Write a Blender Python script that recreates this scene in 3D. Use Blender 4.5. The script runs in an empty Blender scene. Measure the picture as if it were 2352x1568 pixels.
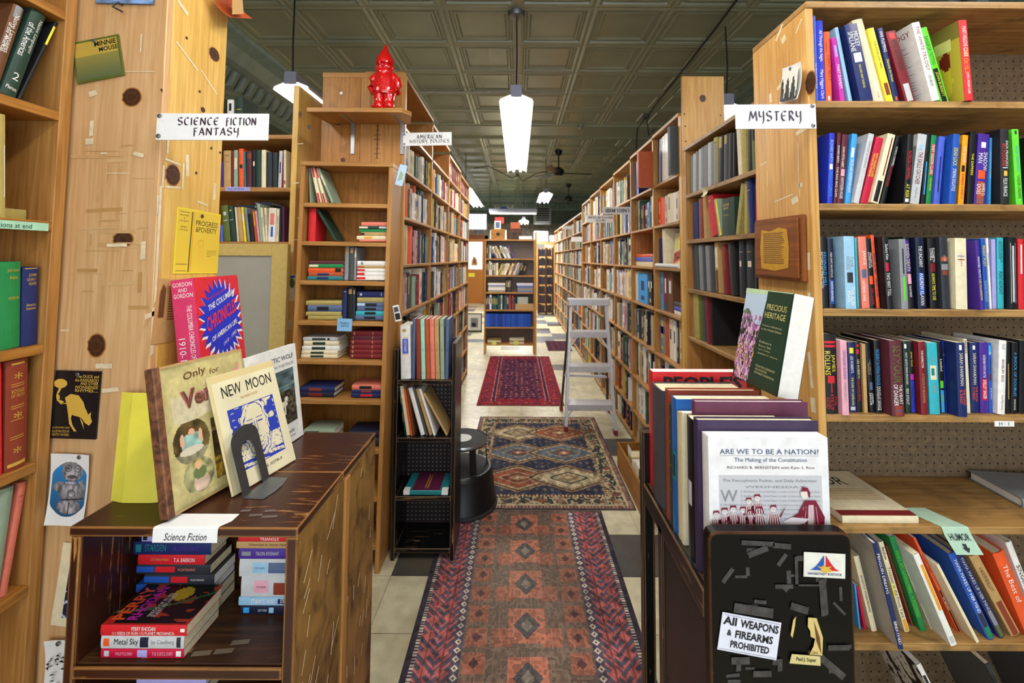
import bpy, bmesh, math, random
import numpy as np
from mathutils import Matrix, Vector
D = bpy.data
SC = bpy.context.scene
COL = SC.collection
R_ = random.Random(7)
NR = np.random.RandomState(5)
PI = math.pi
# ---------------------------------------------------------------- camera, world, daylight, exposure
FPX, TILT, ROLL, CAMZ, PPX, PPY = 1000., math.radians(3.2), math.radians(.3), 1.45, 1190., 536.
cam = D.objects.new('camera', D.cameras.new('camera')); COL.objects.link(cam)
CAM_R = Matrix.Rotation(PI/2+TILT, 4, 'X') @ Matrix.Rotation(ROLL, 4, 'Z')
cam.matrix_world = Matrix.Translation((0, 0, CAMZ)) @ CAM_R
cam.data.sensor_width = 36; cam.data.lens = FPX/2352*36
cam.data.shift_x = (1176-PPX)/2352; cam.data.shift_y = (PPY-784)/2352
cam.data.clip_start = .05; cam.data.clip_end = 60
cam.data.dof.use_dof = True; cam.data.dof.focus_distance = 1.15; cam.data.dof.aperture_fstop = 5.0
SC.camera = cam
SC.view_settings.view_transform = 'Standard'; SC.view_settings.look = 'None'
SC.view_settings.exposure = -0.12; SC.view_settings.gamma = 1
W = D.worlds.new('world'); SC.world = W; W.use_nodes = True
W.node_tree.nodes['Background'].inputs[0].default_value = (.85, .92, 1, 1)
W.node_tree.nodes['Background'].inputs[1].default_value = .9
def area_light(name, loc, rot, sx, sy, power, col):
    l = D.lights.new(name, 'AREA'); l.shape = 'RECTANGLE'; l.size = sx; l.size_y = sy; l.energy = power; l.color = col
    o = D.objects.new(name, l); COL.objects.link(o); o.location = loc; o.rotation_euler = rot
    return o
# the shop's street window, behind the camera
area_light('street_window_daylight', (0, -2.6, 1.75), (PI/2+.0, 0, 0), 5.0, 2.4, 95, (.93, .97, 1))
def ray(px, py):
    return CAM_R.to_3x3() @ Vector(((px-PPX)/FPX, (PPY-py)/FPX, -1))
def aty(px, py, y):
    d = ray(px, py); return d*(y/d.y)+Vector((0, 0, CAMZ))
def atz(px, py, z):
    d = ray(px, py); return d*((z-CAMZ)/d.z)+Vector((0, 0, CAMZ))
def atx(px, py, x):
    d = ray(px, py); return d*(x/d.x)+Vector((0, 0, CAMZ))
# ---------------------------------------------------------------- colours and materials
CN = {}
for ln in """bk|black|17171b;nv|navy blue|1d2a63;bl|blue|2456b4;rb|royal blue|2138c4;sb|sky blue|40a0e4;lb|light blue|9ac6e2;ib|ice blue|b4d2e8
tl|teal|1f7f86;aq|turquoise|38b2c0;gn|green|1e8646;dg|dark green|213d31;lm|lime green|62d62c;ol|olive green|5f6a2a;sg|sage green|98ab92;mt|mint green|a9dcc0
rd|red|d3222b;cr|crimson|c8143e;dr|dark red|7c1d24;mr|maroon|5c2330;or|orange|ee5a26;am|amber|f2a21e;yl|yellow|f4e33a;cm|cream|ece0bc;wh|white|f2f0ea
gy|grey|8b8d90;lg|light grey|c9cacb;dy|dark grey|4a4c50;br|brown|6b4428;tn|tan|c09a62;pk|pink|e8a8b8;sp|salmon|e8806c;mg|magenta|c42ca8;pu|purple|4a2c92;lv|lavender|a9a4dc
bv|violet blue|4e62cc;sl|slate blue|56688c;cb|charcoal|2c2f36;kh|khaki|b0a05a;ch|chestnut brown|8c3a26;pl|plum|5c2a52;gd|gold|d8b048;dn|dark navy|161d38;rs|rust|b4532c""".replace('\n', ';').split(';'):
    a, b, c = ln.split('|'); CN[a] = (b, c)
def lin(h):
    h = CN[h][1] if h in CN else h
    v = [int(h[i:i+2], 16)/255 for i in (0, 2, 4)]
    return tuple(x/12.92 if x <= .04045 else ((x+.055)/1.055)**2.4 for x in v)
MATS = {}
class NT:
    def __init__(s, name):
        s.m = D.materials.new(name); s.m.use_nodes = True; s.t = s.m.node_tree
        s.b = s.t.nodes['Principled BSDF']
    def n(s, k, **kw):
        x = s.t.nodes.new('ShaderNode'+k)
        for a, v in kw.items():
            if a.startswith('i_'):
                key = a[2:]; key = int(key) if key.isdigit() else key.replace('_', ' ')
                x.inputs[key].default_value = v
            else: setattr(x, a, v)
        return x
    def l(s, a, b): s.t.links.new(a, b)
    def ramp(s, fac, stops):
        r = s.n('ValToRGB'); e = r.color_ramp.elements
        while len(e) < len(stops): e.new(.5)
        for k, (p, c) in enumerate(stops):
            e[k].position = p; e[k].color = (*c, 1)
        s.l(fac, r.inputs[0]); return r.outputs[0]
    def mix(s, fac, a, b, mode='MIX'):
        x = s.n('Mix', data_type='RGBA', blend_type=mode)
        for v, i in ((fac, 0), (a, 6), (b, 7)):
            if hasattr(v, 'is_linked') or hasattr(v, 'links'): s.l(v, x.inputs[i])
            else: x.inputs[i].default_value = v if i == 0 else (*v, 1)
        return x.outputs[2]
def plain(name, hexc, rough=.5, spec=.5, metal=0, var=.12, nscale=30., coat=0):
    q = NT(name); c = lin(hexc)
    if var:
        nz = q.n('TexNoise', i_Scale=nscale, i_Detail=3.)
        tc = q.n('TexCoord'); q.l(tc.outputs['Object'], nz.inputs[0])
        out = q.ramp(nz.outputs[0], [(.3, tuple(x*(1-var) for x in c)), (.7, tuple(min(1, x*(1+var*.6)+.002) for x in c))])
        q.l(out, q.b.inputs['Base Color'])
    else: q.b.inputs['Base Color'].default_value = (*c, 1)
    q.b.inputs['Roughness'].default_value = rough; q.b.inputs['Metallic'].default_value = metal
    q.b.inputs['Specular IOR Level'].default_value = spec; q.b.inputs['Coat Weight'].default_value = coat
    return q.m
def wood(name, dark, mid, light, rough=.45, gx=1.2, gy=26., stain=0., tint=.25):
    q = NT(name)
    uv = q.n('UVMap'); mp = q.n('Mapping'); mp.inputs['Scale'].default_value = (gx, gy, 1); q.l(uv.outputs[0], mp.inputs[0])
    n1 = q.n('TexNoise', i_Scale=3., i_Detail=7., i_Roughness=.6, i_Distortion=.8); q.l(mp.outputs[0], n1.inputs[0])
    c1 = q.ramp(n1.outputs[0], [(.28, lin(dark)), (.5, lin(mid)), (.72, lin(light))])
    n2 = q.n('TexNoise', i_Scale=3.2, i_Detail=4.); q.l(uv.outputs[0], n2.inputs[0])
    c2 = q.mix(tint, c1, q.ramp(n2.outputs[0], [(.3, lin(dark)), (.62, lin(light))]))
    if stain:
        n3 = q.n('TexNoise', i_Scale=9., i_Detail=5., i_Distortion=1.5); q.l(uv.outputs[0], n3.inputs[0])
        f = q.ramp(n3.outputs[0], [(.5, (0, 0, 0)), (.72, (stain,)*3)])
        c2 = q.mix(f, c2, lin('2a1a0c'))
    q.l(c2, q.b.inputs['Base Color']); q.b.inputs['Roughness'].default_value = rough
    q.b.inputs['Specular IOR Level'].default_value = .35
    bp = q.n('Bump', i_Strength=.12, i_Distance=.001); q.l(n1.outputs[0], bp.inputs['Height']); q.l(bp.outputs[0], q.b.inputs['Normal'])
    return q.m
def worn(name, paint, under, rough=.35, amount=.5, radius=.006, streak=30., spec=.4, edge=4.):
    """paint scuffed through to what lies under it along edges and in scratches"""
    q = NT(name)
    uv = q.n('UVMap'); mp = q.n('Mapping'); mp.inputs['Scale'].default_value = (2., streak, 1); q.l(uv.outputs[0], mp.inputs[0])
    n1 = q.n('TexNoise', i_Scale=4., i_Detail=8., i_Roughness=.65); q.l(mp.outputs[0], n1.inputs[0])
    n2 = q.n('TexNoise', i_Scale=6., i_Detail=5.); q.l(uv.outputs[0], n2.inputs[0])
    bv = q.n('Bevel', samples=4); bv.inputs['Radius'].default_value = radius
    ge = q.n('NewGeometry'); dt = q.n('VectorMath', operation='DOT_PRODUCT'); q.l(bv.outputs[0], dt.inputs[0]); q.l(ge.outputs['Normal'], dt.inputs[1])
    e = q.n('Math', operation='SUBTRACT'); e.inputs[0].default_value = 1.; q.l(dt.outputs['Value'], e.inputs[1])
    em = q.n('Math', operation='MULTIPLY_ADD'); q.l(e.outputs[0], em.inputs[0]); em.inputs[1].default_value = edge; q.l(n1.outputs[0], em.inputs[2])
    ad = q.n('Math', operation='MULTIPLY_ADD'); q.l(n2.outputs[0], ad.inputs[0]); ad.inputs[1].default_value = .5; q.l(em.outputs[0], ad.inputs[2])
    t = .98-.25*amount
    f = q.ramp(ad.outputs[0], [(t, (0, 0, 0)), (min(1, t+.05), (1, 1, 1))])
    n4 = q.n('TexNoise', i_Scale=2.6, i_Detail=3.); q.l(uv.outputs[0], n4.inputs[0])
    pc = q.ramp(n4.outputs[0], [(.35, tuple(x*.45 for x in lin(paint))), (.68, tuple(x*1.5 for x in lin(paint)))])
    q.b.inputs['Specular IOR Level'].default_value = spec
    q.l(q.mix(f, pc, lin(under)), q.b.inputs['Base Color'])
    q.b.inputs['Roughness'].default_value = rough
    return q.m
def vcol(name, rough=.6, spec=.4):
    q = NT(name); a = q.n('VertexColor', layer_name='Col'); q.l(a.outputs[0], q.b.inputs['Base Color'])
    q.b.inputs['Roughness'].default_value = rough; q.b.inputs['Specular IOR Level'].default_value = spec
    return q.m
def emis(name, col, s):
    q = NT(name); q.b.inputs['Base Color'].default_value = (*col, 1); q.b.inputs['Emission Color'].default_value = (*col, 1)
    q.b.inputs['Emission Strength'].default_value = s; return q.m
def pegboard():
    q = NT('pegboard'); tc = q.n('TexCoord'); sx = q.n('SeparateXYZ'); q.l(tc.outputs['Object'], sx.inputs[0])
    def cell(o):
        a = q.n('Math', operation='MULTIPLY', i_1=1/.0254); q.l(o, a.inputs[0])
        b = q.n('Math', operation='FRACT'); q.l(a.outputs[0], b.inputs[0])
        c = q.n('Math', operation='SUBTRACT', i_1=.5); q.l(b.outputs[0], c.inputs[0])
        d = q.n('Math', operation='POWER', i_1=2.); q.l(c.outputs[0], d.inputs[0])
        return d.outputs[0]
    s = q.n('Math', operation='ADD'); q.l(cell(sx.outputs[0]), s.inputs[0]); q.l(cell(sx.outputs[2]), s.inputs[1])
    nz = q.n('TexNoise', i_Scale=60., i_Detail=3.); q.l(tc.outputs['Object'], nz.inputs[0])
    base = q.ramp(nz.outputs[0], [(.3, lin('62503a')), (.7, lin('7a6448'))])
    f = q.ramp(s.outputs[0], [(.010, (0, 0, 0)), (.014, (1, 1, 1))])
    q.l(q.mix(f, lin('0c0805'), base), q.b.inputs['Base Color']); q.b.inputs['Roughness'].default_value = .7
    return q.m
def pegwhite():
    q = NT('dark_pegboard'); tc = q.n('TexCoord'); sx = q.n('SeparateXYZ'); q.l(tc.outputs['Object'], sx.inputs[0])
    def cell(o):
        a = q.n('Math', operation='MULTIPLY', i_1=1/.021); q.l(o, a.inputs[0])
        b = q.n('Math', operation='FRACT'); q.l(a.outputs[0], b.inputs[0])
        c = q.n('Math', operation='SUBTRACT', i_1=.5); q.l(b.outputs[0], c.inputs[0])
        d = q.n('Math', operation='POWER', i_1=2.); q.l(c.outputs[0], d.inputs[0])
        return d.outputs[0]
    s = q.n('Math', operation='ADD'); q.l(cell(sx.outputs[0]), s.inputs[0]); q.l(cell(sx.outputs[2]), s.inputs[1])
    f = q.ramp(s.outputs[0], [(.016, (0, 0, 0)), (.022, (1, 1, 1))])
    q.l(q.mix(f, lin('a8a4a0'), lin('2a2022')), q.b.inputs['Base Color']); q.b.inputs['Roughness'].default_value = .6
    return q.m
def floor_mat():
    q = NT('vinyl_tiles'); a = q.n('VertexColor', layer_name='Col'); tc = q.n('TexCoord')
    nz = q.n('TexNoise', i_Scale=14., i_Detail=6.); q.l(tc.outputs['Object'], nz.inputs[0])
    c = q.mix(.55, a.outputs[0], q.ramp(nz.outputs[0], [(.25, (.45, .40, .31)), (.6, (1, 1, .97))]), 'MULTIPLY')
    n2 = q.n('TexNoise', i_Scale=2.3, i_Detail=6., i_Distortion=1.); q.l(tc.outputs['Object'], n2.inputs[0])
    c = q.mix(q.ramp(n2.outputs[0], [(.45, (0, 0, 0)), (.75, (.5,)*3)]), c, lin('7a6a4c'))
    q.l(c, q.b.inputs['Base Color']); q.b.inputs['Roughness'].default_value = .34
    return q.m
def rockwall():
    q = NT('dark_stone'); tc = q.n('TexCoord')
    nz = q.n('TexVoronoi', i_Scale=7.); q.l(tc.outputs['Object'], nz.inputs[0])
    n2 = q.n('TexNoise', i_Scale=12., i_Detail=6.); q.l(tc.outputs['Object'], n2.inputs[0])
    c = q.mix(.6, q.ramp(nz.outputs[0], [(0, lin('b0a698')), (.7, lin('6e665e'))]), q.ramp(n2.outputs[0], [(.3, lin('5a5450')), (.7, lin('a89c90'))]))
    q.l(c, q.b.inputs['Base Color']); q.b.inputs['Roughness'].default_value = .85
    return q.m
def marble_page(name, a, b, sc=8.):
    q = NT(name); tc = q.n('TexCoord'); nz = q.n('TexNoise', i_Scale=sc, i_Detail=6., i_Distortion=1.2); q.l(tc.outputs['Object'], nz.inputs[0])
    q.l(q.ramp(nz.outputs[0], [(.35, lin(a)), (.65, lin(b))]), q.b.inputs['Base Color']); q.b.inputs['Roughness'].default_value = .55
    return q.m
SPECIAL = {
    'pine': lambda: wood('pine', 'a87434', 'cb9850', 'deb26e', .42),
    'pine_yellow': lambda: wood('pine_yellow', 'bc8a3a', 'd9ab54', 'eac878', .4),
    'pine_pale': lambda: wood('pine_pale', 'b58752', 'cda06c', 'deb98a', .45),
    'pine_orange': lambda: wood('pine_orange', '875a28', 'b07a3c', 'c6965a', .42),
    'pine_worn': lambda: wood('pine_worn', '74522a', 'a0763f', 'c29a60', .5, stain=.5),
    'fir': lambda: wood('fir', '7c4c1c', 'a56c2c', 'bd863e', .42, stain=.3),
    'dark_wood': lambda: worn('dark_wood', '3a1c11', 'b07a40', .3, .4, .005),
    'cabinet_side': lambda: wood('cabinet_side', '1c120a', '6e4c22', 'a8803f', .4, gx=3, gy=18., stain=1., tint=.6),
    'cabinet_inner': lambda: wood('cabinet_inner', '160a06', '3c2012', '6a4420', .4, stain=.6),
    'black_wood': lambda: worn('black_wood', '101013', '8a6a48', .28, .42, .004),
    'black_panel': lambda: worn('black_panel', '070504', '6a4428', .34, .2, .004, 8., .18),
    'pegboard': pegboard, 'dark_pegboard': pegwhite, 'vinyl_tiles': floor_mat, 'dark_stone': rockwall,
    'picture': lambda: vcol('picture', .45), 'woven_wool': lambda: vcol('woven_wool', .95, .1), 'book_cloth': lambda: vcol('book_cloth', .6),
    'tin_paint': lambda: plain('tin_paint', '8c917a', .3, .5, 0, .1, 3.),
    'cove_paint': lambda: plain('cove_paint', '74877f', .4, .5, 0, .2, 9.),
    'wall_green': lambda: plain('wall_green', '5a6258', .6, .4, 0, .2, 3.),
    'pages': lambda: plain('pages', 'e6d8b4', .8, .2, 0, .12, 90.),
    'pages_white': lambda: plain('pages_white', 'eeebe4', .8, .2, 0, .06, 90.),
    'paper': lambda: plain('paper', 'eeeeec', .7, .3, 0, .04),
    'tape': lambda: plain('tape', 'e4d4b0', .3, .5, 0, .15, 60.),
    'tape_clear': lambda: plain('tape_clear', '3c3a3c', .18, .6, 0, .5, 70.),
    'tape_brown': lambda: plain('tape_brown', 'b58a44', .35, .5, 0, .2, 60.),
    'knot': lambda: plain('knot', '46260f', .5, .4, 0, .4, 120.),
    'knot_ring': lambda: plain('knot_ring', 'b8803c', .5, .4, 0, .2, 60.),
    'steel': lambda: plain('steel', 'aeb2b6', .32, .5, .9, .08),
    'grey_steel': lambda: plain('grey_steel', '77797b', .4, .5, .7, .1),
    'dark_steel': lambda: plain('dark_steel', '4c4c4c', .45, .5, .5, .1),
    'aluminium': lambda: plain('aluminium', 'dcdce2', .38, .5, .4, .08),
    'black_enamel': lambda: plain('black_enamel', '131316', .38, .4, 0, .1, coat=0),
    'black_rubber': lambda: plain('black_rubber', '3a3a3a', .7, .3, 0, .3, 80.),
    'red_rubber': lambda: plain('red_rubber', '8a2a2a', .6),
    'gnome_red': lambda: plain('gnome_red', 'd8090c', .12, .6, 0, 0, coat=1.),
    'white_enamel': lambda: plain('white_enamel', 'f4f4f4', .35, .5, 0, 0),
    'lamp_plate': lambda: plain('lamp_plate', 'a9adc6', .45, .5, 0, .05),
    'tube_glow': lambda: emis('tube_glow', (1, .97, .93), 22.),
    'exit_glow': lambda: emis('exit_glow', (1, .06, .06), 1.5),
    'window_glow': lambda: emis('window_glow', (.85, .9, 1), 1.6),
    'grey_paint': lambda: plain('grey_paint', '9c988c', .6, .3, 0, .06, 8.),
    'yellow_card': lambda: plain('yellow_card', 'd8ce48', .5, .3, 0, .05),
    'cable': lambda: plain('cable', '1c1c1c', .5, .4, 0, 0),
    'bare_tin': lambda: plain('bare_tin', '97988e', .35, .5, .3, .2),
    'old_leather': lambda: marble_page('old_leather', '4a2a1c', '8a5a38', 40.),
    'rust_brown': lambda: wood('rust_brown', '5a2c10', '7a4218', '9a5a24', .4),
    'black_net': lambda: plain('black_net', '0c0c0c', .7),
}
def mat(k):
    if k in MATS: return MATS[k]
    if k in SPECIAL: m = SPECIAL[k]()
    elif k[1] == ':':      # p: printed paper jacket, h: book cloth, l: ink
        kind, c = k.split(':')
        m = plain({'p': 'glossy_cover_', 'h': 'cloth_cover_', 'l': 'ink_'}[kind]+c, c, {'p': .32, 'h': .6, 'l': .5}[kind], .4, 0, 0 if kind == 'l' else .1, 45.)
    MATS[k] = m; return m
# ---------------------------------------------------------------- mesh builder
class MB:
    def __init__(s): s.v = []; s.f = []; s.m = []; s.uv = []; s.k = []; s.c = None
    def add(s, vs, fs, m, uvs=None, col=None, T=None):
        o = len(s.v)
        s.v += [tuple(T @ Vector(p)) for p in vs] if T is not None else [tuple(p) for p in vs]
        if m not in s.k: s.k.append(m)
        i = s.k.index(m)
        for j, f in enumerate(fs):
            s.f.append(tuple(o+x for x in f)); s.m.append(i)
            s.uv.append(uvs[j] if uvs else [(vs[x][0], vs[x][2] if len(vs[x]) > 2 else 0) for x in f])
            if col is not None or s.c is not None:
                if s.c is None: s.c = [(1, 1, 1)]*(len(s.f)-1)
                s.c.append(col or (1, 1, 1))
        return s
    def box(s, a, b, m, T=None, grain=None, col=None, skip=''):
        d = [abs(b[i]-a[i]) for i in range(3)]
        g = grain if grain is not None else d.index(max(d))
        vs = [(x, y, z) for x in (a[0], b[0]) for y in (a[1], b[1]) for z in (a[2], b[2])]
        F = {'x': (0, 1, 3, 2), 'X': (4, 6, 7, 5), 'y': (0, 4, 5, 1), 'Y': (2, 3, 7, 6), 'z': (0, 2, 6, 4), 'Z': (1, 5, 7, 3)}
        ou, ov = R_.random()*9, R_.random()*9
        fs, us = [], []
        for k, f in F.items():
            if k in skip: continue
            ax = 'xyz'.index(k.lower()); o2 = [i for i in range(3) if i != ax]
            u, w = (g, [i for i in o2 if i != g][0]) if g in o2 else (o2[0], o2[1])
            fs.append(f); us.append([(vs[q][u]+ou, vs[q][w]+ov) for q in f])
        return s.add(vs, fs, m, us, col, T)
    def quad(s, p, m, col=None, T=None):
        p = [Vector(x) for x in p]; L1 = (p[1]-p[0]).length; L2 = (p[-1]-p[0]).length
        return s.add(p, [tuple(range(len(p)))], m, [[(0, 0), (L1, 0), (L1, L2), (0, L2)][:len(p)] if len(p) <= 4 else [(q.x, q.z) for q in p]], col, T)
    def rings(s, rings, m, cap=True, T=None, close=True, col=None):
        n = len(rings[0]); vs = [p for r in rings for p in r]; fs = []
        for i in range(len(rings)-1):
            for j in range(n if close else n-1):
                k = (j+1) % n; fs.append((i*n+j, i*n+k, (i+1)*n+k, (i+1)*n+j))
        if cap: fs += [tuple(reversed(range(n))), tuple((len(rings)-1)*n+j for j in range(n))]
        return s.add(vs, fs, m, None, col, T)
    def lathe(s, prof, m, n=24, T=None, cap=True):
        return s.rings([[(r*math.cos(2*PI*j/n), r*math.sin(2*PI*j/n), z) for j in range(n)] for r, z in prof], m, cap, T)
    def tube(s, pts, r, m, n=8, T=None):
        pts = [Vector(p) for p in pts]; rs = r if isinstance(r, (list, tuple)) else [r]*len(pts); out = []
        for i, p in enumerate(pts):
            t = (pts[min(i+1, len(pts)-1)]-pts[max(i-1, 0)]).normalized()
            a = Vector((0, 0, 1)) if abs(t.z) < .9 else Vector((1, 0, 0))
            x = t.cross(a).normalized(); y = t.cross(x)
            out.append([p+x*rs[i]*math.cos(2*PI*j/n)+y*rs[i]*math.sin(2*PI*j/n) for j in range(n)])
        return s.rings(out, m, True, T)
    def prism(s, poly, ax, a, b, m, T=None):
        """poly in the two axes other than ax, extruded from a to b"""
        def P(u, v, w): return {0: (w, u, v), 1: (u, w, v), 2: (u, v, w)}[ax]
        return s.rings([[P(u, v, a) for u, v in poly], [P(u, v, b) for u, v in poly]], m, True, T)
    def ball(s, c, r, m, n=16, k=10, T=None):
        r = r if isinstance(r, tuple) else (r, r, r)
        return s.rings([[(c[0]+r[0]*math.sin(PI*i/k+1e-3)*math.cos(2*PI*j/n), c[1]+r[1]*math.sin(PI*i/k+1e-3)*math.sin(2*PI*j/n), c[2]-r[2]*math.cos(PI*i/k)) for j in range(n)] for i in range(k+1)], m, True, T)
    def text(s, t, o, u, v, m, lift=.0004, bold=0., keep=True, f=None):
        """lay lettering in the rectangle o + u*[0,1] + v*[0,1]"""
        V, F, w, h = glyphs(t, bold); o, u, v = Vector(o), Vector(u), Vector(v); n = u.cross(v).normalized()*lift
        sx, sy = u.length/w, v.length/h
        kx = ky = 1.
        if keep:
            if sx > 1.25*sy: kx = 1.25*sy/sx
            if sy > 1.9*sx: ky = 1.9*sx/sy
        vs = [o+u*(.5+(x/w-.5)*kx)+v*(.5+(y/h-.5)*ky)+n for x, y in V]
        if f: vs = [f(p) for p in vs]
        return s.add(vs, F, m)
    def strokes(s, segs, o, u, v, m, nib=.1, ang=.6, lift=.0006):
        """broad-nib pen lettering; segs in unit boxes"""
        o, u, v = Vector(o), Vector(u), Vector(v); n = u.cross(v).normalized()*lift
        a = (math.cos(ang)*nib/2, math.sin(ang)*nib/2)
        asp = u.length/v.length
        for k, pl in enumerate(segs):
            for i in range(len(pl)-1):
                (x0, y0), (x1, y1) = pl[i], pl[i+1]
                q = [(x0-a[0]/asp, y0-a[1]), (x0+a[0]/asp, y0+a[1]), (x1+a[0]/asp, y1+a[1]), (x1-a[0]/asp, y1-a[1])]
                th = nib*.18
                dx, dy = (x1-x0)*asp, y1-y0; L = math.hypot(dx, dy) or 1
                if abs(dx*a[1]-dy*a[0])/L < th/2:      # along the nib: hairline
                    px, py = -dy/L*th/2, dx/L*th/2
                    q = [(x0-px/asp, y0-py), (x0+px/asp, y0+py), (x1+px/asp, y1+py), (x1-px/asp, y1-py)]
                s.add([o+u*x+v*y+n*(1+.02*(i+3*k)) for x, y in q], [(0, 1, 2, 3)], m)
        return s
    def build(s, name, parent=None, bevel=0., smooth=False):
        me = D.meshes.new(name); me.from_pydata(s.v, [], s.f)
        for k in s.k: me.materials.append(mat(k))
        me.polygons.foreach_set('material_index', s.m)
        uv = me.uv_layers.new(name='UVMap'); uv.data.foreach_set('uv', [c for f in s.uv for p in f for c in p])
        if s.c:
            a = me.color_attributes.new('Col', 'FLOAT_COLOR', 'CORNER')
            a.data.foreach_set('color', [x for f, c in zip(s.f, s.c) for _ in f for x in (*c, 1)])
        bm = bmesh.new(); bm.from_mesh(me); bmesh.ops.recalc_face_normals(bm, faces=bm.faces[:]); bm.to_mesh(me); bm.free()
        if smooth:
            me.polygons.foreach_set('use_smooth', [True]*len(me.polygons))
            me.set_sharp_from_angle(angle=math.radians(40))
        o = D.objects.new(name, me); COL.objects.link(o)
        if parent: o.parent = parent
        if bevel:
            b = o.modifiers.new('bevel', 'BEVEL'); b.width = bevel; b.segments = 1; b.limit_method = 'ANGLE'
        return o
GL = {}
def glyphs(t, bold=0.):
    if (t, bold) in GL: return GL[(t, bold)]
    cu = D.curves.new('lettering', 'FONT'); cu.body = t; cu.resolution_u = 2; cu.offset = bold; cu.fill_mode = 'FRONT'
    cu.space_line = .85; cu.align_x = 'CENTER'
    ob = D.objects.new('lettering', cu); me = ob.to_mesh()
    V = [(p.co.x, p.co.y) for p in me.vertices]; F = [tuple(p.vertices) for p in me.polygons]
    ob.to_mesh_clear(); D.objects.remove(ob); D.curves.remove(cu)
    x0 = min(p[0] for p in V); x1 = max(p[0] for p in V); y0 = min(p[1] for p in V); y1 = max(p[1] for p in V)
    r = ([(x-x0, y-y0) for x, y in V], F, x1-x0, y1-y0); GL[(t, bold)] = r; return r
def thing(name, label, cat, M=None, group=None):
    o = D.objects.new(name, None); COL.objects.link(o); o.empty_display_size = .02
    o['label'] = label; o['category'] = cat
    if group: o['group'] = group
    if M is not None:
        l, r, sc = (M if isinstance(M, Matrix) else Matrix.Translation(M)).decompose()
        o.location = l; o.rotation_euler = r.to_euler()
    return o
def tag(o, label, cat, group=None):
    o['label'] = label; o['category'] = cat
    if group: o['group'] = group
    return o
def struct(o): o['kind'] = 'structure'; return o
def lab(o, t): o['label'] = t; return o
def frame(o, u, v):
    """matrix with x along u, y along v, z out of the face"""
    o, u, v = Vector(o), Vector(u).normalized(), Vector(v); w = u.cross(v).normalized(); v = w.cross(u)
    return Matrix(((u.x, v.x, w.x, o.x), (u.y, v.y, w.y, o.y), (u.z, v.z, w.z, o.z), (0, 0, 0, 1)))
def paint(name, o, u, v, nx, ny, fn, parent=None, m='picture', lift=.0005):
    """a printed picture: fn(U,V)->rgb arrays (V up) on an nx x ny grid over the rectangle"""
    U, V = np.meshgrid((np.arange(nx)+.5)/nx, (np.arange(ny)+.5)/ny)
    rgb = np.clip(fn(U, V), 0, 1).reshape(-1, 3)
    rgb = np.where(rgb <= .04045, rgb/12.92, ((rgb+.055)/1.055)**2.4)
    o, u, v = np.array(Vector(o)), np.array(Vector(u)), np.array(Vector(v)); n = np.cross(u, v); n = n/np.linalg.norm(n)*lift
    gx, gy = np.meshgrid(np.arange(nx+1)/nx, np.arange(ny+1)/ny)
    P = o+n+gx.reshape(-1, 1)*u+gy.reshape(-1, 1)*v
    i, j = np.meshgrid(np.arange(nx), np.arange(ny)); a = (j*(nx+1)+i).reshape(-1)
    F = np.stack([a, a+1, a+nx+2, a+nx+1], 1)
    me = D.meshes.new(name); me.from_pydata(P.tolist(), [], F.tolist()); me.materials.append(mat(m))
    c = me.color_attributes.new('Col', 'FLOAT_COLOR', 'CORNER')
    c.data.foreach_set('color', np.repeat(np.concatenate([rgb, np.ones((len(rgb), 1))], 1), 4, axis=0).reshape(-1).astype(np.float32))
    ob = D.objects.new(name, me); COL.objects.link(ob)
    if parent: ob.parent = parent
    return ob
def H(*hs): return [np.array([int(h[i:i+2], 16)/255 for i in (0, 2, 4)]) for h in hs]
def sel(*pairs):
    """pairs of (mask, colour); later ones paint over earlier ones"""
    out = None
    for mk, c in pairs:
        mk = np.asarray(mk)[..., None]; c = np.asarray(c)
        out = np.ones(mk.shape[:-1]+(3,))*c if out is None else np.where(mk, c, out)
    return out
def vnoise(U, V, s, seed=0):
    r = np.random.RandomState(seed); g = r.rand(64, 64)
    x, y = U*s, V*s; i, j = np.floor(x).astype(int), np.floor(y).astype(int); fx, fy = x-i, y-j
    fx, fy = fx*fx*(3-2*fx), fy*fy*(3-2*fy)
    G = lambda a, b: g[a % 64, b % 64]
    return (G(i, j)*(1-fx)+G(i+1, j)*fx)*(1-fy)+(G(i, j+1)*(1-fx)+G(i+1, j+1)*fx)*fy
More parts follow.
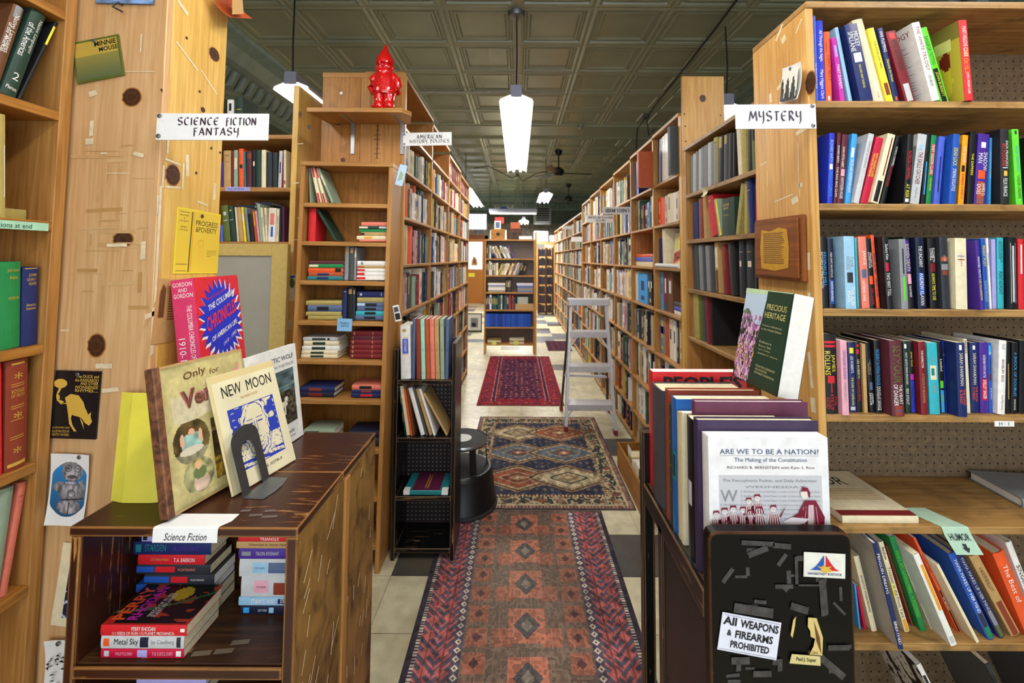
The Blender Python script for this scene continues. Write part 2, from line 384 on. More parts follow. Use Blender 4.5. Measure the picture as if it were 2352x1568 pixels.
# ---------------------------------------------------------------- broad-nib letters (uncial hand); each a list of polylines in a unit box
def arc(cx, cy, rx, ry, a0, a1, n=8): return [(cx+rx*math.cos(math.radians(a0+(a1-a0)*i/n)), cy+ry*math.sin(math.radians(a0+(a1-a0)*i/n))) for i in range(n+1)]
UNC = {
 'S': [arc(.5, .75, .38, .25, 30, 270)+arc(.5, .25, .38, .25, 90, -150)], 'C': [arc(.55, .5, .45, .5, 50, 310)],
 'I': [[(.5, 0), (.5, .95)]], 'E': [arc(.55, .5, .45, .5, 50, 310), [(.1, .5), (.75, .52)]], 'N': [[(.12, 0), (.15, .95)], [(.15, .95), (.85, .05)], [(.85, .0), (.85, 1)]],
 'F': [[(.3, -.15), (.3, .8)], [(.1, .9), (.9, .95)], [(.3, .5), (.75, .52)]], 'T': [[(.5, 0), (.5, .9)], [(.05, .88), (.3, .95), (.95, .92)]],
 'O': [arc(.5, .5, .43, .5, 0, 360, 14)], 'A': [[(.05, 0), (.5, 1)], [(.5, 1), (.92, 0)], [(.2, .35), (.75, .35)]],
 'Y': [[(.1, 1), (.12, .55), (.35, .4), (.75, .5)], [(.8, 1), (.8, .0), (.6, -.3)]], 'M': [[(.05, 0), (.22, 1)], [(.22, 1), (.5, .25)], [(.5, .25), (.8, 1)], [(.8, 1), (.93, 0)]],
 'R': [[(.2, 0), (.2, 1)], arc(.3, .75, .45, .25, 120, -110), [(.35, .5), (.9, 0)]], 'H': [[(.15, 0), (.15, 1)], arc(.48, .3, .32, .35, 160, 0)+[(.8, 0)]],
 'P': [[(.25, -.2), (.25, .95)], arc(.35, .68, .42, .3, 130, -120)], 'L': [[(.25, 1), (.22, .05), (.85, .02)]], 'U': [[(.12, 1), (.15, .2), (.4, .0), (.8, .2)], [(.82, 1), (.82, 0)]],
 'B': [[(.2, 0), (.2, 1)], arc(.25, .77, .45, .23, 110, -90), arc(.25, .27, .55, .27, 90, -100)], 'D': [[(.2, 0), (.2, 1)], arc(.25, .5, .6, .5, 100, -100)],
 'G': [arc(.55, .5, .45, .5, 50, 330)+[(.9, .45), (.6, .45)]], ' ': []}
WID = {'I': .35, ' ': .45, 'M': 1.25, 'N': 1.05, 'O': 1.05, 'F': .8, 'L': .75}
def pen(mb, t, o, u, v, m, nib=.13, ang=.65):
    o, u, v = Vector(o), Vector(u), Vector(v); tot = sum(WID.get(c, .9)+.18 for c in t)-.18; x = 0
    for c in t:
        w = WID.get(c, .9)
        if UNC[c]: mb.strokes(UNC[c], o+u*(x/tot), u*(w/tot), v, m, nib, ang)
        x += w+.18
# ---------------------------------------------------------------- room shell
CEIL = 3.45
WXL, WXR, WYB = -2.85, 3.0, 14.0
fl = MB()
TS = .3048
dark = {(0, 5), (1, 5), (-3, 5), (1, 9), (2, 13), (-1, 17), (0, 17), (1, 17), (2, 17), (-2, 21), (1, 22), (-2, 25), (-3, 25), (3, 24), (0, 27), (1, 29), (3, 20)}
for i in range(-10, 11):
    for j in range(-6, 48):
        x, y = .344+i*TS, .546+j*TS
        f = R_.uniform(.93, 1.03); c = lin('d8d0b0')
        if (i, j) in dark: c = lin('4a4846')
        elif j > 22 and R_.random() < .35: c = lin('6e7484')
        fl.add([(x, y, 0), (x+TS-.002, y, 0), (x+TS-.002, y+TS-.002, 0), (x, y+TS-.002, 0)], [(0, 1, 2, 3)], 'vinyl_tiles', None, tuple(k*f for k in c))
fl.add([(WXL, -1.6, -.002), (WXR, -1.6, -.002), (WXR, WYB, -.002), (WXL, WYB, -.002)], [(0, 1, 2, 3)], 'vinyl_tiles', None, lin('6f6a58'))
struct(fl.build('floor'))
cl = MB()
T2 = .61
def tile(x, y, s):
    prof = [(0, -.016), (.022, -.022), (.042, -.016), (.048, 0), (.062, 0), (.072, -.012), (.086, -.012), (.098, .004), (.5, .004)]
    rs = []
    for d, z in prof[:-1]:
        q = d*s/T2*1.15; rs.append([(x+q, y+q, CEIL+z), (x+s-q, y+q, CEIL+z), (x+s-q, y+s-q, CEIL+z), (x+q, y+s-q, CEIL+z)])
    cl.rings(rs, 'tin_paint', False)
    cl.add(rs[-1], [(0, 1, 2, 3)], 'tin_paint')
CX0, CY0 = -2.45, .30
for i in range(9):
    for j in range(10): tile(CX0+i*T2, CY0+j*T2, T2)
for y0, y1 in ((CY0-3*T2, CY0), (CY0+10*T2, CY0+10*T2+.75), (CY0+20*T2+.75, WYB)):
    cl.box((CX0, y0, CEIL-.004), (CX0+9*T2, y1, CEIL+.01), 'tin_paint')
for yy in (.02, .69): cl.prism([(CY0+10*T2+yy-.02, CEIL-.004), (CY0+10*T2+yy+.02, CEIL-.004), (CY0+10*T2+yy, CEIL-.035)], 0, CX0, CX0+9*T2, 'tin_paint')
for i in range(9):
    for j in range(10): tile(CX0+i*T2, CY0+10*T2+.75+j*T2, T2)
struct(cl.build('ceiling'))
# coved cornice, stamped with leaves, round the ceiling
cv = MB()
def cove(p0, p1, inward):
    p0, p1, n = Vector(p0), Vector(p1), Vector(inward)
    pr = [(0, -.48), (.025, -.47), (.03, -.43), (.06, -.42), (.1, -.30), (.17, -.17), (.26, -.08), (.35, -.05), (.36, -.02), (.42, 0.012), (0, .012)]
    cv.rings([[p+n*a+Vector((0, 0, CEIL+b)) for a, b in pr] for p in (p0, p1)], 'cove_paint')
    L = (p1-p0).length; u = (p1-p0)/L
    for k in range(int(L/.14)):
        c = p0+u*(.07+.14*k)
        cv.rings([[c+u*(-.045)+n*.075+Vector((0, 0, CEIL-.39)), c+u*.045+n*.075+Vector((0, 0, CEIL-.39)), c+u*.055+n*.14+Vector((0, 0, CEIL-.24)), c-u*.055+n*.14+Vector((0, 0, CEIL-.24))],
                  [c+u*(-.02)+n*.12+Vector((0, 0, CEIL-.38)), c+u*.02+n*.12+Vector((0, 0, CEIL-.38)), c+u*.028+n*.18+Vector((0, 0, CEIL-.26)), c-u*.028+n*.18+Vector((0, 0, CEIL-.26))]], 'cove_paint')
cove((WXL, -1.6, 0), (WXL, WYB, 0), (1, 0, 0)); cove((WXR, -1.6, 0), (WXR, WYB, 0), (-1, 0, 0)); cove((WXL, WYB, 0), (WXR, WYB, 0), (0, -1, 0))
struct(cv.build('trim_1'))
struct(MB().box((WXL-.1, -1.6, 0), (WXL, WYB, CEIL+.05), 'wall_green').build('wall_left'))
struct(MB().box((WXR, -1.6, 0), (WXR+.1, WYB, CEIL+.05), 'wall_green').build('wall_right'))
wb = MB(); wb.box((WXL, WYB, 0), (WXR, WYB+.1, CEIL+.05), 'dark_stone')
wb.box((WXL, WYB-.02, 2.55), (WXR, WYB, 3.0), 'wall_green')
struct(wb.build('wall_back'))
# ---------------------------------------------------------------- books
BOOKS = [0]
def fline(px, z, plane, c):
    """the point of a vertical plane (y = c facing us, or x = c) at height z that is seen at column px"""
    P = Vector((0, c, z)) if plane == 'y' else Vector((c, 1.5, z))
    MI = (Matrix.Translation((0, 0, CAMZ)) @ CAM_R).inverted()
    lo, hi = (-4., 4.) if plane == 'y' else (.3, 9.)
    f = lambda s: (lambda q: PPX+FPX*q.x/-q.z-px)(MI @ (Vector((s, c, z)) if plane == 'y' else Vector((c, s, z))))
    a = f(lo)
    for _ in range(40):
        m = (lo+hi)/2; b = f(m)
        if (a < 0) == (b < 0): lo, a = m, b
        else: hi = m
    return Vector((lo, c, z)) if plane == 'y' else Vector((c, lo, z))
ORD = 'first second third fourth fifth sixth seventh eighth ninth tenth eleventh twelfth thirteenth fourteenth fifteenth sixteenth seventeenth eighteenth nineteenth twentieth twenty-first twenty-second twenty-third twenty-fourth twenty-fifth'.split()
def book(M, t, h, d, kind, col, spec='', label='', group=None, x0=0., page=None, cover=None, cat='book', name='book'):
    """spine towards -y, thickness x0..x0+t along x, height h along z"""
    BOOKS[0] += 1
    r = thing(name, label, cat, M, group)
    hard = kind == 'h'; b = min(.0028, t*.12) if hard else .0007; bul = min(.004, t*.12) if hard else min(.0012, t*.06)
    n = 6; pf = lambda q: -bul*math.sin(PI*min(1, max(0, q)))
    O = [(0, d)]+[(t*i/n, .0015+pf(i/n)) for i in range(n+1)]+[(t, d)]
    I = [(b, d)]+[(b+(t-2*b)*i/n, .0015+b+pf(i/n)) for i in range(n+1)]+[(t-b, d)]
    cm = mat_key(kind, col); c = MB(); k = len(O); vs = []
    for z in (0, h):
        vs += [(x0+x, y, z) for x, y in O]+[(x0+x, y, z) for x, y in I]
    fs = []
    for i in range(k-1):
        a, e = i, i+1
        fs += [(a, e, e+2*k, a+2*k), (k+a, k+a+2*k, k+e+2*k, k+e), (a, k+a, k+e, e), (2*k+a, 2*k+e, 3*k+e, 3*k+a)]
    fs += [(0, 2*k, 3*k, k), (k-1, 2*k-1, 4*k-1, 3*k-1)]
    c.add(vs, fs, cm)
    for it in [q for q in spec.split(';') if q]:
        p = it.split(','); tx = p[0]; cc = p[1]; g = [float(q) for q in p[2:]]
        a0, a1 = (g+[.1, .9])[:2] if len(g) < 2 else g[:2]; b0, b1 = g[2:4] if len(g) >= 4 else (.2, .8)
        if tx == '#':
            e = .0003
            c.add([(x0+t*(b0+(b1-b0)*i/n), .0015+pf(b0+(b1-b0)*i/n)-e, z) for z in (h*(1-a1), h*(1-a0)) for i in range(n+1)],
                  [(i, i+1, i+n+2, i+n+1) for i in range(n)], 'p:'+cc if kind == 'p' else 'h:'+cc)
        elif tx[0] == '_':     # lettering across the spine
            c.text(tx[1:], (x0+t*b0, 0, h*(1-a1)), (t*(b1-b0), 0, 0), (0, 0, h*(a1-a0)), 'l:'+cc, f=lambda q: Vector((q.x, .0015+pf((q.x-x0)/t)-.0006, q.z)))
        else:
            c.text(tx, (x0+t*b0, 0, h*(1-a0)), (0, 0, -h*(a1-a0)), (t*(b1-b0), 0, 0), 'l:'+cc, f=lambda q: Vector((q.x, .0015+pf((q.x-x0)/t)-.0006, q.z)))
    c.build('cover', r)
    m = .003 if hard else .0004
    MB().box((x0+b+.0001, .003+b, m), (x0+t-b-.0001, d-(.004 if hard else .0003), h-m), page or ('pages' if R_.random() < .6 else 'pages_white'), None, 2).build('pages', r)
    return r
def mat_key(kind, col): return ('h:' if kind == 'h' else 'p:')+col
KIND = {'p': 'paperback', 'h': 'hardback', 'j': 'hardback'}
def lettered(spec):
    for it in spec.split(';'):
        p = it.split(',')
        if len(p) > 1 and p[0] != '#' and p[1] in CN: return ' with %s lettering' % CN[p[1]][0]
    for it in spec.split(';'):
        p = it.split(',')
        if len(p) > 1 and p[1] in CN: return ' with %s band' % CN[p[1]][0]
    return ''
ZONES = []
def zone(plane, c, levels, top, smin, smax, slope=0., key=''):
    t = [top]+[z-.021 for z in levels[:-1]]
    for z, u in zip(levels, t): ZONES.append((plane, c, z, smin+slope*z, smax+slope*z, u-.002, key))
def limits(plane, c, z, where):
    for p, cc, zz, a, b, u, key in ZONES:
        if key in where and p == plane and abs(cc-c) < .06 and abs(zz-z) < .02: return a, b, u
    return -99, 99, 99
def row(where, plane, c, z, crop, lines, yaw=0., depth=None, group=None, start=0):
    ox, oy, sc = crop; e = Vector((math.cos(yaw), math.sin(yaw), 0)); n = 0; prev = None; out = []
    RR = random.Random(hash(len(lines))+start)
    raw = []
    for ln in lines.strip().split('\n'):
        hd, _, spec = ln.partition('|'); q = hd.split(); x0, x1, yt, xt = [float(v) for v in q[:4]]; kd, col = q[4:6]
        off = float(q[6])*.01 if len(q) > 6 else RR.uniform(-.004, .004)
        nrm = Vector((-e.y, e.x, 0))       # into the shelf
        cc = c+(nrm.y if plane == 'y' else nrm.x)*(-off)
        at = (lambda px, py: aty(px, py, cc)) if plane == 'y' else (lambda px, py: atx(px, py, cc))
        p0 = fline(ox+x0/sc, z, plane, cc); p1 = fline(ox+x1/sc, z, plane, cc); pt = at(ox+xt/sc, oy+yt/sc)
        w = (p1-p0).dot(e); tn = (pt-p0).dot(e)/(pt.z-z)
        raw.append([p0.dot(e), w, 0. if abs(tn) < .03 else tn, pt.z-z, kd, col, spec, p0-e*p0.dot(e)])
    smin, smax, zmax = limits(plane, c, z, where)
    for a in raw:
        a[3] = min(a[3], zmax-z-.001-(a[1]*a[2] if a[2] > 0 else -a[1]*a[2])); e1 = a[0]+a[1]
        lo_ = smin+max(0, -a[2]*a[3]); hi_ = smax-max(0, a[2]*a[3])
        if a[0] < lo_: a[0] = lo_; a[1] = max(.006, e1-lo_)
        if a[0]+a[1] > hi_: a[1] = max(.006, hi_-a[0]); a[0] = min(a[0], hi_-a[1])
    for a, b in zip(raw[:-1], raw[1:]):        # neighbours lean on one another without passing through
        w0 = a[1]; a[1] = max(.004, min(w0, b[0]-a[0]-.0006)); zz = min(a[3], b[3])
        room = b[0]+b[2]*zz-a[0]-a[2]*zz
        if room < a[1]+.0006: a[1] = max(.6*a[1], min(a[1], room-.0006))
        if room < a[1]+.0006: b[2] = (a[0]+a[2]*zz+a[1]+.0006-b[0])/zz
        if b[0] < a[0]+a[1]: b[0] = a[0]+a[1]+.0005
    for s0, w, tn, hz, kd, col, spec, P0 in raw:
        lean = math.atan(tn); t = w*math.cos(lean); hgt = hz/math.cos(lean); n += 1
        lb = '%s %s%s, %s from left on %s' % (CN[col][0] if col in CN else 'pale', KIND[kd], lettered(spec), ORD[n-1+start], where)
        piv, xx = (P0+e*s0, 0.) if lean <= 0 else (P0+e*(s0+w), -t)
        M = Matrix.Translation(piv+Vector((0, 0, .0004))) @ Matrix.Rotation(yaw, 4, 'Z') @ Matrix.Rotation(lean, 4, 'Y')
        dd = depth or (.107 if hgt < .19 else .105+(hgt-.17)*.75 if hgt < .3 else .2)
        out.append(book(M, t-.0006, hgt, dd, 'h' if kd in 'hj' else 'p', col, spec, lb, group or 'books on the '+where, xx))
    return out
def stack(where, plane, c, z, crop, lines, yaw=0., depth=.12, group=None, jit=.006):
    """books lying flat; lines from the top one down: left, right, top, bottom of the spine"""
    ox, oy, sc = crop; e = Vector((math.cos(yaw), math.sin(yaw), 0)); L = lines.strip().split('\n'); zz = z
    for k in range(len(L)-1, -1, -1):
        hd, _, spec = L[k].partition('|'); q = hd.split(); x0, x1, y0, y1 = [float(v) for v in q[:4]]; kd, col = q[4:6]
        at = (lambda px, py: aty(px, py, c)) if plane == 'y' else (lambda px, py: atx(px, py, c))
        p0 = fline(ox+x0/sc, zz, plane, c); p1 = fline(ox+x1/sc, zz, plane, c)
        t = (at(ox+x0/sc, oy+y0/sc)-at(ox+x0/sc, oy+y1/sc)).z; smin, smax, _z = limits(plane, c, z, where)
        if p0.dot(e) < smin: p0 = p0+e*(smin-p0.dot(e))
        if p1.dot(e) > smax: p1 = p1+e*(smax-p1.dot(e))
        h = (p1-p0).dot(e)
        dep = float(q[6]) if len(q) > 6 else depth
        pos = 'top of' if k == 0 else 'bottom of' if k == len(L)-1 else ORD[k]+' from top in'
        lb = '%s %s%s, %s %s' % (CN[col][0], KIND[kd], lettered(spec), pos, where)
        nrm = Vector((-e.y, e.x, 0))
        M = Matrix.Translation(p1+nrm*R_.uniform(0, jit)+Vector((0, 0, .0003))) @ Matrix.Rotation(yaw, 4, 'Z') @ Matrix.Rotation(-PI/2, 4, 'Y')
        book(M, t, h, dep, 'h' if kd in 'hj' else 'p', col, spec, lb, group or where)
        zz += t+.0004
    return zz
def case(name, label, M, w, d, h, levels, m='pine_orange', t=.02, st=.019, back='fir', div=(), top=True, sides=(1, 1), hs=None, sm=None, group=None, base=0., bh=None):
    r = thing(name, label, 'bookcase', M, group); sm = sm or m
    for k, x in ((0, 0.), (1, w-t)):
        if sides[k]: MB().box((x, 0, base), (x+t, d, (hs[k] if hs else h)), m, None, 2).build('side_panel', r, .0015)
    xs = [t if sides[0] else 0.]+[v for v in div]+[w-t if sides[1] else w]
    for v in div: MB().box((v-t/2, .001, levels[-1]-st), (v+t/2, d-.006, h), m, None, 2).build('divider', r, .0015)
    for z in levels:
        for a, b in zip(xs[:-1], xs[1:]):
            aa = a+(t/2 if a in div else 0)+.0003; bb = b-(t/2 if b in div else 0)-.0003
            MB().box((aa, 0, z-st), (bb, d-.0075, z), sm, None, 0).build('shelf', r, .0015)
    if top: MB().box((0, -.003, h), (w, d, h+st), sm, None, 0).build('top_board', r, .0015)
    if back: MB().box((0 if not sides[0] else t, d-.007, max(base, levels[-1]-st)), (w-t if sides[1] else w, d, bh or h), back, None, 2).build('back_panel', r)
    return r
def knot(mb, c, u, v, rx, ry, lift=.0006):
    c, u, v = Vector(c), Vector(u), Vector(v); n = u.cross(v).normalized()
    for s, m, l in ((1.14, 'p:a8703a', .5), (1, 'knot', 1), (.6, 'p:5c3818', 1.2), (.5, 'knot', 1.4)):
        mb.add([c+n*lift*l+u*rx*s*math.cos(2*PI*i/20)*(1+.06*math.sin(3*i))+v*ry*s*math.sin(2*PI*i/20) for i in range(20)], [tuple(range(20))], m)
def strip(mb, c, u, v, w, h, a, m='tape', lift=.0005):
    c, u, v = Vector(c), Vector(u).normalized(), Vector(v).normalized(); n = u.cross(v)
    p, q = u*math.cos(a)+v*math.sin(a), -u*math.sin(a)+v*math.cos(a)
    mb.add([c+n*lift+p*x*w/2+q*y*h/2 for x, y in ((-1, -1), (1, -.9), (.97, 1), (-1, .92))], [(0, 1, 2, 3)], m)
def sticker(name, label, cat, M, w, h, m, t=.0006, bend=0., group=None):
    """a thin card or sheet in the local xy plane, centred, front towards +z"""
    mb = MB(); n = 8
    P = lambda x, y, z: (x, y, z+bend*(y/h)**2+bend*.5*(x/w)**2)
    vs = [P(-w/2+w*i/n, -h/2+h*j/n, 0) for j in range(n+1) for i in range(n+1)]
    vb = [(x, y, z-t) for x, y, z in vs]; k = (n+1)**2
    fs = [(a, a+1, a+n+2, a+n+1) for j in range(n) for i in range(n) for a in [j*(n+1)+i]]
    fs += [tuple(x+k for x in reversed(f)) for f in fs]
    ed = [i for i in range(n+1)]+[j*(n+1)+n for j in range(1, n+1)]+[n*(n+1)+i for i in range(n-1, -1, -1)]+[j*(n+1) for j in range(n-1, 0, -1)]
    fs += [(ed[i], ed[(i+1) % len(ed)], ed[(i+1) % len(ed)]+k, ed[i]+k) for i in range(len(ed))]
    mb.add(vs+vb, fs, m)
    r = thing(name, label, cat, M, group)
    return r, mb
def tack(parent, x, y, z=.0006, r=.005, m='grey_steel'):
    MB().lathe([(r*.5, 0), (r, .0006), (r, .0016), (r*.6, .0026), (.0001, .003)], m, 14, Matrix.Translation((x, y, z))).build('tack', parent, 0, True)
# ---------------------------------------------------------------- the mystery bookcase on the right
MY = 1.17
zA, zB, zC, zD, zE, zF = [aty(1900, y, MY).z for y in (231, 467, 709.5, 952, 1208, 1476)]
MX = .793
mc = case('bookcase', 'pine bookcase on the right full of mystery paperbacks, pegboard behind its shelves', Vector((MX, MY, 0)), 1.25, .272, 2.145,
          [zA, zB, zC, zD, zE, zF, .12], 'pine_orange', .021, .019, 'pegboard', sm='pine_worn', hs=(2.145, 2.145))
sp = [o for o in mc.children if o.name.startswith('side_panel')][0]
D.objects.remove(sp)
g = MB(); g.box((0, 0, 0), (.021, .272, 2.145), 'pine', None, 2)
f = lambda px, py: atx(px, py, MX)-Vector((MX, MY, 0))
U, V = (0, -1, 0), (0, 0, 1)
for px, py, w, h, a in ((1790, 75, .05, .01, .75), (1800, 90, .02, .02, .3), (1835, 60, .04, .006, .8), (1762, 350, .003, .22, 0), (1835, 390, .003, .16, 0), (1755, 375, .05, .004, .1), (1800, 455, .09, .004, .12),
                        (1842, 300, .05, .012, .1), (1795, 190, .05, .008, .5), (1790, 200, .02, .012, .2), (1770, 225, .012, .03, .1), (1838, 425, .02, .012, 0), (1826, 460, .03, .02, .2), (1860, 700, .012, .07, 0), (1862, 850, .012, .1, .1), (1858, 600, .012, .05, 0), (1868, 930, .02, .04, .1)):
    strip(g, f(px, py)-Vector((.0, 0, 0)), U, V, w, h, a, 'tape')
knot(g, f(1862, 190)+Vector((0, 0, 0)), U, V, .02, .03)
lab(g.build('side_panel', mc, .0015), 'pale pine side panel with old tape marks')
zone('y', MY, [zA, zB, zC, zD, zE, zF], 2.145, MX+.0225, 9)
# bay A
cA = (1680, 0, 3.266)
row('top mystery shelf', 'y', MY+.02, zA, cA, """636 656 118 615 h bv 1|The Silence of the Loons,wh,.45,.95
656 710 155 640 h rb|All Through the Night,wh,.12,.5;Mary Higgins Clark,wh,.6,.95
713 790 238 683 h or|DEAD HEAT,dr,.28,.74,.45,.9;# ,or,.1,.1;HARRIS,ch,.1,.34,.2,.45;#,wh,.9,.96,.3,.6
822 884 283 753 h mg|MARY DAHEIM,wh,.42,.78;#,lv,.12,.3,.2,.7
886 914 207 760 h lb|
972 1071 187 850 p nv 1.5|MICKEY,wh,.1,.3,.5,.9;SPILLANE,wh,.1,.36,.1,.46;#,wh,.38,.5,.2,.8;ONE LONELY NIGHT THE BIG KILL,yl,.53,.84,.3,.7
1073 1168 155 905 h cm|GOOD READ,br,.88,.95
1172 1224 215 1022 p yl|THE FOUR JUST MEN,bk,.1,.62,.3,.65;#,ch,.74,.9;#,yl,.93,.99
1228 1280 212 1097 p nv|IAN FLEMING,wh,.05,.32;Diamonds Are Forever,yl,.42,.72,.3,.8;#,or,.91,.96,.3,.7;#,sl,.1,.12,.1,.9
1312 1390 240 1160 p dr|JAMES GRIPPANDO,bk,.1,.55;#,lg,.74,.98;#,rd,.03,.12
1508 1570 172 1355 p wh 2|THE WHITE TRILOGY,dr,.05,.62,.3,.75;KEN BRUEN,bk,.68,.82,.3,.7
1574 1640 213 1408 p lm|BANGKOK TATTOO,dg,.12,.5,.3,.75;#,bk,.55,.99;JOHN BURDETT,yl,.6,.92,.3,.7
1756 1820 152 1705 h rd 2.5|MARY HIGGINS CLARK,wh,.08,.46,.2,.8;Deck the Halls,am,.36,.66;CAROL HIGGINS CLARK,wh,.66,.92,.2,.8""", group='books on the top mystery shelf')
cB = (1860, 280, 3.563)
row('second mystery shelf', 'y', MY+.02, zB, cB, """147 190 92 165 p rb 1.5|RICHARD BARTH,lb,.1,.42;#,wh,.44,.52;DEADLY CLIMATE,sb,.54,.9
198 228 90 232 p mr|THE RAG BAG CLAN,wh,.48,.9;RICHARD BARTH,wh,.18,.42
228 288 105 270 p mr|SUSAN WITTIG ALBERT,wh,.18,.48,.2,.55;#,pk,.5,.6,.2,.8;HAWTHORN HOUSE,wh,.62,.92
290 352 100 350 p sb|CRUTES AND ADDERS,wh,.36,.66;BARBARA BLOCK,wh,.66,.84;#,wh,.2,.34,.2,.7
358 405 102 485 p lg 1|SIMON & SIMON,gy,.1,.5,.3,.7
412 486 135 545 p cr|MARY HIGGINS CLARK,yl,.24,.6,.5,.82;THE ANASTASIA SYNDROME,yl,.25,.6,.15,.42
500 566 108 640 p cm 1|#,dr,.05,.6,.6,.75;#,bk,.68,.98
577 640 125 712 p bk|PATRICIA CORNWELL,wh,.15,.44,.4,.9;POSTMORTEM,rd,.44,.74,.3,.75
770 820 105 805 p bk 2|PATRICIA CORNWELL,rd,.24,.66;AT RISK,yl,.72,.92;#,wh,.93,.98
822 908 105 890 p lg|THE EAGLE CATCHER,dr,.26,.72,.25,.75;MARGARET COEL,gy,.76,.92;#,lb,.15,.23,.3,.7
915 948 95 962 p bk|#,sb,.4,.86,.35,.65
952 1014 112 1000 p gn|#,rd,.13,.58;MARY HIGGINS CLARK,wh,.14,.57,.2,.8;WHILE MY PRETTY ONE,yl,.62,.8,.25,.75
1016 1066 122 1064 p bv|#,nv,.3,.82,.4,.6
1140 1195 103 1180 p bl 1.8|DEAD LOCK,yl,.2,.46;STRONG DOLATYLE,wh,.5,.82
1215 1285 110 1256 p am|HARD BARGAIN,cm,.16,.4;#,bk,.44,.53,.2,.7;BARBARA D'AMATO,cr,.56,.92,.3,.75
1290 1338 82 1322 p bk|THE EXPRESS,yl,.3,.6,.3,.7
1344 1466 103 1383 p pu|SHADOW,wh,.26,.52,.55,.92;MAN,wh,.28,.42,.12,.5;#,or,.52,.64;#,rs,.68,.99;JAMES D.,wh,.7,.88,.5,.88;DOSS,wh,.72,.86,.14,.48;#,lg,.92,.97,.2,.8;#,wh,.12,.2,.3,.7
1470 1498 130 1482 p sb|#,cm,.2,.6,.4,.6
1566 1638 60 1535 h bk 2|DICK FRANCIS'S,wh,.16,.5,.5,.85;BLOODLINE,rd,.2,.5,.15,.48;#,wh,.515,.525;FELIX FRANCIS,wh,.66,.9,.2,.7;#,gd,.56,.63,.3,.7
1692 1750 60 1655 h lm 1.5|DICK FRANCIS,aq,.22,.56,.3,.7;UNDER ORDERS,dg,.62,.92,.3,.72;#,dg,.02,.07,.3,.6
1756 1800 130 1760 p bk|""", group='paperbacks on the second mystery shelf')
row('third mystery shelf', 'y', MY+.02, zC, cB, """98 164 938 90 p bk|REGINALD HILL,sb,.22,.7,.42,.85;PICTURES OF PERFECTION,wh,.22,.72,.1,.36
166 214 955 152 p dn|DEJA EAST BACKFOLD,wh,.2,.56,.3,.7;#,bl,.6,.94;MARTIN EDWARDS,wh,.62,.9,.3,.7
300 387 935 273 p lb 2|TAMI,gy,.28,.42,.5,.85;HOAG,gy,.28,.46,.15,.5;#,cb,.5,.64,.2,.75;THE ALIBI,wh,.7,.95,.5,.85;MAN,wh,.76,.9,.15,.48
392 430 950 378 p aq|
432 497 938 388 p sp|JANCE,wh,.2,.4,.35,.85;#,sl,.46,.58,.2,.8;KATHERINE CHASE,wh,.62,.9,.2,.5
499 550 955 457 p bk|WILLIAM W.,wh,.2,.42,.55,.9;JOHNSTONE,wh,.18,.44,.15,.52;#,or,.54,.66;DEVIL'S LAUGHTER,rd,.72,.95
552 580 925 500 h or|DEAD IN BED,nv,.24,.56;HENRY KANE,nv,.6,.84
640 690 940 595 p bk 2|Zachary Klein,wh,.1,.32;#,cr,.36,.48,.2,.7;TWO WAY TOLL,wh,.5,.82
756 812 958 715 p gy 2|#,cb,.14,.5,.4,.6;#,lm,.54,.88,.35,.65
814 862 940 768 p bk|#,pu,.05,.5;SUDDEN DEATH,cm,.1,.48;#,pk,.52,.66;WILLIAM KIENZLE,wh,.68,.84
891 961 945 850 p dn 1|THE UNCANNY,wh,.12,.42,.3,.75;#,bl,.5,.8;ANDREW KLAVAN,wh,.5,.95,.3,.75
991 1060 952 965 p bk|ELIZABETH,wh,.14,.34,.5,.8;LOWELL,wh,.15,.32,.2,.48;#,dr,.36,.48;ALWAYS TIME TO DIE,yl,.5,.88,.3,.7
1091 1158 940 1062 p cb 1|LE CARRE,lg,.26,.34;#,rs,.28,.34,.1,.9;#,gy,.38,.46,.1,.9;#,ch,.47,.53
1202 1297 952 1190 p cm 2|#,bl,.25,.26;#,bk,.3,.31;THE LITTLE DRUMMER GIRL,cr,.22,.4,.2,.8
1405 1434 968 1357 p pu 3|PAINTED TRUTH,wh,.24,.54;LISE McCLENDON,yl,.56,.86
1436 1478 955 1405 p bl|PENNY POST,yl,.1,.4;SUSAN MOODY,lb,.6,.9
1480 1497 950 1444 p wh|SHADOWPLAY,bl,.1,.5
1500 1538 960 1490 p lv|
1541 1594 948 1536 p aq|DAVID WILLIS,dg,.05,.36,.5,.8;McCULLOUGH,dg,.05,.3,.2,.48;POINT NO-POINT,dg,.48,.8
1640 1704 945 1630 p bk 1|#,lg,.08,.92,.2,.26;#,lg,.12,.9,.4,.65;#,lg,.08,.92,.8,.84
1712 1760 960 1706 h rd|#,wh,.08,.5,.35,.6""", group='paperbacks on the third mystery shelf')
cD = (1860, 720, 4.78)
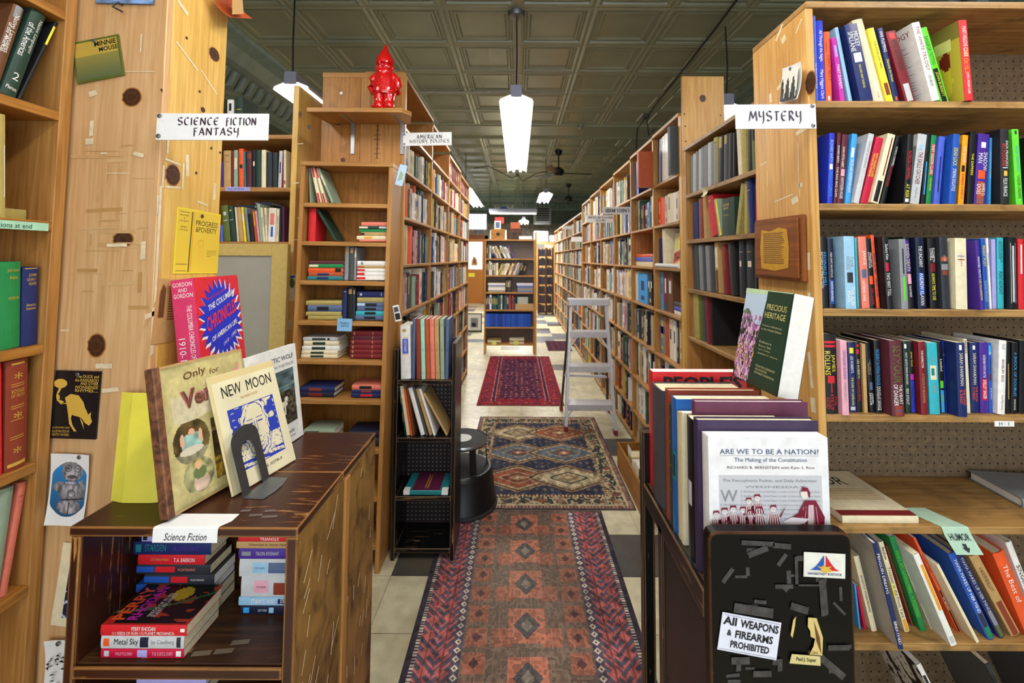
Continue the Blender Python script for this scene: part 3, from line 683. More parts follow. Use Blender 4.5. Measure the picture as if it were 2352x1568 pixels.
row('fourth mystery shelf', 'y', MY+.015, zD, cD, """170 319 222 145 h bk .6|#,bk,.02,.03;JAMES,yl,.24,.5,.5,.85;ROLLINS,yl,.22,.52,.1,.45;#,rd,.53,.62,.25,.75;#,rd,.62,.74,.46,.54;THE,rd,.78,.9,.68,.9;EYE OF,rd,.76,.96,.4,.62;GOD,rd,.8,.94,.12,.36;#,rd,.09,.12,.1,.9;#,rd,.14,.17,.1,.9
365 440 300 335 p pk 2|UNFINISHED BUSINESS,bl,.13,.52,.3,.72;STEPHEN MURDUTT,gy,.56,.8
447 522 315 405 p nv|#,yl,.08,.16,.2,.8;LES ROBERTS,wh,.2,.44,.3,.7;THE DUKE OF CLEVELAND,yl,.5,.9,.3,.65;#,lg,.92,.97,.1,.8
527 599 315 485 p bk|#,rd,.03,.07,.3,.7;#,rd,.1,.17,.2,.7;LES ROBERTS,cm,.25,.52,.3,.7;COLLISION BEND,rd,.53,.84,.3,.7
604 645 335 570 p tn|
667 735 318 610 p bk|LAST SEEN IN,gy,.2,.52,.55,.85;MASSILIA,tn,.22,.54,.15,.5;#,sl,.57,.68,.3,.9;STEVEN,wh,.7,.9,.55,.9;SAYLOR,wh,.7,.92,.1,.5
737 806 292 690 p bk|INCIDENT IN MONA PASSAGE,sb,.13,.62;DOUGLAS SAVAGE,wh,.64,.96
910 1049 298 860 h mr 2.6|SEYMOUR,ol,.06,.56,.2,.8;THE HEART,wh,.58,.84,.55,.85;OF DANGER,wh,.58,.86,.15,.45;#,ch,.86,.99;#,bl,.91,.94,.4,.6
1062 1112 305 1015 p dg|NOT QUITE DEAD ENOUGH,wh,.16,.6;REX STOUT,wh,.66,.88;#,wh,.04,.1,.2,.7
1114 1206 305 1078 p bk|James Swain,yl,.1,.4,.3,.7;#,mg,.46,.54;#,rb,.55,.99;Loaded Dice,bk,.58,.97,.3,.75
1230 1308 310 1182 p dr 1.5|THE INSPECTOR,wh,.12,.36,.3,.6;A TOUCH OF BLACKMAIL,tn,.44,.84,.3,.65
1325 1439 320 1290 p aq 1|#,cm,.32,.52,.2,.8;#,tl,.36,.46,.3,.6;BLACK SUSAN,sp,.2,.3,.2,.8;MERRY MEN,sp,.6,.7,.2,.8
1441 1500 310 1408 p bk|Loaded,wh,.16,.5,.3,.75;#,lm,.55,.65;#,sb,.68,.99;SNAKE,lm,.74,.84
1502 1546 308 1466 p rb|SNAKE,wh,.08,.3;Exploit of Death,or,.34,.74
1630 1728 322 1605 p nv 3|#,wh,.03,.1,.3,.6;SARAH SHANKMAN,cm,.14,.58,.3,.7;THE KING,or,.62,.84,.55,.85;IS DEAD,or,.64,.82,.2,.48
1736 1774 280 1712 p cm|SPHINX,bk,.02,.2,.1,.8
1778 1876 322 1762 p nv|#,wh,.04,.1,.3,.6;SARAH SHANKMAN,cm,.15,.6,.3,.7;THE KING,or,.62,.84,.55,.85;IS DEAD,or,.64,.82,.2,.48
1880 1975 320 1866 p pu|INTERVIEW WITH MATTIE,wh,.18,.5,.3,.7;#,cr,.52,.82,.2,.85;SHELLEY SINGER,wh,.53,.8,.3,.75
1977 2060 325 1962 p bl|#,sb,.04,.16,.1,.8;TOR,wh,.13,.17,.1,.7;#,nv,.22,.42,.4,.6;#,mr,.44,.54;JULIE SMITH,wh,.6,.84,.3,.75
2066 2150 300 2085 h wh 1|TALES,gy,.04,.12;BANBURY BOG,dr,.26,.56,.3,.65;Foul Play Press,br,.74,.94,.3,.6
2166 2212 320 2160 p bk|#,tn,.3,.8,.4,.6
2216 2286 320 2226 p bk|A SHOCK OF DOUBLES,sb,.14,.76,.3,.75;EDWARD MAGUIRE,wh,.8,.95
2300 2400 300 2310 p bk|""", group='paperbacks on the fourth mystery shelf')
# printed covers that show on the mystery shelves
def byl(start):
    return [o for o in D.objects if o.get('label', '').startswith(start)][0]
def dims(r):
    vs = [c for c in r.children if c.name.startswith('cover')][0].data.vertices
    return [min(v.co[i] for v in vs) for i in range(3)], [max(v.co[i] for v in vs) for i in range(3)]
b = byl('red hardback with white lettering, thirteenth from left on top'); lo, hi = dims(b)
paint('cover_picture', (lo[0], hi[1], 0), (0, -hi[1]+.002, 0), (0, 0, hi[2]), 24, 34, lambda U, V: sel((U > -1, H('c8ae3e')[0]), (V > .8, H('8c7c38')[0]), ((((U-.55)**2+(V-.3)**2) < .07), H('e4c83c')[0]), (((U-.25)**2*4+(V-.45)**2) < .06, H('4a2418')[0]), ((((U-.7)**2+(V-.56)**2) < .012), H('7a2018')[0]), ((U > .5) & (U < .85) & (V > .68) & (V < .82), H('e8dc8a')[0])), b)
b = byl('white paperback with dark red lettering'); lo, hi = dims(b); g = MB()
sd = lambda y0, z0, wd, hg: ((lo[0], hi[1]*(1-y0), hi[2]*z0), (0, -hi[1]*wd, 0), (0, 0, hi[2]*hg))
def left_cover(start, m):
    b_ = byl(start); lo, hi = dims(b_); q = MB(); q.quad([(lo[0]-.0004, .003, 0), (lo[0]-.0004, hi[1], 0), (lo[0]-.0004, hi[1], hi[2]), (lo[0]-.0004, .003, hi[2])], m); q.build('back_cover', b_)
g.text('TRILOGY', *sd(.3, .86, .6, .07), 'l:dr')
for k in range(20): g.quad([Vector(sd(.1, .74-.034*k, 0, 0)[0])+Vector((-.0005, a, c_)) for a, c_ in ((0, 0), (-hi[1]*R_.uniform(.55, .8), 0), (-hi[1]*.6, hi[2]*.01), (0, hi[2]*.01))], 'l:gy')
g.build('cover_print', b)
# humor shelf, books slumped to the left
cH = (1480, 1180, 2.697)
row('humor shelf', 'y', MY+.03, zF, cH, """1333 1352 440 1303 p sb -1|
1364 1390 450 1300 p cr -1|
1412 1447 265 1298 h cm|SLIGHTLY OVERDRAWN,cb,.2,.8,.3,.65
1582 1612 185 1418 h nv 5|PENGUIN DREAMS,wh,.08,.5;BREATHED,wh,.74,.95
1617 1650 178 1452 h cm|Belshaw,cb,.06,.2;Trickster in the Front Yard,br,.28,.84;#,am,.86,.99;#,yl,.45,.6,.0,.3
1662 1702 200 1500 h ch -2|COLLECTED STORIES,or,.2,.8
1718 1757 145 1493 p gn|WHAT AM I DOING HERE,lm,.15,.6;K. MCDONALD,lm,.64,.85
1781 1830 238 1578 p cm -1|MODERN LIVING,ch,.2,.5;#,dr,.52,.68,.3,.7
1902 1945 258 1662 p wh 4|#,wh,.0,.12;#,am,.12,.62,.4,.9;#,lg,.9,.97,.2,.8
1950 1975 152 1668 p or|RICHARD FORD,dr,.05,.5;#,bk,.56,.99;MY BIG FAT,wh,.6,.8
2062 2084 320 1812 h cm 3|
2132 2180 252 1884 h bl 2|MAMA MAKES UP HER MIND,wh,.08,.7,.3,.75;#,cb,.7,.86;#,gn,.86,.99
2202 2250 242 1924 h nv 1.5|MAMA MAKES UP HER MIND,lg,.08,.7,.3,.75;#,gy,.7,.86;#,ol,.86,.99
2278 2345 268 2014 h tn 1|#,ch,.58,.99;A NICE PETER ELLIOTT,br,.15,.45,.2,.7
2372 2452 250 2160 h or 1|The Best of,wh,.15,.6,.3,.7
2458 2500 180 2240 h wh|SINGULAR,bk,.25,.6""", group='books on the humor shelf')
left_cover('navy blue hardback with white lettering, fourth from left on humor', 'p:b4b0a6')
# papers lying on the case
r = book(Matrix.Translation((1.055, MY+.012, zE+.0005)) @ Matrix.Rotation(.0, 4, 'Z') @ Matrix.Rotation(-PI/2, 4, 'Y'), .018, .2, .245, 'p', 'cm', '#,cm,0,1,0,.9', 'cream paperback with red flap lying on the empty shelf below the mysteries', 'books lying on the bare shelf', 0)
q = MB(); q.quad([(.0184, .004, -.0), (.0184, .004, .2), (.0184, .028, .2), (.0184, .028, 0)], 'p:dr'); q.text('OR', (.0186, .16, .13), (0, 0, -.07), (0, .045, 0), 'l:bk', lift=-.0004)
for k in range(7): q.quad([(.0186, .08+.009*k, .02), (.0186, .08+.009*k, .17), (.0186, .083+.009*k, .17), (.0186, .083+.009*k, .02)], 'p:tn')
q.build('cover_print', r)
book(Matrix.Translation((1.75, MY+.045, zE+.0005)) @ Matrix.Rotation(-.12, 4, 'Z') @ Matrix.Rotation(-PI/2, 4, 'Y'), .026, .34, .165, 'h', 'gy', '', 'grey hardback lying at the right end of the bare shelf', 'books lying on the bare shelf')
for k, (x, c, a) in enumerate(((.98, 'wh', .75), (1.16, 'cb', .75), (1.3, 'dy', .7), (1.42, 'tn', .6))):
    book(Matrix.Translation((x+.2, MY+.03, .121+.002*k)) @ Matrix.Rotation(-a*.6, 4, 'Y'), .012, .3, .2, 'p', c, '#,bk,.1,.8,.1,.7', '%s comic album slumped on the bottom shelf under the humor books, %s from left' % (CN[c][0], ORD[k]), 'albums on the bottom shelf')
    if k in (0, 1): left_cover('%s comic album' % CN[c][0], 'paper' if k == 0 else 'p:dy')
b = byl('white comic album'); lo, hi = dims(b)
paint('back_picture', (lo[0]-.0006, hi[1], 0), (0, -hi[1], 0), (0, 0, hi[2]), 30, 40, lambda U, V: np.where(((vnoise(U, V, 11, 2) > .55) | (np.abs(np.sin(U*17+V*9)) < .12))[..., None], H('202024')[0], H('e4e2dc')[0]), b)
# ---------------------------------------------------------------- left foreground: reference shelf, boxed post
LX = -1.10
LZ = [2.04, 1.793, 1.53, 1.244, .977, .707, .42, .12]
case('bookcase', 'orange pine bookcase at the left edge holding old reference books', Matrix.Translation((LX, .30, 0)) @ Matrix.Rotation(PI/2, 4, 'Z'), .752, .27, 2.6, LZ, 'pine_orange', .026, .022, 'fir', sm='fir')
zone('x', LX, LZ, 2.6, -9, 1.0248)
cl1 = (0, 0, 1.96)
row('upper shelf of the left-edge bookcase', 'x', LX-.015, LZ[1], cl1, """-70 -8 22 62 h br|Native Languages,wh,.1,.55;of the Americas,wh,.15,.62,.1,.4;#,gy,.0,.14
-4 70 40 146 h dg|Native Languages,wh,.08,.48,.55,.9;of the Americas,wh,.16,.55,.1,.5;_2,wh,.74,.82,.3,.7;_Plenum,wh,.89,.93,.15,.85
78 124 96 252 h bk|#,yl,.06,.3,.1,.9""", PI/2, .2)
row('second shelf of the left-edge bookcase', 'x', LX-.015, LZ[2], cl1, """-18 28 508 -18 h kh|#,wh,.3,.8,.8,.9""", PI/2, .2)
book(Matrix.Translation((LX-.06, 1.0235, LZ[2]+.0005)) @ Matrix.Rotation(PI/2, 4, 'Z') @ Matrix.Rotation(-PI/2, 4, 'Y'), .026, .085, .17, 'p', 'kh', '', 'khaki paperback lying flat beside the tan one on the left-edge shelf', None, 0)
row('third shelf of the left-edge bookcase', 'x', LX-.015, LZ[3], cl1, """-5 94 1182 0 h gn|_John Quincy,gd,.06,.14,.3,.9;_Adams,gd,.16,.2,.4,.8;_AMERICAN,gd,.4,.44,.35,.9
97 182 1205 105 h nv|_JOHN,gd,.08,.13,.3,.8;_QUINCY,gd,.14,.18,.2,.8;_ADAMS,gd,.19,.23,.3,.8;_American,gd,.46,.5,.2,.8;_Statesmen,gd,.5,.55,.2,.8;#,gd,.01,.02,.1,.9""", PI/2, .15)
cl2 = (0, 780, 1.99)
row('fourth shelf of the left-edge bookcase', 'x', LX-.015, LZ[4], cl2, """0 14 110 -4 h rd|
22 124 100 30 h ch|#,gd,.03,.045;#,gd,.22,.225;#,gd,.24,.245;_VOYAGE,gd,.27,.31,.2,.8;_OF TRUTH,gd,.31,.35,.2,.8;#,gd,.42,.425;#,gd,.44,.445;#,gd,.55,.555;#,gd,.7,.705;#,gd,.72,.725;_*,gd,.12,.18,.3,.7;_*,gd,.48,.54,.3,.7;_*,gd,.8,.86,.3,.7;#,gd,.94,.97,.1,.9""", PI/2, .16)
row('fifth shelf of the left-edge bookcase', 'x', LX-.015, LZ[5], cl2, """-70 -8 690 10 h sg|
-2 74 660 92 h sp|_SPANISH,dr,.1,.15,.2,.8;_AMERICAN,dr,.15,.2,.2,.8""", PI/2, .2)
r, mb = sticker('shelf_tag', 'mint green paper tag hanging from the second shelf edge at the left', 'label', frame(atx(38, 517, LX+.003), (0, 1, 0), (0, 0, 1)), .13, .018, 'p:mt', .0004)
mb.text('Additions at end', (-.06, -.006, 0), (.09, 0, 0), (0, .011, 0), 'l:dg'); mb.build('tag_sheet', r)
PY_ = 1.06
P = lambda px, py: aty(px, py, PY_)
XR = -.883
post = thing('boxed_post', 'broad knotty pine boxed post at left, bearing the fantasy sign', 'post', Vector((LX, PY_, 0)))
g = MB(); g.box((-.05, 0, 0), (XR-LX, .02, 2.75), 'pine_pale', None, 2)
o_ = Vector((LX, PY_, 0)); U, V = (1, 0, 0), (0, 0, 1)
for px, py, rx, ry in ((303, 223, .022, .022), (283, 549, .023, .018), (222, 793, .02, .026)): knot(g, P(px, py)-o_, U, V, rx, ry)
for k in range(34):
    px, py = R_.uniform(200, 335), R_.uniform(330, 720)
    strip(g, P(px, py)-o_, U, V, R_.choice((.03, .05, .09)), R_.choice((.0015, .002, .004, .009)), R_.choice((0, 0, 0, 0, PI/2, .05)), R_.choice(('p:c39762', 'p:cfaa76', 'p:bb8f58', 'p:c9a06c')), .0004+.00002*k)
for px, py, w, h, a in ((320, 165, .08, .002, 0), (215, 215, .02, .014, .3), (212, 295, .01, .04, 0), (207, 325, .02, .016, 0), (240, 352, .016, .004, 0), (320, 355, .026, .01, -.3), (272, 398, .06, .002, 0), (375-50, 100, .004, .05, 0), (270, 563, .05, .008, 0), (330, 575, .012, .045, 0), (255, 895, .04, .01, .1), (240, 840, .04, .012, 0), (150, 758, .02, .004, 0)):
    strip(g, P(px, py)-o_, U, V, w, h, a, 'tape', .0016)
g.build('front_board', post, .002)
g = MB(); g.box((XR-LX-.02, .0205, 0), (XR-LX, .222, 2.75), 'pine_yellow', None, 2)
S = lambda px, py: atx(px, py, XR)-o_
SU = (0, 1, 0)
knot(g, S(492, 125), SU, V, .02, .018); knot(g, S(466, 252), SU, V, .008, .007)
knot(g, S(397, 402), SU, V, .022, .026)
for px, py, w, h, a in ((397, 372, .05, .006, -.1), (420, 405, .006, .07, 0), (397, 430, .05, .006, .1), (374, 405, .006, .06, 0), (430, 130, .09, .006, -.5), (480, 190, .08, .005, -.6), (420, 18, .04, .012, -.5), (430, 380, .012, .06, .1), (492, 440, .01, .05, 0), (362, 470, .006, .05, 0), (465, 467, .04, .006, -.2), (385, 335, .006, .04, 0), (362, 560, .008, .3, 0), (350, 760, .01, .12, 0), (352, 720, .05, .012, .2)):
    strip(g, S(px, py), SU, V, w, h, a, 'tape', .0008)
for px, py in ((428, 87), (370, 207), (485, 340), (505, 350), (450, 397), (368, 315), (458, 210)):
    g.add([S(px, py)+Vector((.0012, .004*math.cos(a*PI/4), .004*math.sin(a*PI/4))) for a in range(8)], [tuple(range(8))], 'knot')
lab(g.build('side_board', post, .002), 'yellow pine side board with nail holes and tape remains')
def onpost(name, label, cat, pxs, m, t=.0008, bend=.0, lift=.005):
    """a card tacked to the post's front; pxs = bl, br, tl pixel corners"""
    bl, br, tl = [P(*p) for p in pxs]; u, v = br-bl, tl-bl
    M = frame(bl+u/2+v/2-Vector((0, lift, 0)), u, v)
    r, mb = sticker(name, label, cat, M, u.length, v.length, m, t, bend)
    return r, mb, u.length, v.length
# tacked cards
r, mb, w, h = onpost('book_cover', 'small olive square book cover pinned askew high on the boxed post', 'picture', ((180, 195), (288, 174), (169, 101)), 'p:ol', .003)
mb.text('Story of', (-w*.4, h*.27, 0), (w*.42, 0, 0), (0, h*.11, 0), 'l:tn'); mb.text('MINNIE', (-w*.02, h*.3, 0), (w*.46, .0, 0), (0, h*.12, 0), 'l:bk', bold=.02); mb.text('MOUSE', (w*.06, h*.16, 0), (w*.4, 0, 0), (0, h*.11, 0), 'l:bk', bold=.02)
mb.build('cover_card', r)
paint('cover_picture', (-w*.46, -h*.45, .0002), (w*.92, 0, 0), (0, h*.9, 0), 24, 24, lambda U, V: np.where((V > .62)[..., None], H('c0a444')[0], H('5c6a44')[0]*(1-V)[..., None]+H('b89c44')[0]*V[..., None]), r, lift=.0001)
tack(r, .0, h*.44)
r, mb, w, h = onpost('picture_card', 'blue printed card cut by the top edge, above the olive cover', 'picture', ((227, 10), (360, 13), (226, -62)), 'p:sl')
mb.build('card', r); paint('card_picture', (-w/2*.98, -h/2*.96, 0), (w*.98, 0, 0), (0, h*.94, 0), 24, 14, lambda U, V: H('7a9cc8')[0]*(.7+.5*vnoise(U, V, 9)[..., None]), r)
nl = thing('bent_nail', 'bent nail sticking out of the post under the blue card', 'nail', P(282, 12))
MB().tube([(0, .01, 0), (0, -.012, 0), (-.012, -.014, -.012), (.012, -.013, -.024)], .0022, 'dark_steel').build('nail_shaft', nl)
r, mb, w, h = onpost('book_cover', 'black cover with a yellow kangaroo pinned to the boxed post', 'picture', ((120, 1004), (224, 1007), (133, 849)), 'p:bk', .003)
for k, (t, y, ww) in enumerate((('The DUCK and', .40, .5), ('the KANGAROO', .345, .52), ('AND OTHER', .295, .4), ('NONSENSE', .24, .5), ('RHYMES....', .19, .5))): mb.text(t, (w*.47-w*ww, h*y-.0, 0), (w*ww, 0, 0), (0, h*.045, 0), 'l:gd', bold=.01)
for k, t in enumerate(('by EDWARD LEAR', 'ILLUSTRATED BY', 'KEITH WARD')): mb.text(t, (-w*.46, -h*(.36+.05*k), 0), (w*.38, 0, 0), (0, h*.035, 0), 'l:gd')
def poly(mb, pts, w, h, m, lift=.0006, T=None): mb.add([(x*w, y*h, lift) for x, y in pts], [tuple(range(len(pts)))], m, None, None, T)
kg = 'l:gd'
poly(mb, [(-.24, .1), (-.12, .16), (.06, .14), (.18, .04), (.22, -.04), (.26, -.08), (.3, -.14), (.36, -.1), (.36, -.17), (.4, -.24), (.34, -.3), (.24, -.26), (.16, -.19), (.08, -.17), (.0, -.16), (-.08, -.14), (-.16, -.06)], w, h, kg)
poly(mb, [(-.2, .04), (-.02, -.06), (-.07, -.2), (-.02, -.3), (.08, -.39), (.02, -.39), (-.1, -.28), (-.14, -.14)], w, h, kg, .0008)
poly(mb, [(.12, -.17), (.2, -.25), (.24, -.36), (.16, -.25)], w, h, kg, .0008)
tl = [(-.36, .24), (-.41, .14), (-.38, .06), (-.28, .01), (-.12, .02)]
for a, b_ in zip(tl[:-1], tl[1:]): poly(mb, [(a[0]-.03, a[1]), (a[0]+.035, a[1]+.01), (b_[0]+.035, b_[1]+.03), (b_[0]-.03, b_[1]-.01)], w, h, kg, .0007)
poly(mb, [(-.36+.15*math.cos(a*.5), .31+.07*math.sin(a*.5)) for a in range(13)], w, h, kg, .0009)
mb.build('cover_card', r); tack(r, -.0, h*.45)
r, mb, w, h = onpost('photo_print', 'blue photo of a grey carved stone figure taped to the boxed post', 'picture', ((119, 1199), (206, 1203), (124, 1036)), 'paper', .0006, .02)
mb.build('print_sheet', r)
def statue(U, V):
    n = vnoise(U, V, 24, 3); e = lambda cx, cy, a, b: ((U-cx)/a)**2+((V-cy)/b)**2
    m = (e(.58, .75, .3, .17) < 1) | (e(.58, .93, .2, .06) < 1) | (e(.56, .42, .32, .17) < 1) | (e(.25, .5, .2, .08) < 1) | (e(.55, .2, .34, .12) < 1) | (e(.86, .45, .12, .16) < 1) | (e(.3, .87, .1, .06) < 1)
    sh = .95-.35*np.sin(3.1*(U-.2))*0+.35*(n-.5)
    for cx, cy, a, b, k in ((.56, .78, .3, .19, .25), (.56, .42, .34, .2, .3), (.55, .2, .36, .14, .3)): sh = np.where(e(cx, cy, a, b) < 1, 1.25-k*2*e(cx, cy, a, b)*.8+.3*(n-.5), sh)
    for cx in (.45, .72): sh = np.where(np.abs(e(cx, .79, .1, .055)-.8) < .25, .6, sh); sh = np.where(e(cx, .79, .04, .012) < 1, .45, sh)
    sh = np.where(e(.59, .74, .06, .05) < 1, 1.3, sh); sh = np.where((e(.57, .66, .13, .03) < 1), .5, sh)
    for k in range(6): sh = np.where(e(.34+.09*k, .585-.02*np.sin(k*.63), .045, .028) < 1, 1.25, sh); sh = np.where(np.abs(e(.34+.09*k, .585-.02*np.sin(k*.63), .05, .032)-1.) < .2, .3, sh)
    sh = np.where(np.abs(e(.6, .4, .12, .06)-.8) < .2, .65, sh)*(.7+.6*vnoise(U, V, 14, 9)); sh = np.where((np.abs(V-.28-.05*U) < .012) | (np.abs(U-.55) < .012) & (V < .26), .4, sh)
    return np.where(m[..., None], H('a29ea4')[0]*np.clip(sh, .2, 1.4)[..., None]*.85, H('2f86c8')[0]*(.6+.5*V[..., None]))
paint('photo', (-w*.45, -h*.42, 0), (w*.9, 0, 0), (0, h*.9, 0), 64, 100, statue, r, lift=.003); tack(r, .02, h*.46, .004)
r, mb, w, h = onpost('picture_card', 'dark blue abstract print in a cream mount low on the boxed post', 'picture', ((128, 1432), (200, 1440), (142, 1242)), 'p:cm', .001, 0, .004)
mb.build('mount', r); paint('print', (-w*.18, -h*.40, 0), (w*.62, 0, 0), (0, h*.72, 0), 18, 44, lambda U, V: np.where((np.sin(U*9+4*np.sin(V*11))+.6*np.sin(V*30) > .9)[..., None], H('b8c4e0')[0], H('1c2440')[0]), r)
r, mb, w, h = onpost('paper_sheet', 'white sheet with black ink doodles at the foot of the boxed post', 'paper', ((113, 1600), (178, 1600), (116, 1458)), 'paper', .0005, .03, .006)
for k in range(26):
    a, b_ = R_.uniform(-.45, .3), R_.uniform(-.45, .25); mb.quad([(w*a, h*b_, .008), (w*(a+R_.uniform(.05, .3)), h*(b_+R_.uniform(-.04, .06)), .008), (w*(a+.1), h*(b_+.03), .008)], 'l:bk')
mb.build('sheet', r); tack(r, -.0, h*.46, .01)
# papers on the post's aisle side
def onside(name, label, cat, pxs, m, t=.0008, bend=0., lift=.002, group=None):
    bl, br, tl = [atx(p[0], p[1], XR) for p in pxs]; u, v = br-bl, tl-bl
    r, mb = sticker(name, label, cat, frame(bl+u/2+v/2+Vector((lift, 0, 0)), u, v), u.length, v.length, m, t, bend, group)
    return r, mb, u.length, v.length
r, mb, w, h = onside('dust_jacket', 'yellow book jacket PROGRESS & POVERTY tacked to the boxed post', 'book jacket', ((400, 628), (501, 627), (402, 474)), 'p:yl', .001, .0)
poly(mb, [(-.5, -.5), (.5, -.5), (.5, .5), (-.5, .5)], w*.97, h*.97, 'l:e6c440', .0002)
mb.text('PROGRESS', (-w*.09, h*.26, 0), (w*.52, 0, 0), (0, h*.085, 0), 'l:bk', keep=False); mb.text('&POVERTY', (-w*.09, h*.155, 0), (w*.5, 0, 0), (0, h*.085, 0), 'l:bk', keep=False)
poly(mb, [(-.21, -.48), (-.19, -.48), (-.17, .46), (-.19, .46)], w, h, 'l:dg', .0005); poly(mb, [(-.17, -.48), (-.15, -.48), (-.13, .46), (-.15, .46)], w, h, 'l:am', .0005)
for y in (.44, -.36, -.46): poly(mb, [(-.46, y), (-.24, y), (-.24, y+.006), (-.46, y+.006)], w, h, 'l:bk')
for k, t in enumerate(('PROGRESS', '&', 'POVERTY', '', 'HENRY', 'GEORGE')):
    if t: mb.text(t, (-w*.44, h*(.38-.045*k), 0), (w*.19, 0, 0), (0, h*.025, 0), 'l:br')
for a in range(16):
    t0, t1 = a*PI/8, (a+1)*PI/8; poly(mb, [(.05+.07*math.cos(t0), -.02+.06*math.sin(t0)), (.05+.07*math.cos(t1), -.02+.06*math.sin(t1)), (.05+.06*math.cos(t1), -.02+.05*math.sin(t1)), (.05+.06*math.cos(t0), -.02+.05*math.sin(t0))], w, h, 'l:am')
for x in (.0, .06): poly(mb, [(x, -.27), (x+.04, -.27), (x+.04, -.09), (x, -.09)], w, h, 'l:eabc44', .0004)
for k, t in enumerate(('The cause of the', 'increase of want', 'with increase of', 'wealth')): mb.text(t, (w*.2, h*(-.14-.03*k), 0), (w*(.22 if k < 3 else .1), 0, 0), (0, h*.018, 0), 'l:br')
mb.build('jacket_sheet', r); tack(r, w*.03, h*.42, .0006, .005, 'dark_steel')
r, mb, w, h = onside('torn_jacket', 'torn tan jacket scrap with a standing figure, below the yellow jacket', 'paper', ((351, 790), (402, 783), (356, 640)), 'p:tn', .001)
poly(mb, [(-.35, -.1), (-.1, -.1), (-.12, .35), (-.25, .42), (-.36, .3)], w, h, 'l:br')
for k in range(14): poly(mb, [(.05, .38-.04*k), (.42, .38-.04*k), (.42, .395-.04*k), (.05, .395-.04*k)], w, h, 'l:ch')
mb.build('scrap', r)
r, mb, w, h = onside('crumpled_paper', 'crumpled rust and cream paper hanging at the top of the boxed post', 'paper', ((478, 38), (535, 42), (468, -30)), 'p:rs', .001, .12, .012)
poly(mb, [(-.3, -.4), (.2, -.35), (.35, .4), (-.1, .3)], w, h, 'l:tn', .04); mb.build('sheet', r)
# section signs
def sign(name, label, pxs, y, lines, ink, dots=(), group='hand-lettered section signs', grime=True, back=.0):
    bl, br, tl = [aty(p[0], p[1], y) for p in pxs]; u, v = br-bl, tl-bl
    M = frame(bl+u/2+v/2, u, v); w, h = u.length, v.length
    r = thing(name, label, 'sign', M, group)
    b = MB(); b.box((-w/2, -h/2, -.004), (w/2, h/2, 0), 'paper')
    for t, x0, x1, y0, y1 in lines: pen(b, t, (-w/2+w*x0, -h/2+h*y0, 0), (w*(x1-x0), 0, 0), (0, h*(y1-y0), 0), ink, .21)
    if grime:
        for k in range(22):
            gx, gy = w*R_.choice((R_.uniform(.42, .49), -R_.uniform(.42, .49))), h*R_.uniform(-.45, .45)
            b.quad([(gx+dx*.001, gy+dy*.001, .0004) for dx, dy in ((0, 0), (1, 0), (1, 1), (0, .7))], 'l:dy')
    b.build('board', r, .0004)
    for x, yy in dots: tack(r, w*x, h*yy, 0, .0055)
    return r
sign('section_sign', 'white sign lettered SCIENCE FICTION FANTASY nailed to the boxed post', ((360, 321), (617, 322), (358, 260)), 1.04, [('SCIENCE', .19, .56, .56, .84), ('FICTION', .62, .895, .56, .84), ('FANTASY', .33, .745, .18, .46)], 'l:3a2430', ((-.475, .4), (-.475, -.36)))
sign('section_sign', 'white sign lettered MYSTERY nailed to the right bookcase corner', ((1691, 296), (1876, 295), (1689, 240)), 1.152, [('MYSTERY', .16, .82, .32, .72)], 'l:4a4250', ((.455, .42), (.455, -.38)))
# ---------------------------------------------------------------- the dark cabinet with science fiction paperbacks
KX0, KX1, KY0, KY1, KY2, KZ = -.855, -.420, .872, 1.085, 1.325, .93
cab = thing('cabinet', 'scuffed dark brown open cabinet with science fiction paperbacks inside', 'cabinet', Vector((KX0, KY0, 0)))
w, d = KX1-KX0, KY1-KY0
for nm, a, b_, m in (('side_panel', (0, 0, 0), (.016, d, KZ-.018), 'dark_wood'), ('side_panel', (w-.018, 0, 0), (w, d, KZ-.018), 'cabinet_side'), ('top_board', (-.004, -.006, KZ-.018), (w, d, KZ), 'dark_wood'),
                    ('shelf', (.0165, .004, 0.6557), (w-.0185, d-.008, 0.6737), 'cabinet_inner'), ('shelf', (.0165, .004, .555), (w-.0185, d-.008, .573), 'cabinet_inner'), ('shelf', (.0165, .004, .03), (w-.0185, d-.008, .048), 'cabinet_inner'), ('back_panel', (.0165, d-.007, 0), (w-.0185, d-.001, KZ-.0185), 'cabinet_inner'),
                    ('front_stile', (0, -.006, 0), (.018, -.0002, KZ-.0185), 'dark_wood'), ('front_stile', (w-.022, -.006, 0), (w, -.0002, KZ-.0185), 'dark_wood'), ('front_rail', (.0185, -.006, 0.6522), (w-.0225, -.0002, 0.6732), 'dark_wood')):
    g = MB(); g.box(a, b_, m)
    if nm == 'shelf' and a[2] > .6:
        for x, y in ((.2, .03), (.24, .025), (.28, .03), (.15, .02), (.3, .05)): strip(g, (x, y, 0.6737), (1, 0, 0), (0, 1, 0), .035, .012, .1, 'p:7a6a58', .0006)
    if nm == 'side_panel' and m == 'cabinet_side':
        for k in range(26): strip(g, (w, R_.uniform(.02, d-.02), R_.uniform(.2, .88)), (0, 1, 0), (0, 0, 1), R_.uniform(.02, .07), .004, R_.uniform(.7, 1.5), 'tape', .0006+.00003*k)
    if nm == 'top_board':
        for x, y, s in ((.36, .03, .03), (.33, .035, .025), (.3, .05, .02), (.35, .05, .02)): strip(g, (x, y, KZ), (1, 0, 0), (0, 1, 0), s, .008, .1, 'p:6a5e56', .0006)
    g.build(nm, cab, .0015)
cb2 = thing('cabinet', 'second scuffed cabinet standing back to back behind the science fiction one', 'cabinet', Vector((KX0, KY1+.001, 0)))
d2 = KY2-KY1-.001
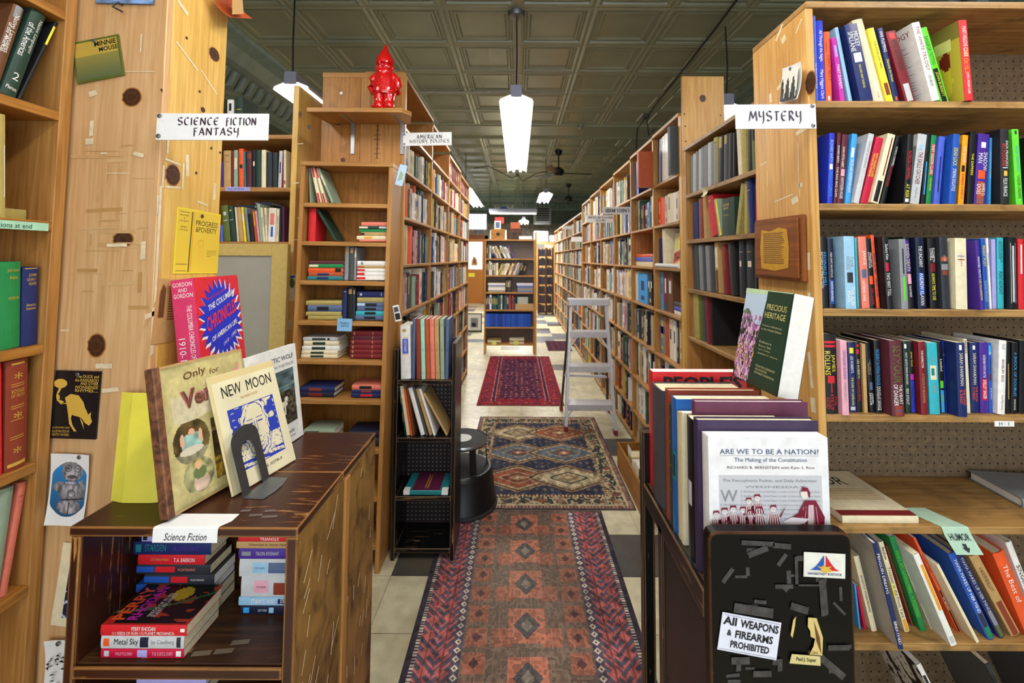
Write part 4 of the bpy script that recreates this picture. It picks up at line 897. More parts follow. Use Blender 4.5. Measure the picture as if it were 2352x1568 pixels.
for nm, a, b_, m in (('side_panel', (0, 0, 0), (.016, d2, KZ-.018), 'dark_wood'), ('side_panel', (w-.018, 0, 0), (w, d2, KZ-.018), 'cabinet_side'), ('top_board', (-.004, 0, KZ-.018), (w, d2, KZ), 'dark_wood'), ('back_panel', (.0165, .001, 0), (w-.0185, .008, KZ-.0185), 'cabinet_inner'), ('front_stile', (w-.001, .004, 0), (w+.006, .03, KZ-.02), 'pine_orange')):
    g = MB(); g.box(a, b_, m)
    if m == 'cabinet_side':
        for k in range(16): strip(g, (w, R_.uniform(.04, d2-.02), R_.uniform(.2, .88)), (0, 1, 0), (0, 0, 1), R_.uniform(.02, .05), .004, R_.uniform(1, 1.6), 'tape', .0006+.00003*k)
    g.build(nm, cb2, .0015)
ck = (170, 980, 2.666)
stack('front stack in dark cabinet', 'y', KY0+.012, 0.6742, ck, """158 685 1218 1285 p rd|PERRY RHODAN,wh,.36,.64,.5,.85;111 SEEDS OF RUIN 112 PLANET MECHANICA,wh,.14,.86,.12,.42;#,wh,.93,.98,.4,.7
158 668 1272 1350 p lg|Metal Sky,bk,.16,.45,.2,.8;#,or,.03,.1;#,dn,.47,.57,.1,.9;Jay Caselberg,gy,.6,.88,.3,.7;#,cb,.91,.96,.1,.9
158 666 1354 1410 p cr|PHILIP PULLMAN,pk,.18,.38;THE SUBTLE KNIFE,pk,.62,.87;#,lv,.44,.56,.1,.9;#,lg,.04,.1,.2,.8;#,wh,.91,.97,.2,.8""", depth=.1, group='paperbacks in the dark cabinet', jit=.002)
pr_ = [o for o in D.objects if o.get('label', '').startswith('red paperback') and 'front stack in dark' in o['label']][0]
prl = [c for c in pr_.children if c.name.startswith('cover')][0].dimensions
q = MB(); e = .0003; bt = .0256
def pcov(U, V):
    return sel((U > -1, H('141210')[0]), (vnoise(U, V, 9, 2) > .68, H('b03a1c')[0]), (((U-.6)**2*2+(V-.75)**2) < .03, H('c8b028')[0]), ((abs(V-.3-.5*U**2) < .03), H('3c6a3a')[0]), ((U < .12) & (V < .2), H('b8281c')[0]), (V < .03, H('b8281c')[0]))
tk = max(v.co.x for v in [c for c in pr_.children if c.name.startswith('cover')][0].data.vertices)
hh = max(v.co.z for v in [c for c in pr_.children if c.name.startswith('cover')][0].data.vertices)
paint('cover_picture', (tk, .001, hh-.001), (0, 0, -(hh-.002)), (0, .105, 0), 44, 30, pcov, pr_)
q = MB(); q.text('PERRY', (tk+.0003, .012, hh*.8), (0, .085, 0), (0, 0, hh*.15), 'l:or', bold=.03, keep=False, lift=.0006)
q.text('RHODAN', (tk+.0003, .012, hh*.64), (0, .085, 0), (0, 0, hh*.13), 'l:mg', bold=.03, keep=False, lift=.0006)
q.text('SEEDS OF RUIN', (tk+.0003, .02, hh*.52), (0, .06, 0), (0, 0, hh*.05), 'l:wh', lift=.0006); q.text('PLANET MECHANICA', (tk+.0003, .02, hh*.46), (0, .06, 0), (0, 0, hh*.05), 'l:wh', lift=.0006)
q.build('cover_lettering', pr_)
stack('back-left stack in dark cabinet', 'y', 1.0-.012, 0.6742, ck, """410 838 690 735 p lv|JOHN SCALZI - THE LAST COLONY,nv,.15,.62,.25,.75;#,bk,.02,.08;
360 835 745 823 p nv|STARDEN,tl,.15,.42,.2,.9;VALENTIN MAGIC,pu,.5,.85;#,tl,.03,.1,.2,.8
388 798 820 880 p rd|LOST YEARS OF MERLIN,tn,.2,.46,.2,.9;T.A. BARRON,wh,.54,.85,.3,.7
378 830 850 908 p cb|#,bl,0,.24;#,rd,.25,.52;WILLIAM SARABANDE,sp,.56,.8
425 855 908 970 p cb|#,bl,0,.36;#,rd,.38,.62;WILLIAM SARABANDE,lg,.66,.86
375 850 972 1020 p bl|#,cb,.5,1
380 850 1022 1090 p dn|
380 850 1090 1152 p gy|""", depth=.072, group='paperbacks in the dark cabinet', jit=.001)
stack('right stack in dark cabinet', 'y', 1.0-.012, 0.6742, ck, """1003 1385 650 680 p rd|TRIANGLE,wh,.35,.65
992 1385 690 730 p tn|Untouched by Human Hands,br,.2,.8,.25,.8
1005 1380 736 800 p pu|TALION: REVENANT,lg,.28,.66,.2,.85;#,gy,.05,.2,.3,.7
1008 1380 805 912 p lg|#,lb,.22,.46;TAD WILLIAMS,sl,.26,.42,.2,.8;#,sl,.48,.9
1018 1380 918 1042 p lg|#,pk,.22,.46;TAD WILLIAMS,pl,.26,.42,.2,.8;#,ch,.55,.9,.1,.7
1005 1380 1045 1096 p lb|STARK'S WAR,wh,.2,.6;#,nv,.64,1;JOHN,wh,.68,.8
1015 1380 1100 1155 p dn|#,sb,.05,.15,.2,.8;EAST WIND,lg,.3,.45;#,lb,.48,.56""", depth=.072, group='paperbacks in the dark cabinet', jit=.001)
stack('stack on the lower shelf of the dark cabinet', 'y', 1.0-.09, .5735, ck, """365 800 1510 1560 p am|#,nv,.12,.42;DAVID SHERMAN,yl,.14,.4;#,yl,.7,.95
370 800 1560 1620 p lv|
365 800 1620 1700 p nv|""", depth=.107, group='paperbacks in the dark cabinet')
# paper label draped over the cabinet's front edge
r = thing('shelf_label', 'white paper label reading Science Fiction folded over the dark cabinet edge', 'label', Vector(((atz(448, 1195, KZ).x), KY0-.007, KZ)))
a = .062; g = MB(); pf = [(.045, .0008), (.02, .0009), (.003, .001), (-.001, -.0006), (-.0016, -.008), (-.0022, -.026)]
g.rings([[(x+(.012 if k < 2 else 0), y, z) for x in (-a, a)]+[(x+(.012 if k < 2 else 0), y+.0004, z-.0004) for x in (a, -a)] for k, (y, z) in enumerate(pf)], 'paper')
g.text('Science Fiction', (-a*.62, -.0035, -.022), (a*1.3, 0, 0), (0, 0, .0135), 'l:bk', lift=-.0004, f=lambda p: Vector((p.x+(p.z+.015)*.25, -.0026, p.z)))
g.build('paper_strip', r)
# ---------------------------------------------------------------- books displayed on the cabinet
def display(label, bl, br, tl, t, kind, col, spec='', page='pages'):
    """a book standing cover out: bl, br bottom corners, tl upper left corner of its front cover"""
    bl, br, tl = Vector(bl), Vector(br), Vector(tl); u, v = br-bl, tl-bl
    F = frame(bl, u, v); w, h = u.length, v.length
    # cover = local +x face of book() turned: book's x -> out of cover, y -> along cover, z -> up
    B = Matrix(((0, 1, 0, 0), (0, 0, 1, 0), (1, 0, 0, -t), (0, 0, 0, 1)))
    r = book(F @ B, t, h, w, kind, col, spec, label, 'books displayed on the dark cabinet', page=page)
    r.rotation_euler = (F @ B).to_euler(); r.location = (F @ B).to_translation()
    return r, w, h, t
KT = KZ+.0006
# columbia chronicles propped on a stack at the back
sup = book(Matrix.Translation((-.872, 1.105, KT)), .075, .191, .16, 'h', 'br', '', 'brown hardback hidden behind the display, under the red Chronicles book')
r, w, h, t = display('big red hardback with blue starburst, The Columbia CHRONICLES, tallest on the cabinet', (-.779, 1.10, KT+.2), (-.785, 1.283, KT+.2), (-.817, 1.098, KT+.465), .056, 'j', 'e02838', '#,d83468,0,1,0,1;_GORDON,wh,.03,.07,.08,.92;_AND,wh,.085,.12,.3,.7;_GORDON,wh,.135,.175,.08,.92;THE COLUMBIA CHRONICLES OF AMERICAN LIFE,wh,.25,.99,.52,.9;1910-1992,wh,.55,.9,.12,.42')
g = MB(); X = t
C2 = lambda a, b_, l=.0006: (X+l, w*a, h*b_)
def burst(l, s, m, dx=0., dy=0., n=26):
    pts = [C2(min(.99, .52+dx+(.5 if i % 2 == 0 else .37)*s*math.cos(2*PI*i/n/2+.1)), .57+dy+(.41 if i % 2 == 0 else .31)*s*math.sin(2*PI*i/n/2+.1), l) for i in range(2*n)]
    g.add([C2(.52+dx, .57+dy, l)]+pts, [(0, 1+i, 1+(i+1) % (2*n)) for i in range(2*n)], m)
burst(.0005, 1.04, 'l:wh', .02, -.02); burst(.0007, 1., 'l:2430c0')
T_ = lambda tx, a0, a1, b0, b1, m, rise=0., bold=0.: g.text(tx, C2(a0, b0, .0009), (0, w*(a1-a0), h*rise), (0, 0, h*(b1-b0)), m, bold=bold, keep=False)
T_('THE COLUMBIA', .24, .84, .66, .72, 'l:wh', .14, .02); T_('CHRONICLES', .18, .88, .46, .60, 'l:e83040', .16, .02); T_('OF AMERICAN LIFE', .26, .86, .36, .41, 'l:wh', .13, .02); T_('1910 - 1992', .5, .82, .29, .33, 'l:wh', .1); T_('9 DECADES OF FACTS, EVENTS, AND TRENDS', .22, .86, .76, .785, 'l:e83040', .13)
g.build('cover_print', r)
# the big victorian picture book
r, w, h, t = display('large worn Victorian picture book titled Only for Very in pink lettering', (-.677, .880, KT+.0065), (-.627, 1.080, KT+.0065), (-.742, .870, KT+.29), .022, 'h', 'tn', '')
X = t+.0003
def vict(U, V):
    n0 = vnoise(U, V, 7, 1)[..., None]; n = vnoise(U, V, 22, 5)[..., None]; f = vnoise(U, V, 40, 4)[..., None]
    e = lambda cx, cy, a, b: (((U-cx)/a)**2+((V-cy)/b)**2)[..., None]
    o = H('c2b57c')[0]*(.84+.2*n0+.12*f)
    o = np.where(e(.27, .43, .2, .16) < 1, H('5a4a28')[0]*(.6+.8*n), o); o = np.where((e(.27, .43, .2, .16) < 1) & (V < .36)[..., None], H('8a8468')[0]*(.8+.4*n), o)
    o = np.where(e(.27, .42, .12, .075) < 1, H('8cb0a6')[0]*(.8+.5*n), o); o = np.where(e(.26, .365, .13, .03) < 1, H('d8cdb4')[0], o); o = np.where(e(.27, .505, .055, .03) < 1, H('6a4020')[0], o); o = np.where(e(.275, .495, .035, .026) < 1, H('dcae8c')[0], o)
    for cx in (.17, .37): o = np.where(e(cx, .45, .025, .05) < 1, H('dcae8c')[0], o)
    o = np.where(e(.31, .175, .17, .125) < 1, H('98946a')[0]*(.7+.6*n), o); o = np.where(e(.33, .12, .09, .06) < 1, H('d4b8a0')[0]*(.85+.3*n), o); o = np.where(e(.32, .19, .075, .045) < 1, H('6a7a4a')[0], o); o = np.where(e(.31, .25, .05, .03) < 1, H('d8b060')[0], o); o = np.where(e(.31, .24, .032, .024) < 1, H('e0b494')[0], o)
    rc = ((U > .5) & (U < .96) & (V > .08) & (V < .54))[..., None]
    o = np.where(rc, H('54401e')[0]*(.45+1.0*n), o); o = np.where(rc & (V < .2+.05*np.sin(U*14))[..., None], H('a8862e')[0]*(.5+.8*f), o)
    o = np.where(rc & (e(.8, .26, .08, .17) < 1), H('26342f')[0]*(.7+.6*n), o); o = np.where(rc & (e(.8, .45, .035, .03) < 1), H('c89c78')[0], o); o = np.where(rc & ((np.abs(U-.6) < .022) | (np.abs(V-.46-.1*(U-.6)) < .014))[..., None], H('86683a')[0], o)
    rib = (V > .6-.03*np.sin(U*6)) & (V < .79-.03*np.sin(U*5)) & (U > .1)
    o = np.where(rib[..., None], H('d2c6a2')[0]*(.92+.12*f), o)
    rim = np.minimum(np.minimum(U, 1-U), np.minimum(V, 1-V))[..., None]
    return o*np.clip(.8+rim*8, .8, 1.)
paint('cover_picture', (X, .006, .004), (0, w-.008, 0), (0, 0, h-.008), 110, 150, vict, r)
g = MB(); C2 = lambda a, b_, l=.001: (X+l, w*a, h*b_)
def T_(tx, a0, a1, b0, b1, m, rise=0., bold=0., keep=False): g.text(tx, C2(a0, b0), (0, w*(a1-a0), h*rise), (0, 0, h*(b1-b0)), m, bold=bold, keep=keep)
T_('Only', .27, .52, .85, .92, 'l:br', .02, .01); T_('for', .56, .68, .86, .905, 'l:br', .01)
T_('Very', .22, .66, .62, .79, 'l:br', .03, .05); T_('Very', .215, .655, .625, .795, 'l:d88888', .03, .015)
T_('d', .84, .92, .76, .9, 'l:d88888', 0, .02)
g.tube([(X+.002, w*.93, h*.02), (X+.002, w*.78, h*.2), (X+.002, w*.72, h*.35), (X+.002, w*.6, h*.52), (X+.002, w*.55, h*.64)], .0012, 'p:gy', 5)
g.build('cover_print', r)
MB().box((-.001, -.003, -.001), (t+.001, .012, h+.001), 'old_leather', None, 2).build('spine', r, .002)
# new moon
r, w, h, t = display('cream pamphlet NEW MOON with a blue line drawing, leaning in front', (-.611, .968, KT+.0025), (-.565, 1.144, KT+.0025), (-.702, .958, KT+.245), .006, 'p', 'e8dab0', '', 'pages')
X = t+.0002
def moon(U, V):
    o = np.where((V > .94)[..., None] | (U < .03)[..., None], H('ddc890')[0], H('ece2bc')[0]*(.93+.1*vnoise(U, V, 4, 2)[..., None]))
    u, v = (U-.15)/.72, (V-.14)/.54; ins = (u > 0) & (u < 1) & (v > 0) & (v < 1)
    n = vnoise(u+3, v+3, 9, 8)
    face = ((u-.5)/.22)**2+((v-.6)/.4)**2; hair = np.sin(22*np.sqrt(face)+3*n*3)
    line = (np.abs(np.sin(14*n+6*v)) < .18)
    blue = ((face > 1.6) & (v > .4) & (n > .28)) | ((face > .9) & (face < 2.2) & (hair > .8)) | ((v < .4) & line) | ((v < .12) & (np.sin(60*v+8*u) > 0))
    fx = np.abs(u-.5)
    blue |= (face < 1) & (((np.abs(v-.66) < .012) & (fx > .05) & (fx < .16)) | ((fx < .03) & (np.abs(v-.5) < .01)) | ((fx < .07) & (np.abs(v-.4) < .009)) | ((np.abs(v-.72) < .01) & (fx > .04) & (fx < .17)) | ((np.abs(fx-.025) < .006) & (v > .5) & (v < .68)))
    edge = ins & ((u < .012) | (u > .988) | (v < .01) | (v > .99))
    star = (np.sin(U*331)*np.sin(V*417) > .93)
    return np.where(((ins & blue & ~star) | edge)[..., None], H('2c3ea8')[0], o)
paint('cover_picture', (X, .001, .001), (0, w-.002, 0), (0, 0, h-.002), 110, 150, moon, r)
g = MB(); C2 = lambda a, b_, l=.0008: (X+l, w*a, h*b_)
T_('NEW', .14, .42, .79, .89, 'l:bk'); T_('MOON', .5, .9, .79, .89, 'l:bk'); T_('NUMBER FOUR', .38, .64, .735, .76, 'l:tn'); T_('N: 0278-0', .5, .78, .075, .1, 'l:bk')
g.build('cover_print', r)
# arctic wolf
r, w, h, t = display('white hardback THE ARCTIC WOLF with a dark photo, behind the pamphlet', (-.645, 1.095, KT+.002), (-.623, 1.302, KT+.002), (-.682, 1.09, KT+.264), .012, 'j', 'f0efea', '', 'pages_white')
X = t
def wolf(U, V):
    n = vnoise(U, V, 22, 6)[..., None]; s = vnoise(U*1., V*6, 5, 9)[..., None]
    o = np.where((V > .62)[..., None], H('5c7478')[0]*(.5+.8*s), H('4a4636')[0]*(.25+1.3*n))
    return np.where(((((U-.62)/.17)**2+((V-.38)/.06)**2 < 1) | (((U-.76)/.05)**2+((V-.46)/.05)**2 < 1) | ((np.abs(U-.72) < .02) & (V > .18) & (V < .38)) | ((np.abs(U-.56) < .02) & (V > .2) & (V < .38)))[..., None], H('d8d4c4')[0], o)
paint('cover_picture', (X, w*.06, h*.2), (0, w*.84, 0), (0, 0, h*.56), 60, 60, wolf, r)
g = MB(); C2 = lambda a, b_, l=.0008: (X+l, w*a, h*b_)
T_('THE ARCTIC WOLF', .14, .92, .86, .91, 'l:dy'); T_('LIVING WITH THE PACK', .16, .92, .795, .825, 'l:gy'); T_('L. David Mech', .3, .8, .1, .14, 'l:dy'); T_('Foreword by Roger Caras', .3, .82, .055, .08, 'l:dy')
g.build('cover_print', r)
# bookend
be = thing('bookend', 'bent grey steel bookend holding the NEW MOON pamphlet upright', 'bookend', Matrix.Translation((-.588, .966, KT)) @ Matrix.Rotation(math.radians(-3), 4, 'Z'))
g = MB()
n = 14; out = [(.0, 0)]+[(.0+.0, .1)]+[(.045-.045*math.cos(PI*i/n*.999+.0), .105+.03*math.sin(PI*i/n)) for i in range(1, n)]+[(.09, .1), (.09, 0)]
inn = [(.024, 0), (.024, .075)]+[(.045-.021*math.cos(PI*i/n), .08+.022*math.sin(PI*i/n)) for i in range(1, n)]+[(.066, .075), (.066, 0)]
tilt = lambda y, z: (-z*.30, y, z)
vs = [tilt(y, z) for y, z in out]+[tilt(y, z) for y, z in inn]; k = len(out)
vs += [(x+.0012, y, z) for x, y, z in vs]
fs = [(i, i+1, k+i+1, k+i) for i in range(k-1)]; fs += [tuple(2*k+x for x in reversed(f)) for f in fs]
fs += [(i, i+1, 2*k+i+1, 2*k+i) for i in range(k-1)]+[(k+i, k+i+1, 3*k+i+1, 3*k+i) for i in range(k-1)]
g.add(vs, fs, 'dark_steel'); g.build('upright', be, 0, True)
g = MB(); g.prism([(0, 0), (.045, .0), (.052, .03), (.052, .06), (.045, .09), (0, .09)], 2, 0, .0012, 'grey_steel'); g.build('base_plate', be)
# yellow card leaning on the post
yc = thing('yellow_card', 'folded yellow card leaning against the boxed post on the cabinet', 'card', Vector((-.80, .955, KT)))
bx, tx = [-.062, -.03, .03, .062], [-.092, -.062, -.01, .03]
g = MB(); ys = [.0, -.008, -.008, .0]
g.add([(x, y, 0) for x, y in zip(bx, ys)]+[(x-.035, y*.6+.085, .2) for x, y in zip(tx, ys)]+[(x, y+.002, 0) for x, y in zip(bx, ys)]+[(x-.035, y*.6+.087, .2) for x, y in zip(tx, ys)],
      [(i, i+1, i+5, i+4) for i in range(3)]+[(i+8, i+12, i+13, i+9) for i in range(3)]+[(i+4, i+5, i+13, i+12) for i in range(3)]+[(0, 4, 12, 8), (3, 11, 15, 7)], 'yellow_card'); g.build('card_panel', yc)
# ---------------------------------------------------------------- alcove bookcase behind the fantasy sign
AY = 2.27
aT, a1, a2 = aty(600, 309, AY).z, aty(600, 430, AY).z, aty(600, 555, AY).z
ax1 = aty(672, 400, AY).x+.02
alc = case('bookcase', 'tall yellow pine bookcase deep in the left alcove behind the fantasy sign', Vector((-1.95, AY, 0)), ax1+1.95, .35, 2.36, [aT, a1, a2, 1.2, .85, .5, .1], 'pine_yellow', .03, .022, 'fir', sm='pine_orange', top=False, bh=aT)
r, mb = sticker('shelf_tag', 'lavender paper tag stuck to the upper alcove shelf edge', 'label', frame(aty(546, 434, AY-.001), (1, 0, 0), (0, 0, 1)), .13, .022, 'p:lv', .0004); mb.text('Mary Lilly Books', (-.055, -.006, 0), (.09, 0, 0), (0, .011, 0), 'l:nv'); mb.build('tag_sheet', r)
MB().box((.4, .17, a2), (ax1+1.95-.17, .34, a2+.15), 'pine_orange', None, 0).build('inner_step', alc)
cA5 = (480, 150, 3.335)
row('upper alcove shelf', 'y', AY+.03, a1, cA5, """94 111 740 94 h pu|
112 168 655 112 h tn|#,br,.12,.14;#,br,.3,.31
170 187 660 172 h dr|
189 219 650 190 h sg|#,cm,.2,.5,.2,.8
230 270 640 227 h or|#,bk,.4,.5,.2,.8
271 285 660 265 h tl|
286 327 660 287 h mr|#,ch,.06,.2,.1,.9
330 357 650 332 h bk|#,cm,.3,.42,.3,.8
359 399 650 359 h dg|
401 436 648 403 h cm|
438 481 665 440 h cb|
486 526 668 487 h cb|
528 554 655 532 h lg|#,nv,.3,.6,.3,.7
556 569 665 560 h dr|
571 588 650 572 h cm|#,ch,.8,.9""", group='books on the upper alcove shelf')
cA6 = (400, 440, 6.534)
row('lower alcove shelf', 'y', AY+.03, a2, cA6, """692 745 500 690 h bv|
748 848 212 706 h ol|#,lg,.18,.28,.3,.7;#,lg,.41,.43
856 943 225 802 h dg|#,lg,.38,.395;#,gd,.1,.14,.3,.7
947 974 235 905 p cm|
977 1044 240 927 h tn|
1052 1084 235 1003 p yl|#,wh,.2,.4
1102 1136 250 1050 h gy|
1146 1204 335 1112 h bk|
1216 1258 285 1168 h rs|#,am,.05,.5,.3,.7
1262 1286 290 1212 p pk|
1292 1336 186 1242 h sg|
1338 1368 240 1292 p cm|STATISTICS,bk,.25,.6;
1371 1402 245 1350 p cm|LITERATURE,bk,.2,.5
1406 1514 245 1410 p wh|#,sp,.16,.5;#,cm,0,.16;#,bl,.55,.85,.35,.65
1522 1578 258 1530 p cm|SEASON,ch,.22,.46;#,gy,.5,.8,.4,.6
1582 1614 240 1582 h bk|
1620 1646 225 1622 h pl|""", group='books on the lower alcove shelf')
stack('stack behind the lower alcove books', 'y', AY+.19, a2+.15, cA6, """1205 1450 85 130 h sl .13|#,wh,.05,.2
935 1250 85 130 h sl .13|#,wh,.85,.98
1210 1440 130 190 h sl .13|#,wh,.03,.15
935 1240 170 230 h sl .13|#,wh,.7,.84""", depth=.12)
row('bookcase top in the alcove', 'y', AY+.06, aT, cA5, """138 188 265 140 h wh|#,bk,.1,.3,.3,.7
204 262 245 200 h dg|#,gd,.3,.32;#,gd,.45,.46;#,gd,.6,.61""")
# grey pinboard cabinet standing against the alcove bookcase
gc = thing('pinboard', 'grey framed pinboard standing below the alcove shelf, behind the Chronicles book', 'pinboard', Vector((-1.62, AY-.075, 0)))
gx = aty(660, 600, AY-.075).x+1.62; gz = aty(600, 560, AY-.075).z
for a, b_ in (((0, 0, 0), (.1, .03, gz)), ((gx-.08, 0, 0), (gx, .03, gz)), ((.1005, 0, gz-.06), (gx-.0805, .03, gz)), ((.1005, 0, 0), (gx-.0805, .03, .1))): MB().box(a, b_, 'fir').build('rail', gc, .001)
for o in gc.children: o.data.materials.clear(); o.data.materials.append(mat('p:c2a862'))
MB().box((.09, .008, .09), (gx-.075, .022, gz-.055), 'grey_paint').build('panel', gc)
# right edge of the alcove case: tape and a pinned card
q = MB(); k = Vector((-1.95, AY, 0))
for px, py, w, h in ((680, 420, .03, .006), (690, 500, .03, .006), (685, 550, .05, .003), (690, 330, .03, .004), (668, 575, .02, .02), (665, 745, .03, .05)): strip(q, aty(px, py, AY-.001)-k, (1, 0, 0), (0, 0, 1), w, h, .1, 'tape')
for px, py in ((690, 262), (710, 292)): q.add([aty(px, py, AY)-k+Vector((.009*math.cos(a), -.002, .014*math.sin(a))) for a in np.arange(0, 6.2, .5)], [tuple(range(13))], 'knot')
q.build('tape_remains', alc)
def card(name, label, cat, pxs, y, m, t=.0008, group=None):
    bl, br, tl = [aty(p[0], p[1], y) for p in pxs]; u, v = br-bl, tl-bl
    r, mb = sticker(name, label, cat, frame(bl+u/2+v/2, u, v), u.length, v.length, m, t, 0, group); return r, mb, u.length, v.length
r, mb, w, h = card('bookmark', 'white bookmark with a small tree pinned beside the grey pinboard', 'bookmark', ((662, 691), (681, 690), (661, 631)), AY-.0015, 'p:cm')
poly(mb, [(.32*math.cos(a), .18+.2*math.sin(a)) for a in np.arange(0, 6.2, .5)], w, h, 'l:ol'); poly(mb, [(-.4, .38), (.4, .38), (.4, .46), (-.4, .46)], w, h, 'l:bl', .0008); mb.build('card', r); tack(r, 0, h*.46, .0006, .003)
# ---------------------------------------------------------------- the narrow unit under the gnome, on the end of the history case
GY, GX0 = 2.08, -1.075
GZ = [1.71, 1.525, 1.338, 1.148, .966, .783, .56, .344, .13]
gw = .445
LEAN = math.radians(.75)
GM = Matrix.Translation((GX0, GY, 0)) @ Matrix.Rotation(LEAN, 4, 'Y')
gu = case('bookcase', 'narrow orange pine bookcase of small old sets below the red gnome', GM, gw, .19, 1.89, GZ, 'pine_orange', .021, .02, 'fir', base=.003)
zone('y', GY, GZ, 1.89, GX0+.0235, GX0+gw-.0235, .0131)
cG, cG6, cG7 = (480, 150, 3.335), (640, 560, 3.564), (660, 700, 2.53)
row('first shelf below the gnome', 'y', GY+.03, GZ[0], cG, """757 783 778 745 h sg|#,tn,.3,.7;#,tl,.0,.25
836 862 785 778 h cm|#,rd,0,.28;#,rd,.72,1
880 906 793 808 h cm|#,rd,0,.28;#,rd,.72,1
938 958 793 828 h sg|#,cm,.2,.5""")
row('second shelf below the gnome', 'y', GY+.03, GZ[1], cG, """758 850 1090 760 h rd|
962 985 1100 806 h dg|""")
stack('right stack, second shelf below gnome', 'y', GY+.03, GZ[1], cG, """1165 1385 1160 1190 h sp|
1150 1385 1195 1218 h dg|#,cm,0,.3;#,lg,.7,1
1148 1385 1222 1245 h gn|
1165 1385 1250 1278 h tn|#,bk,0,.12
1130 1385 1283 1310 h cm|#,am,.25,.5
1150 1385 1313 1328 h sp|""", depth=.12)
stack('left stack, third shelf below gnome', 'y', GY+.03, GZ[2], cG6, """250 530 108 133 h mr|
247 525 138 168 h gn|#,cm,0,.27
237 522 172 210 h or|#,bk,.78,.95,.1,.9
240 518 213 243 h rs|#,nv,.26,.6
230 520 247 277 h tl|#,nv,.27,.6""", depth=.12)
row('third shelf below the gnome', 'y', GY+.03, GZ[2], cG6, """537 570 15 537 h gy|#,tn,.06,.22
574 611 15 574 h dy|#,tn,.06,.2,.2,.8
613 632 30 613 h gy|#,cm,.08,.3""", depth=.12)
stack('right stack, third shelf below gnome', 'y', GY+.03, GZ[2], cG6, """642 905 108 145 h wh|#,gy,.12,.2
640 905 150 172 h tn|#,rs,0,.25
645 905 178 205 h wh|#,rd,0,.26
640 905 208 243 h wh|#,rd,0,.26
635 905 247 280 h wh|#,rd,0,.3""", depth=.12)
stack('left stack, fourth shelf below gnome', 'y', GY+.03, GZ[3], cG6, """222 512 425 460 h kh|
235 515 468 522 h sl|#,bk,.27,.62
220 510 528 560 h kh|
235 518 563 595 h kh|""", depth=.12)
row('fourth shelf below the gnome', 'y', GY+.03, GZ[3], cG6, """521 553 368 521 h nv|#,lg,.08,.1
558 603 350 560 h bk|#,tn,.07,.22,.2,.8
602 622 358 602 h cb|#,tn,.07,.2,.2,.8""", depth=.12)
stack('right stack, fourth shelf below gnome', 'y', GY+.03, GZ[3], cG6, """640 895 352 400 h nv|#,lg,.1,.18,.3,.7;#,lg,.85,.87
640 895 405 445 h kh|
640 895 449 486 h sl|#,bk,.3,.7;#,ib,.0,.28
640 895 488 520 h sl|#,bk,.28,.68
630 895 525 561 h aq|#,bk,.3,.68
625 893 562 598 h sl|#,bk,.3,.68""", depth=.12)
stack('left stack, fifth shelf below gnome', 'y', GY+.03, GZ[4], cG6, """195 480 750 780 h lg|#,dg,.26,.65;#,bk,.7,.77
200 490 784 823 h cm|#,dg,.26,.62
188 495 827 866 h wh|#,dg,.26,.62
185 480 869 898 h cm|#,dg,.26,.62
180 480 900 930 h cm|#,dg,.26,.62""", depth=.12)
stack('right stack, fifth shelf below gnome', 'y', GY+.03, GZ[4], cG6, """597 890 700 740 h dr|#,tn,.06,.1;#,tn,.65,.67
590 888 745 776 h mr|#,tn,.06,.08;#,tn,.65,.67
586 888 780 819 h dr|#,tn,.06,.1;#,tn,.65,.67
584 886 822 862 h dr|#,tn,.06,.1;#,tn,.65,.67
583 884 865 900 h dr|#,tn,.06,.1;#,tn,.65,.67
580 882 903 938 h dr|#,tn,.06,.1;#,tn,.65,.67""", depth=.12)
stack('left stack, sixth gnome shelf', 'y', GY+.03, GZ[5], cG6, """172 456 1183 1226 h nv|#,ch,.26,.62
170 450 1228 1268 h dn|#,dr,.26,.66""", depth=.12)
stack('right stack, sixth gnome shelf', 'y', GY+.03, GZ[5], cG6, """597 868 1160 1200 h sp|#,bk,.25,.65
595 868 1205 1233 h nv|#,ch,.3,.65
592 868 1235 1266 h nv|#,rd,.3,.68""", depth=.12)
stack('left stack, seventh shelf below gnome', 'y', GY+.03, GZ[6], cG6, """205 456 1470 1530 h sg|#,dg,.06,.5
200 450 1532 1600 h dg|""", depth=.12)
stack('right stack, seventh shelf below gnome', 'y', GY+.03, GZ[6], cG6, """570 855 1500 1552 h dn|
570 855 1556 1620 h cb|""", depth=.12)
r, mb, w, h = card('sticky_note', 'blue sticky note hanging from the fifth shelf edge below the gnome', 'note', ((775, 760), (809, 761), (774, 731)), GY-.004, 'p:8cc0ec')
mb.text('Modern', (-w*.33, h*.05, 0), (w*.6, 0, 0), (0, h*.2, 0), 'l:nv'); mb.text('Library', (-w*.25, -h*.2, 0), (w*.55, 0, 0), (0, h*.22, 0), 'l:nv'); mb.build('note_sheet', r)
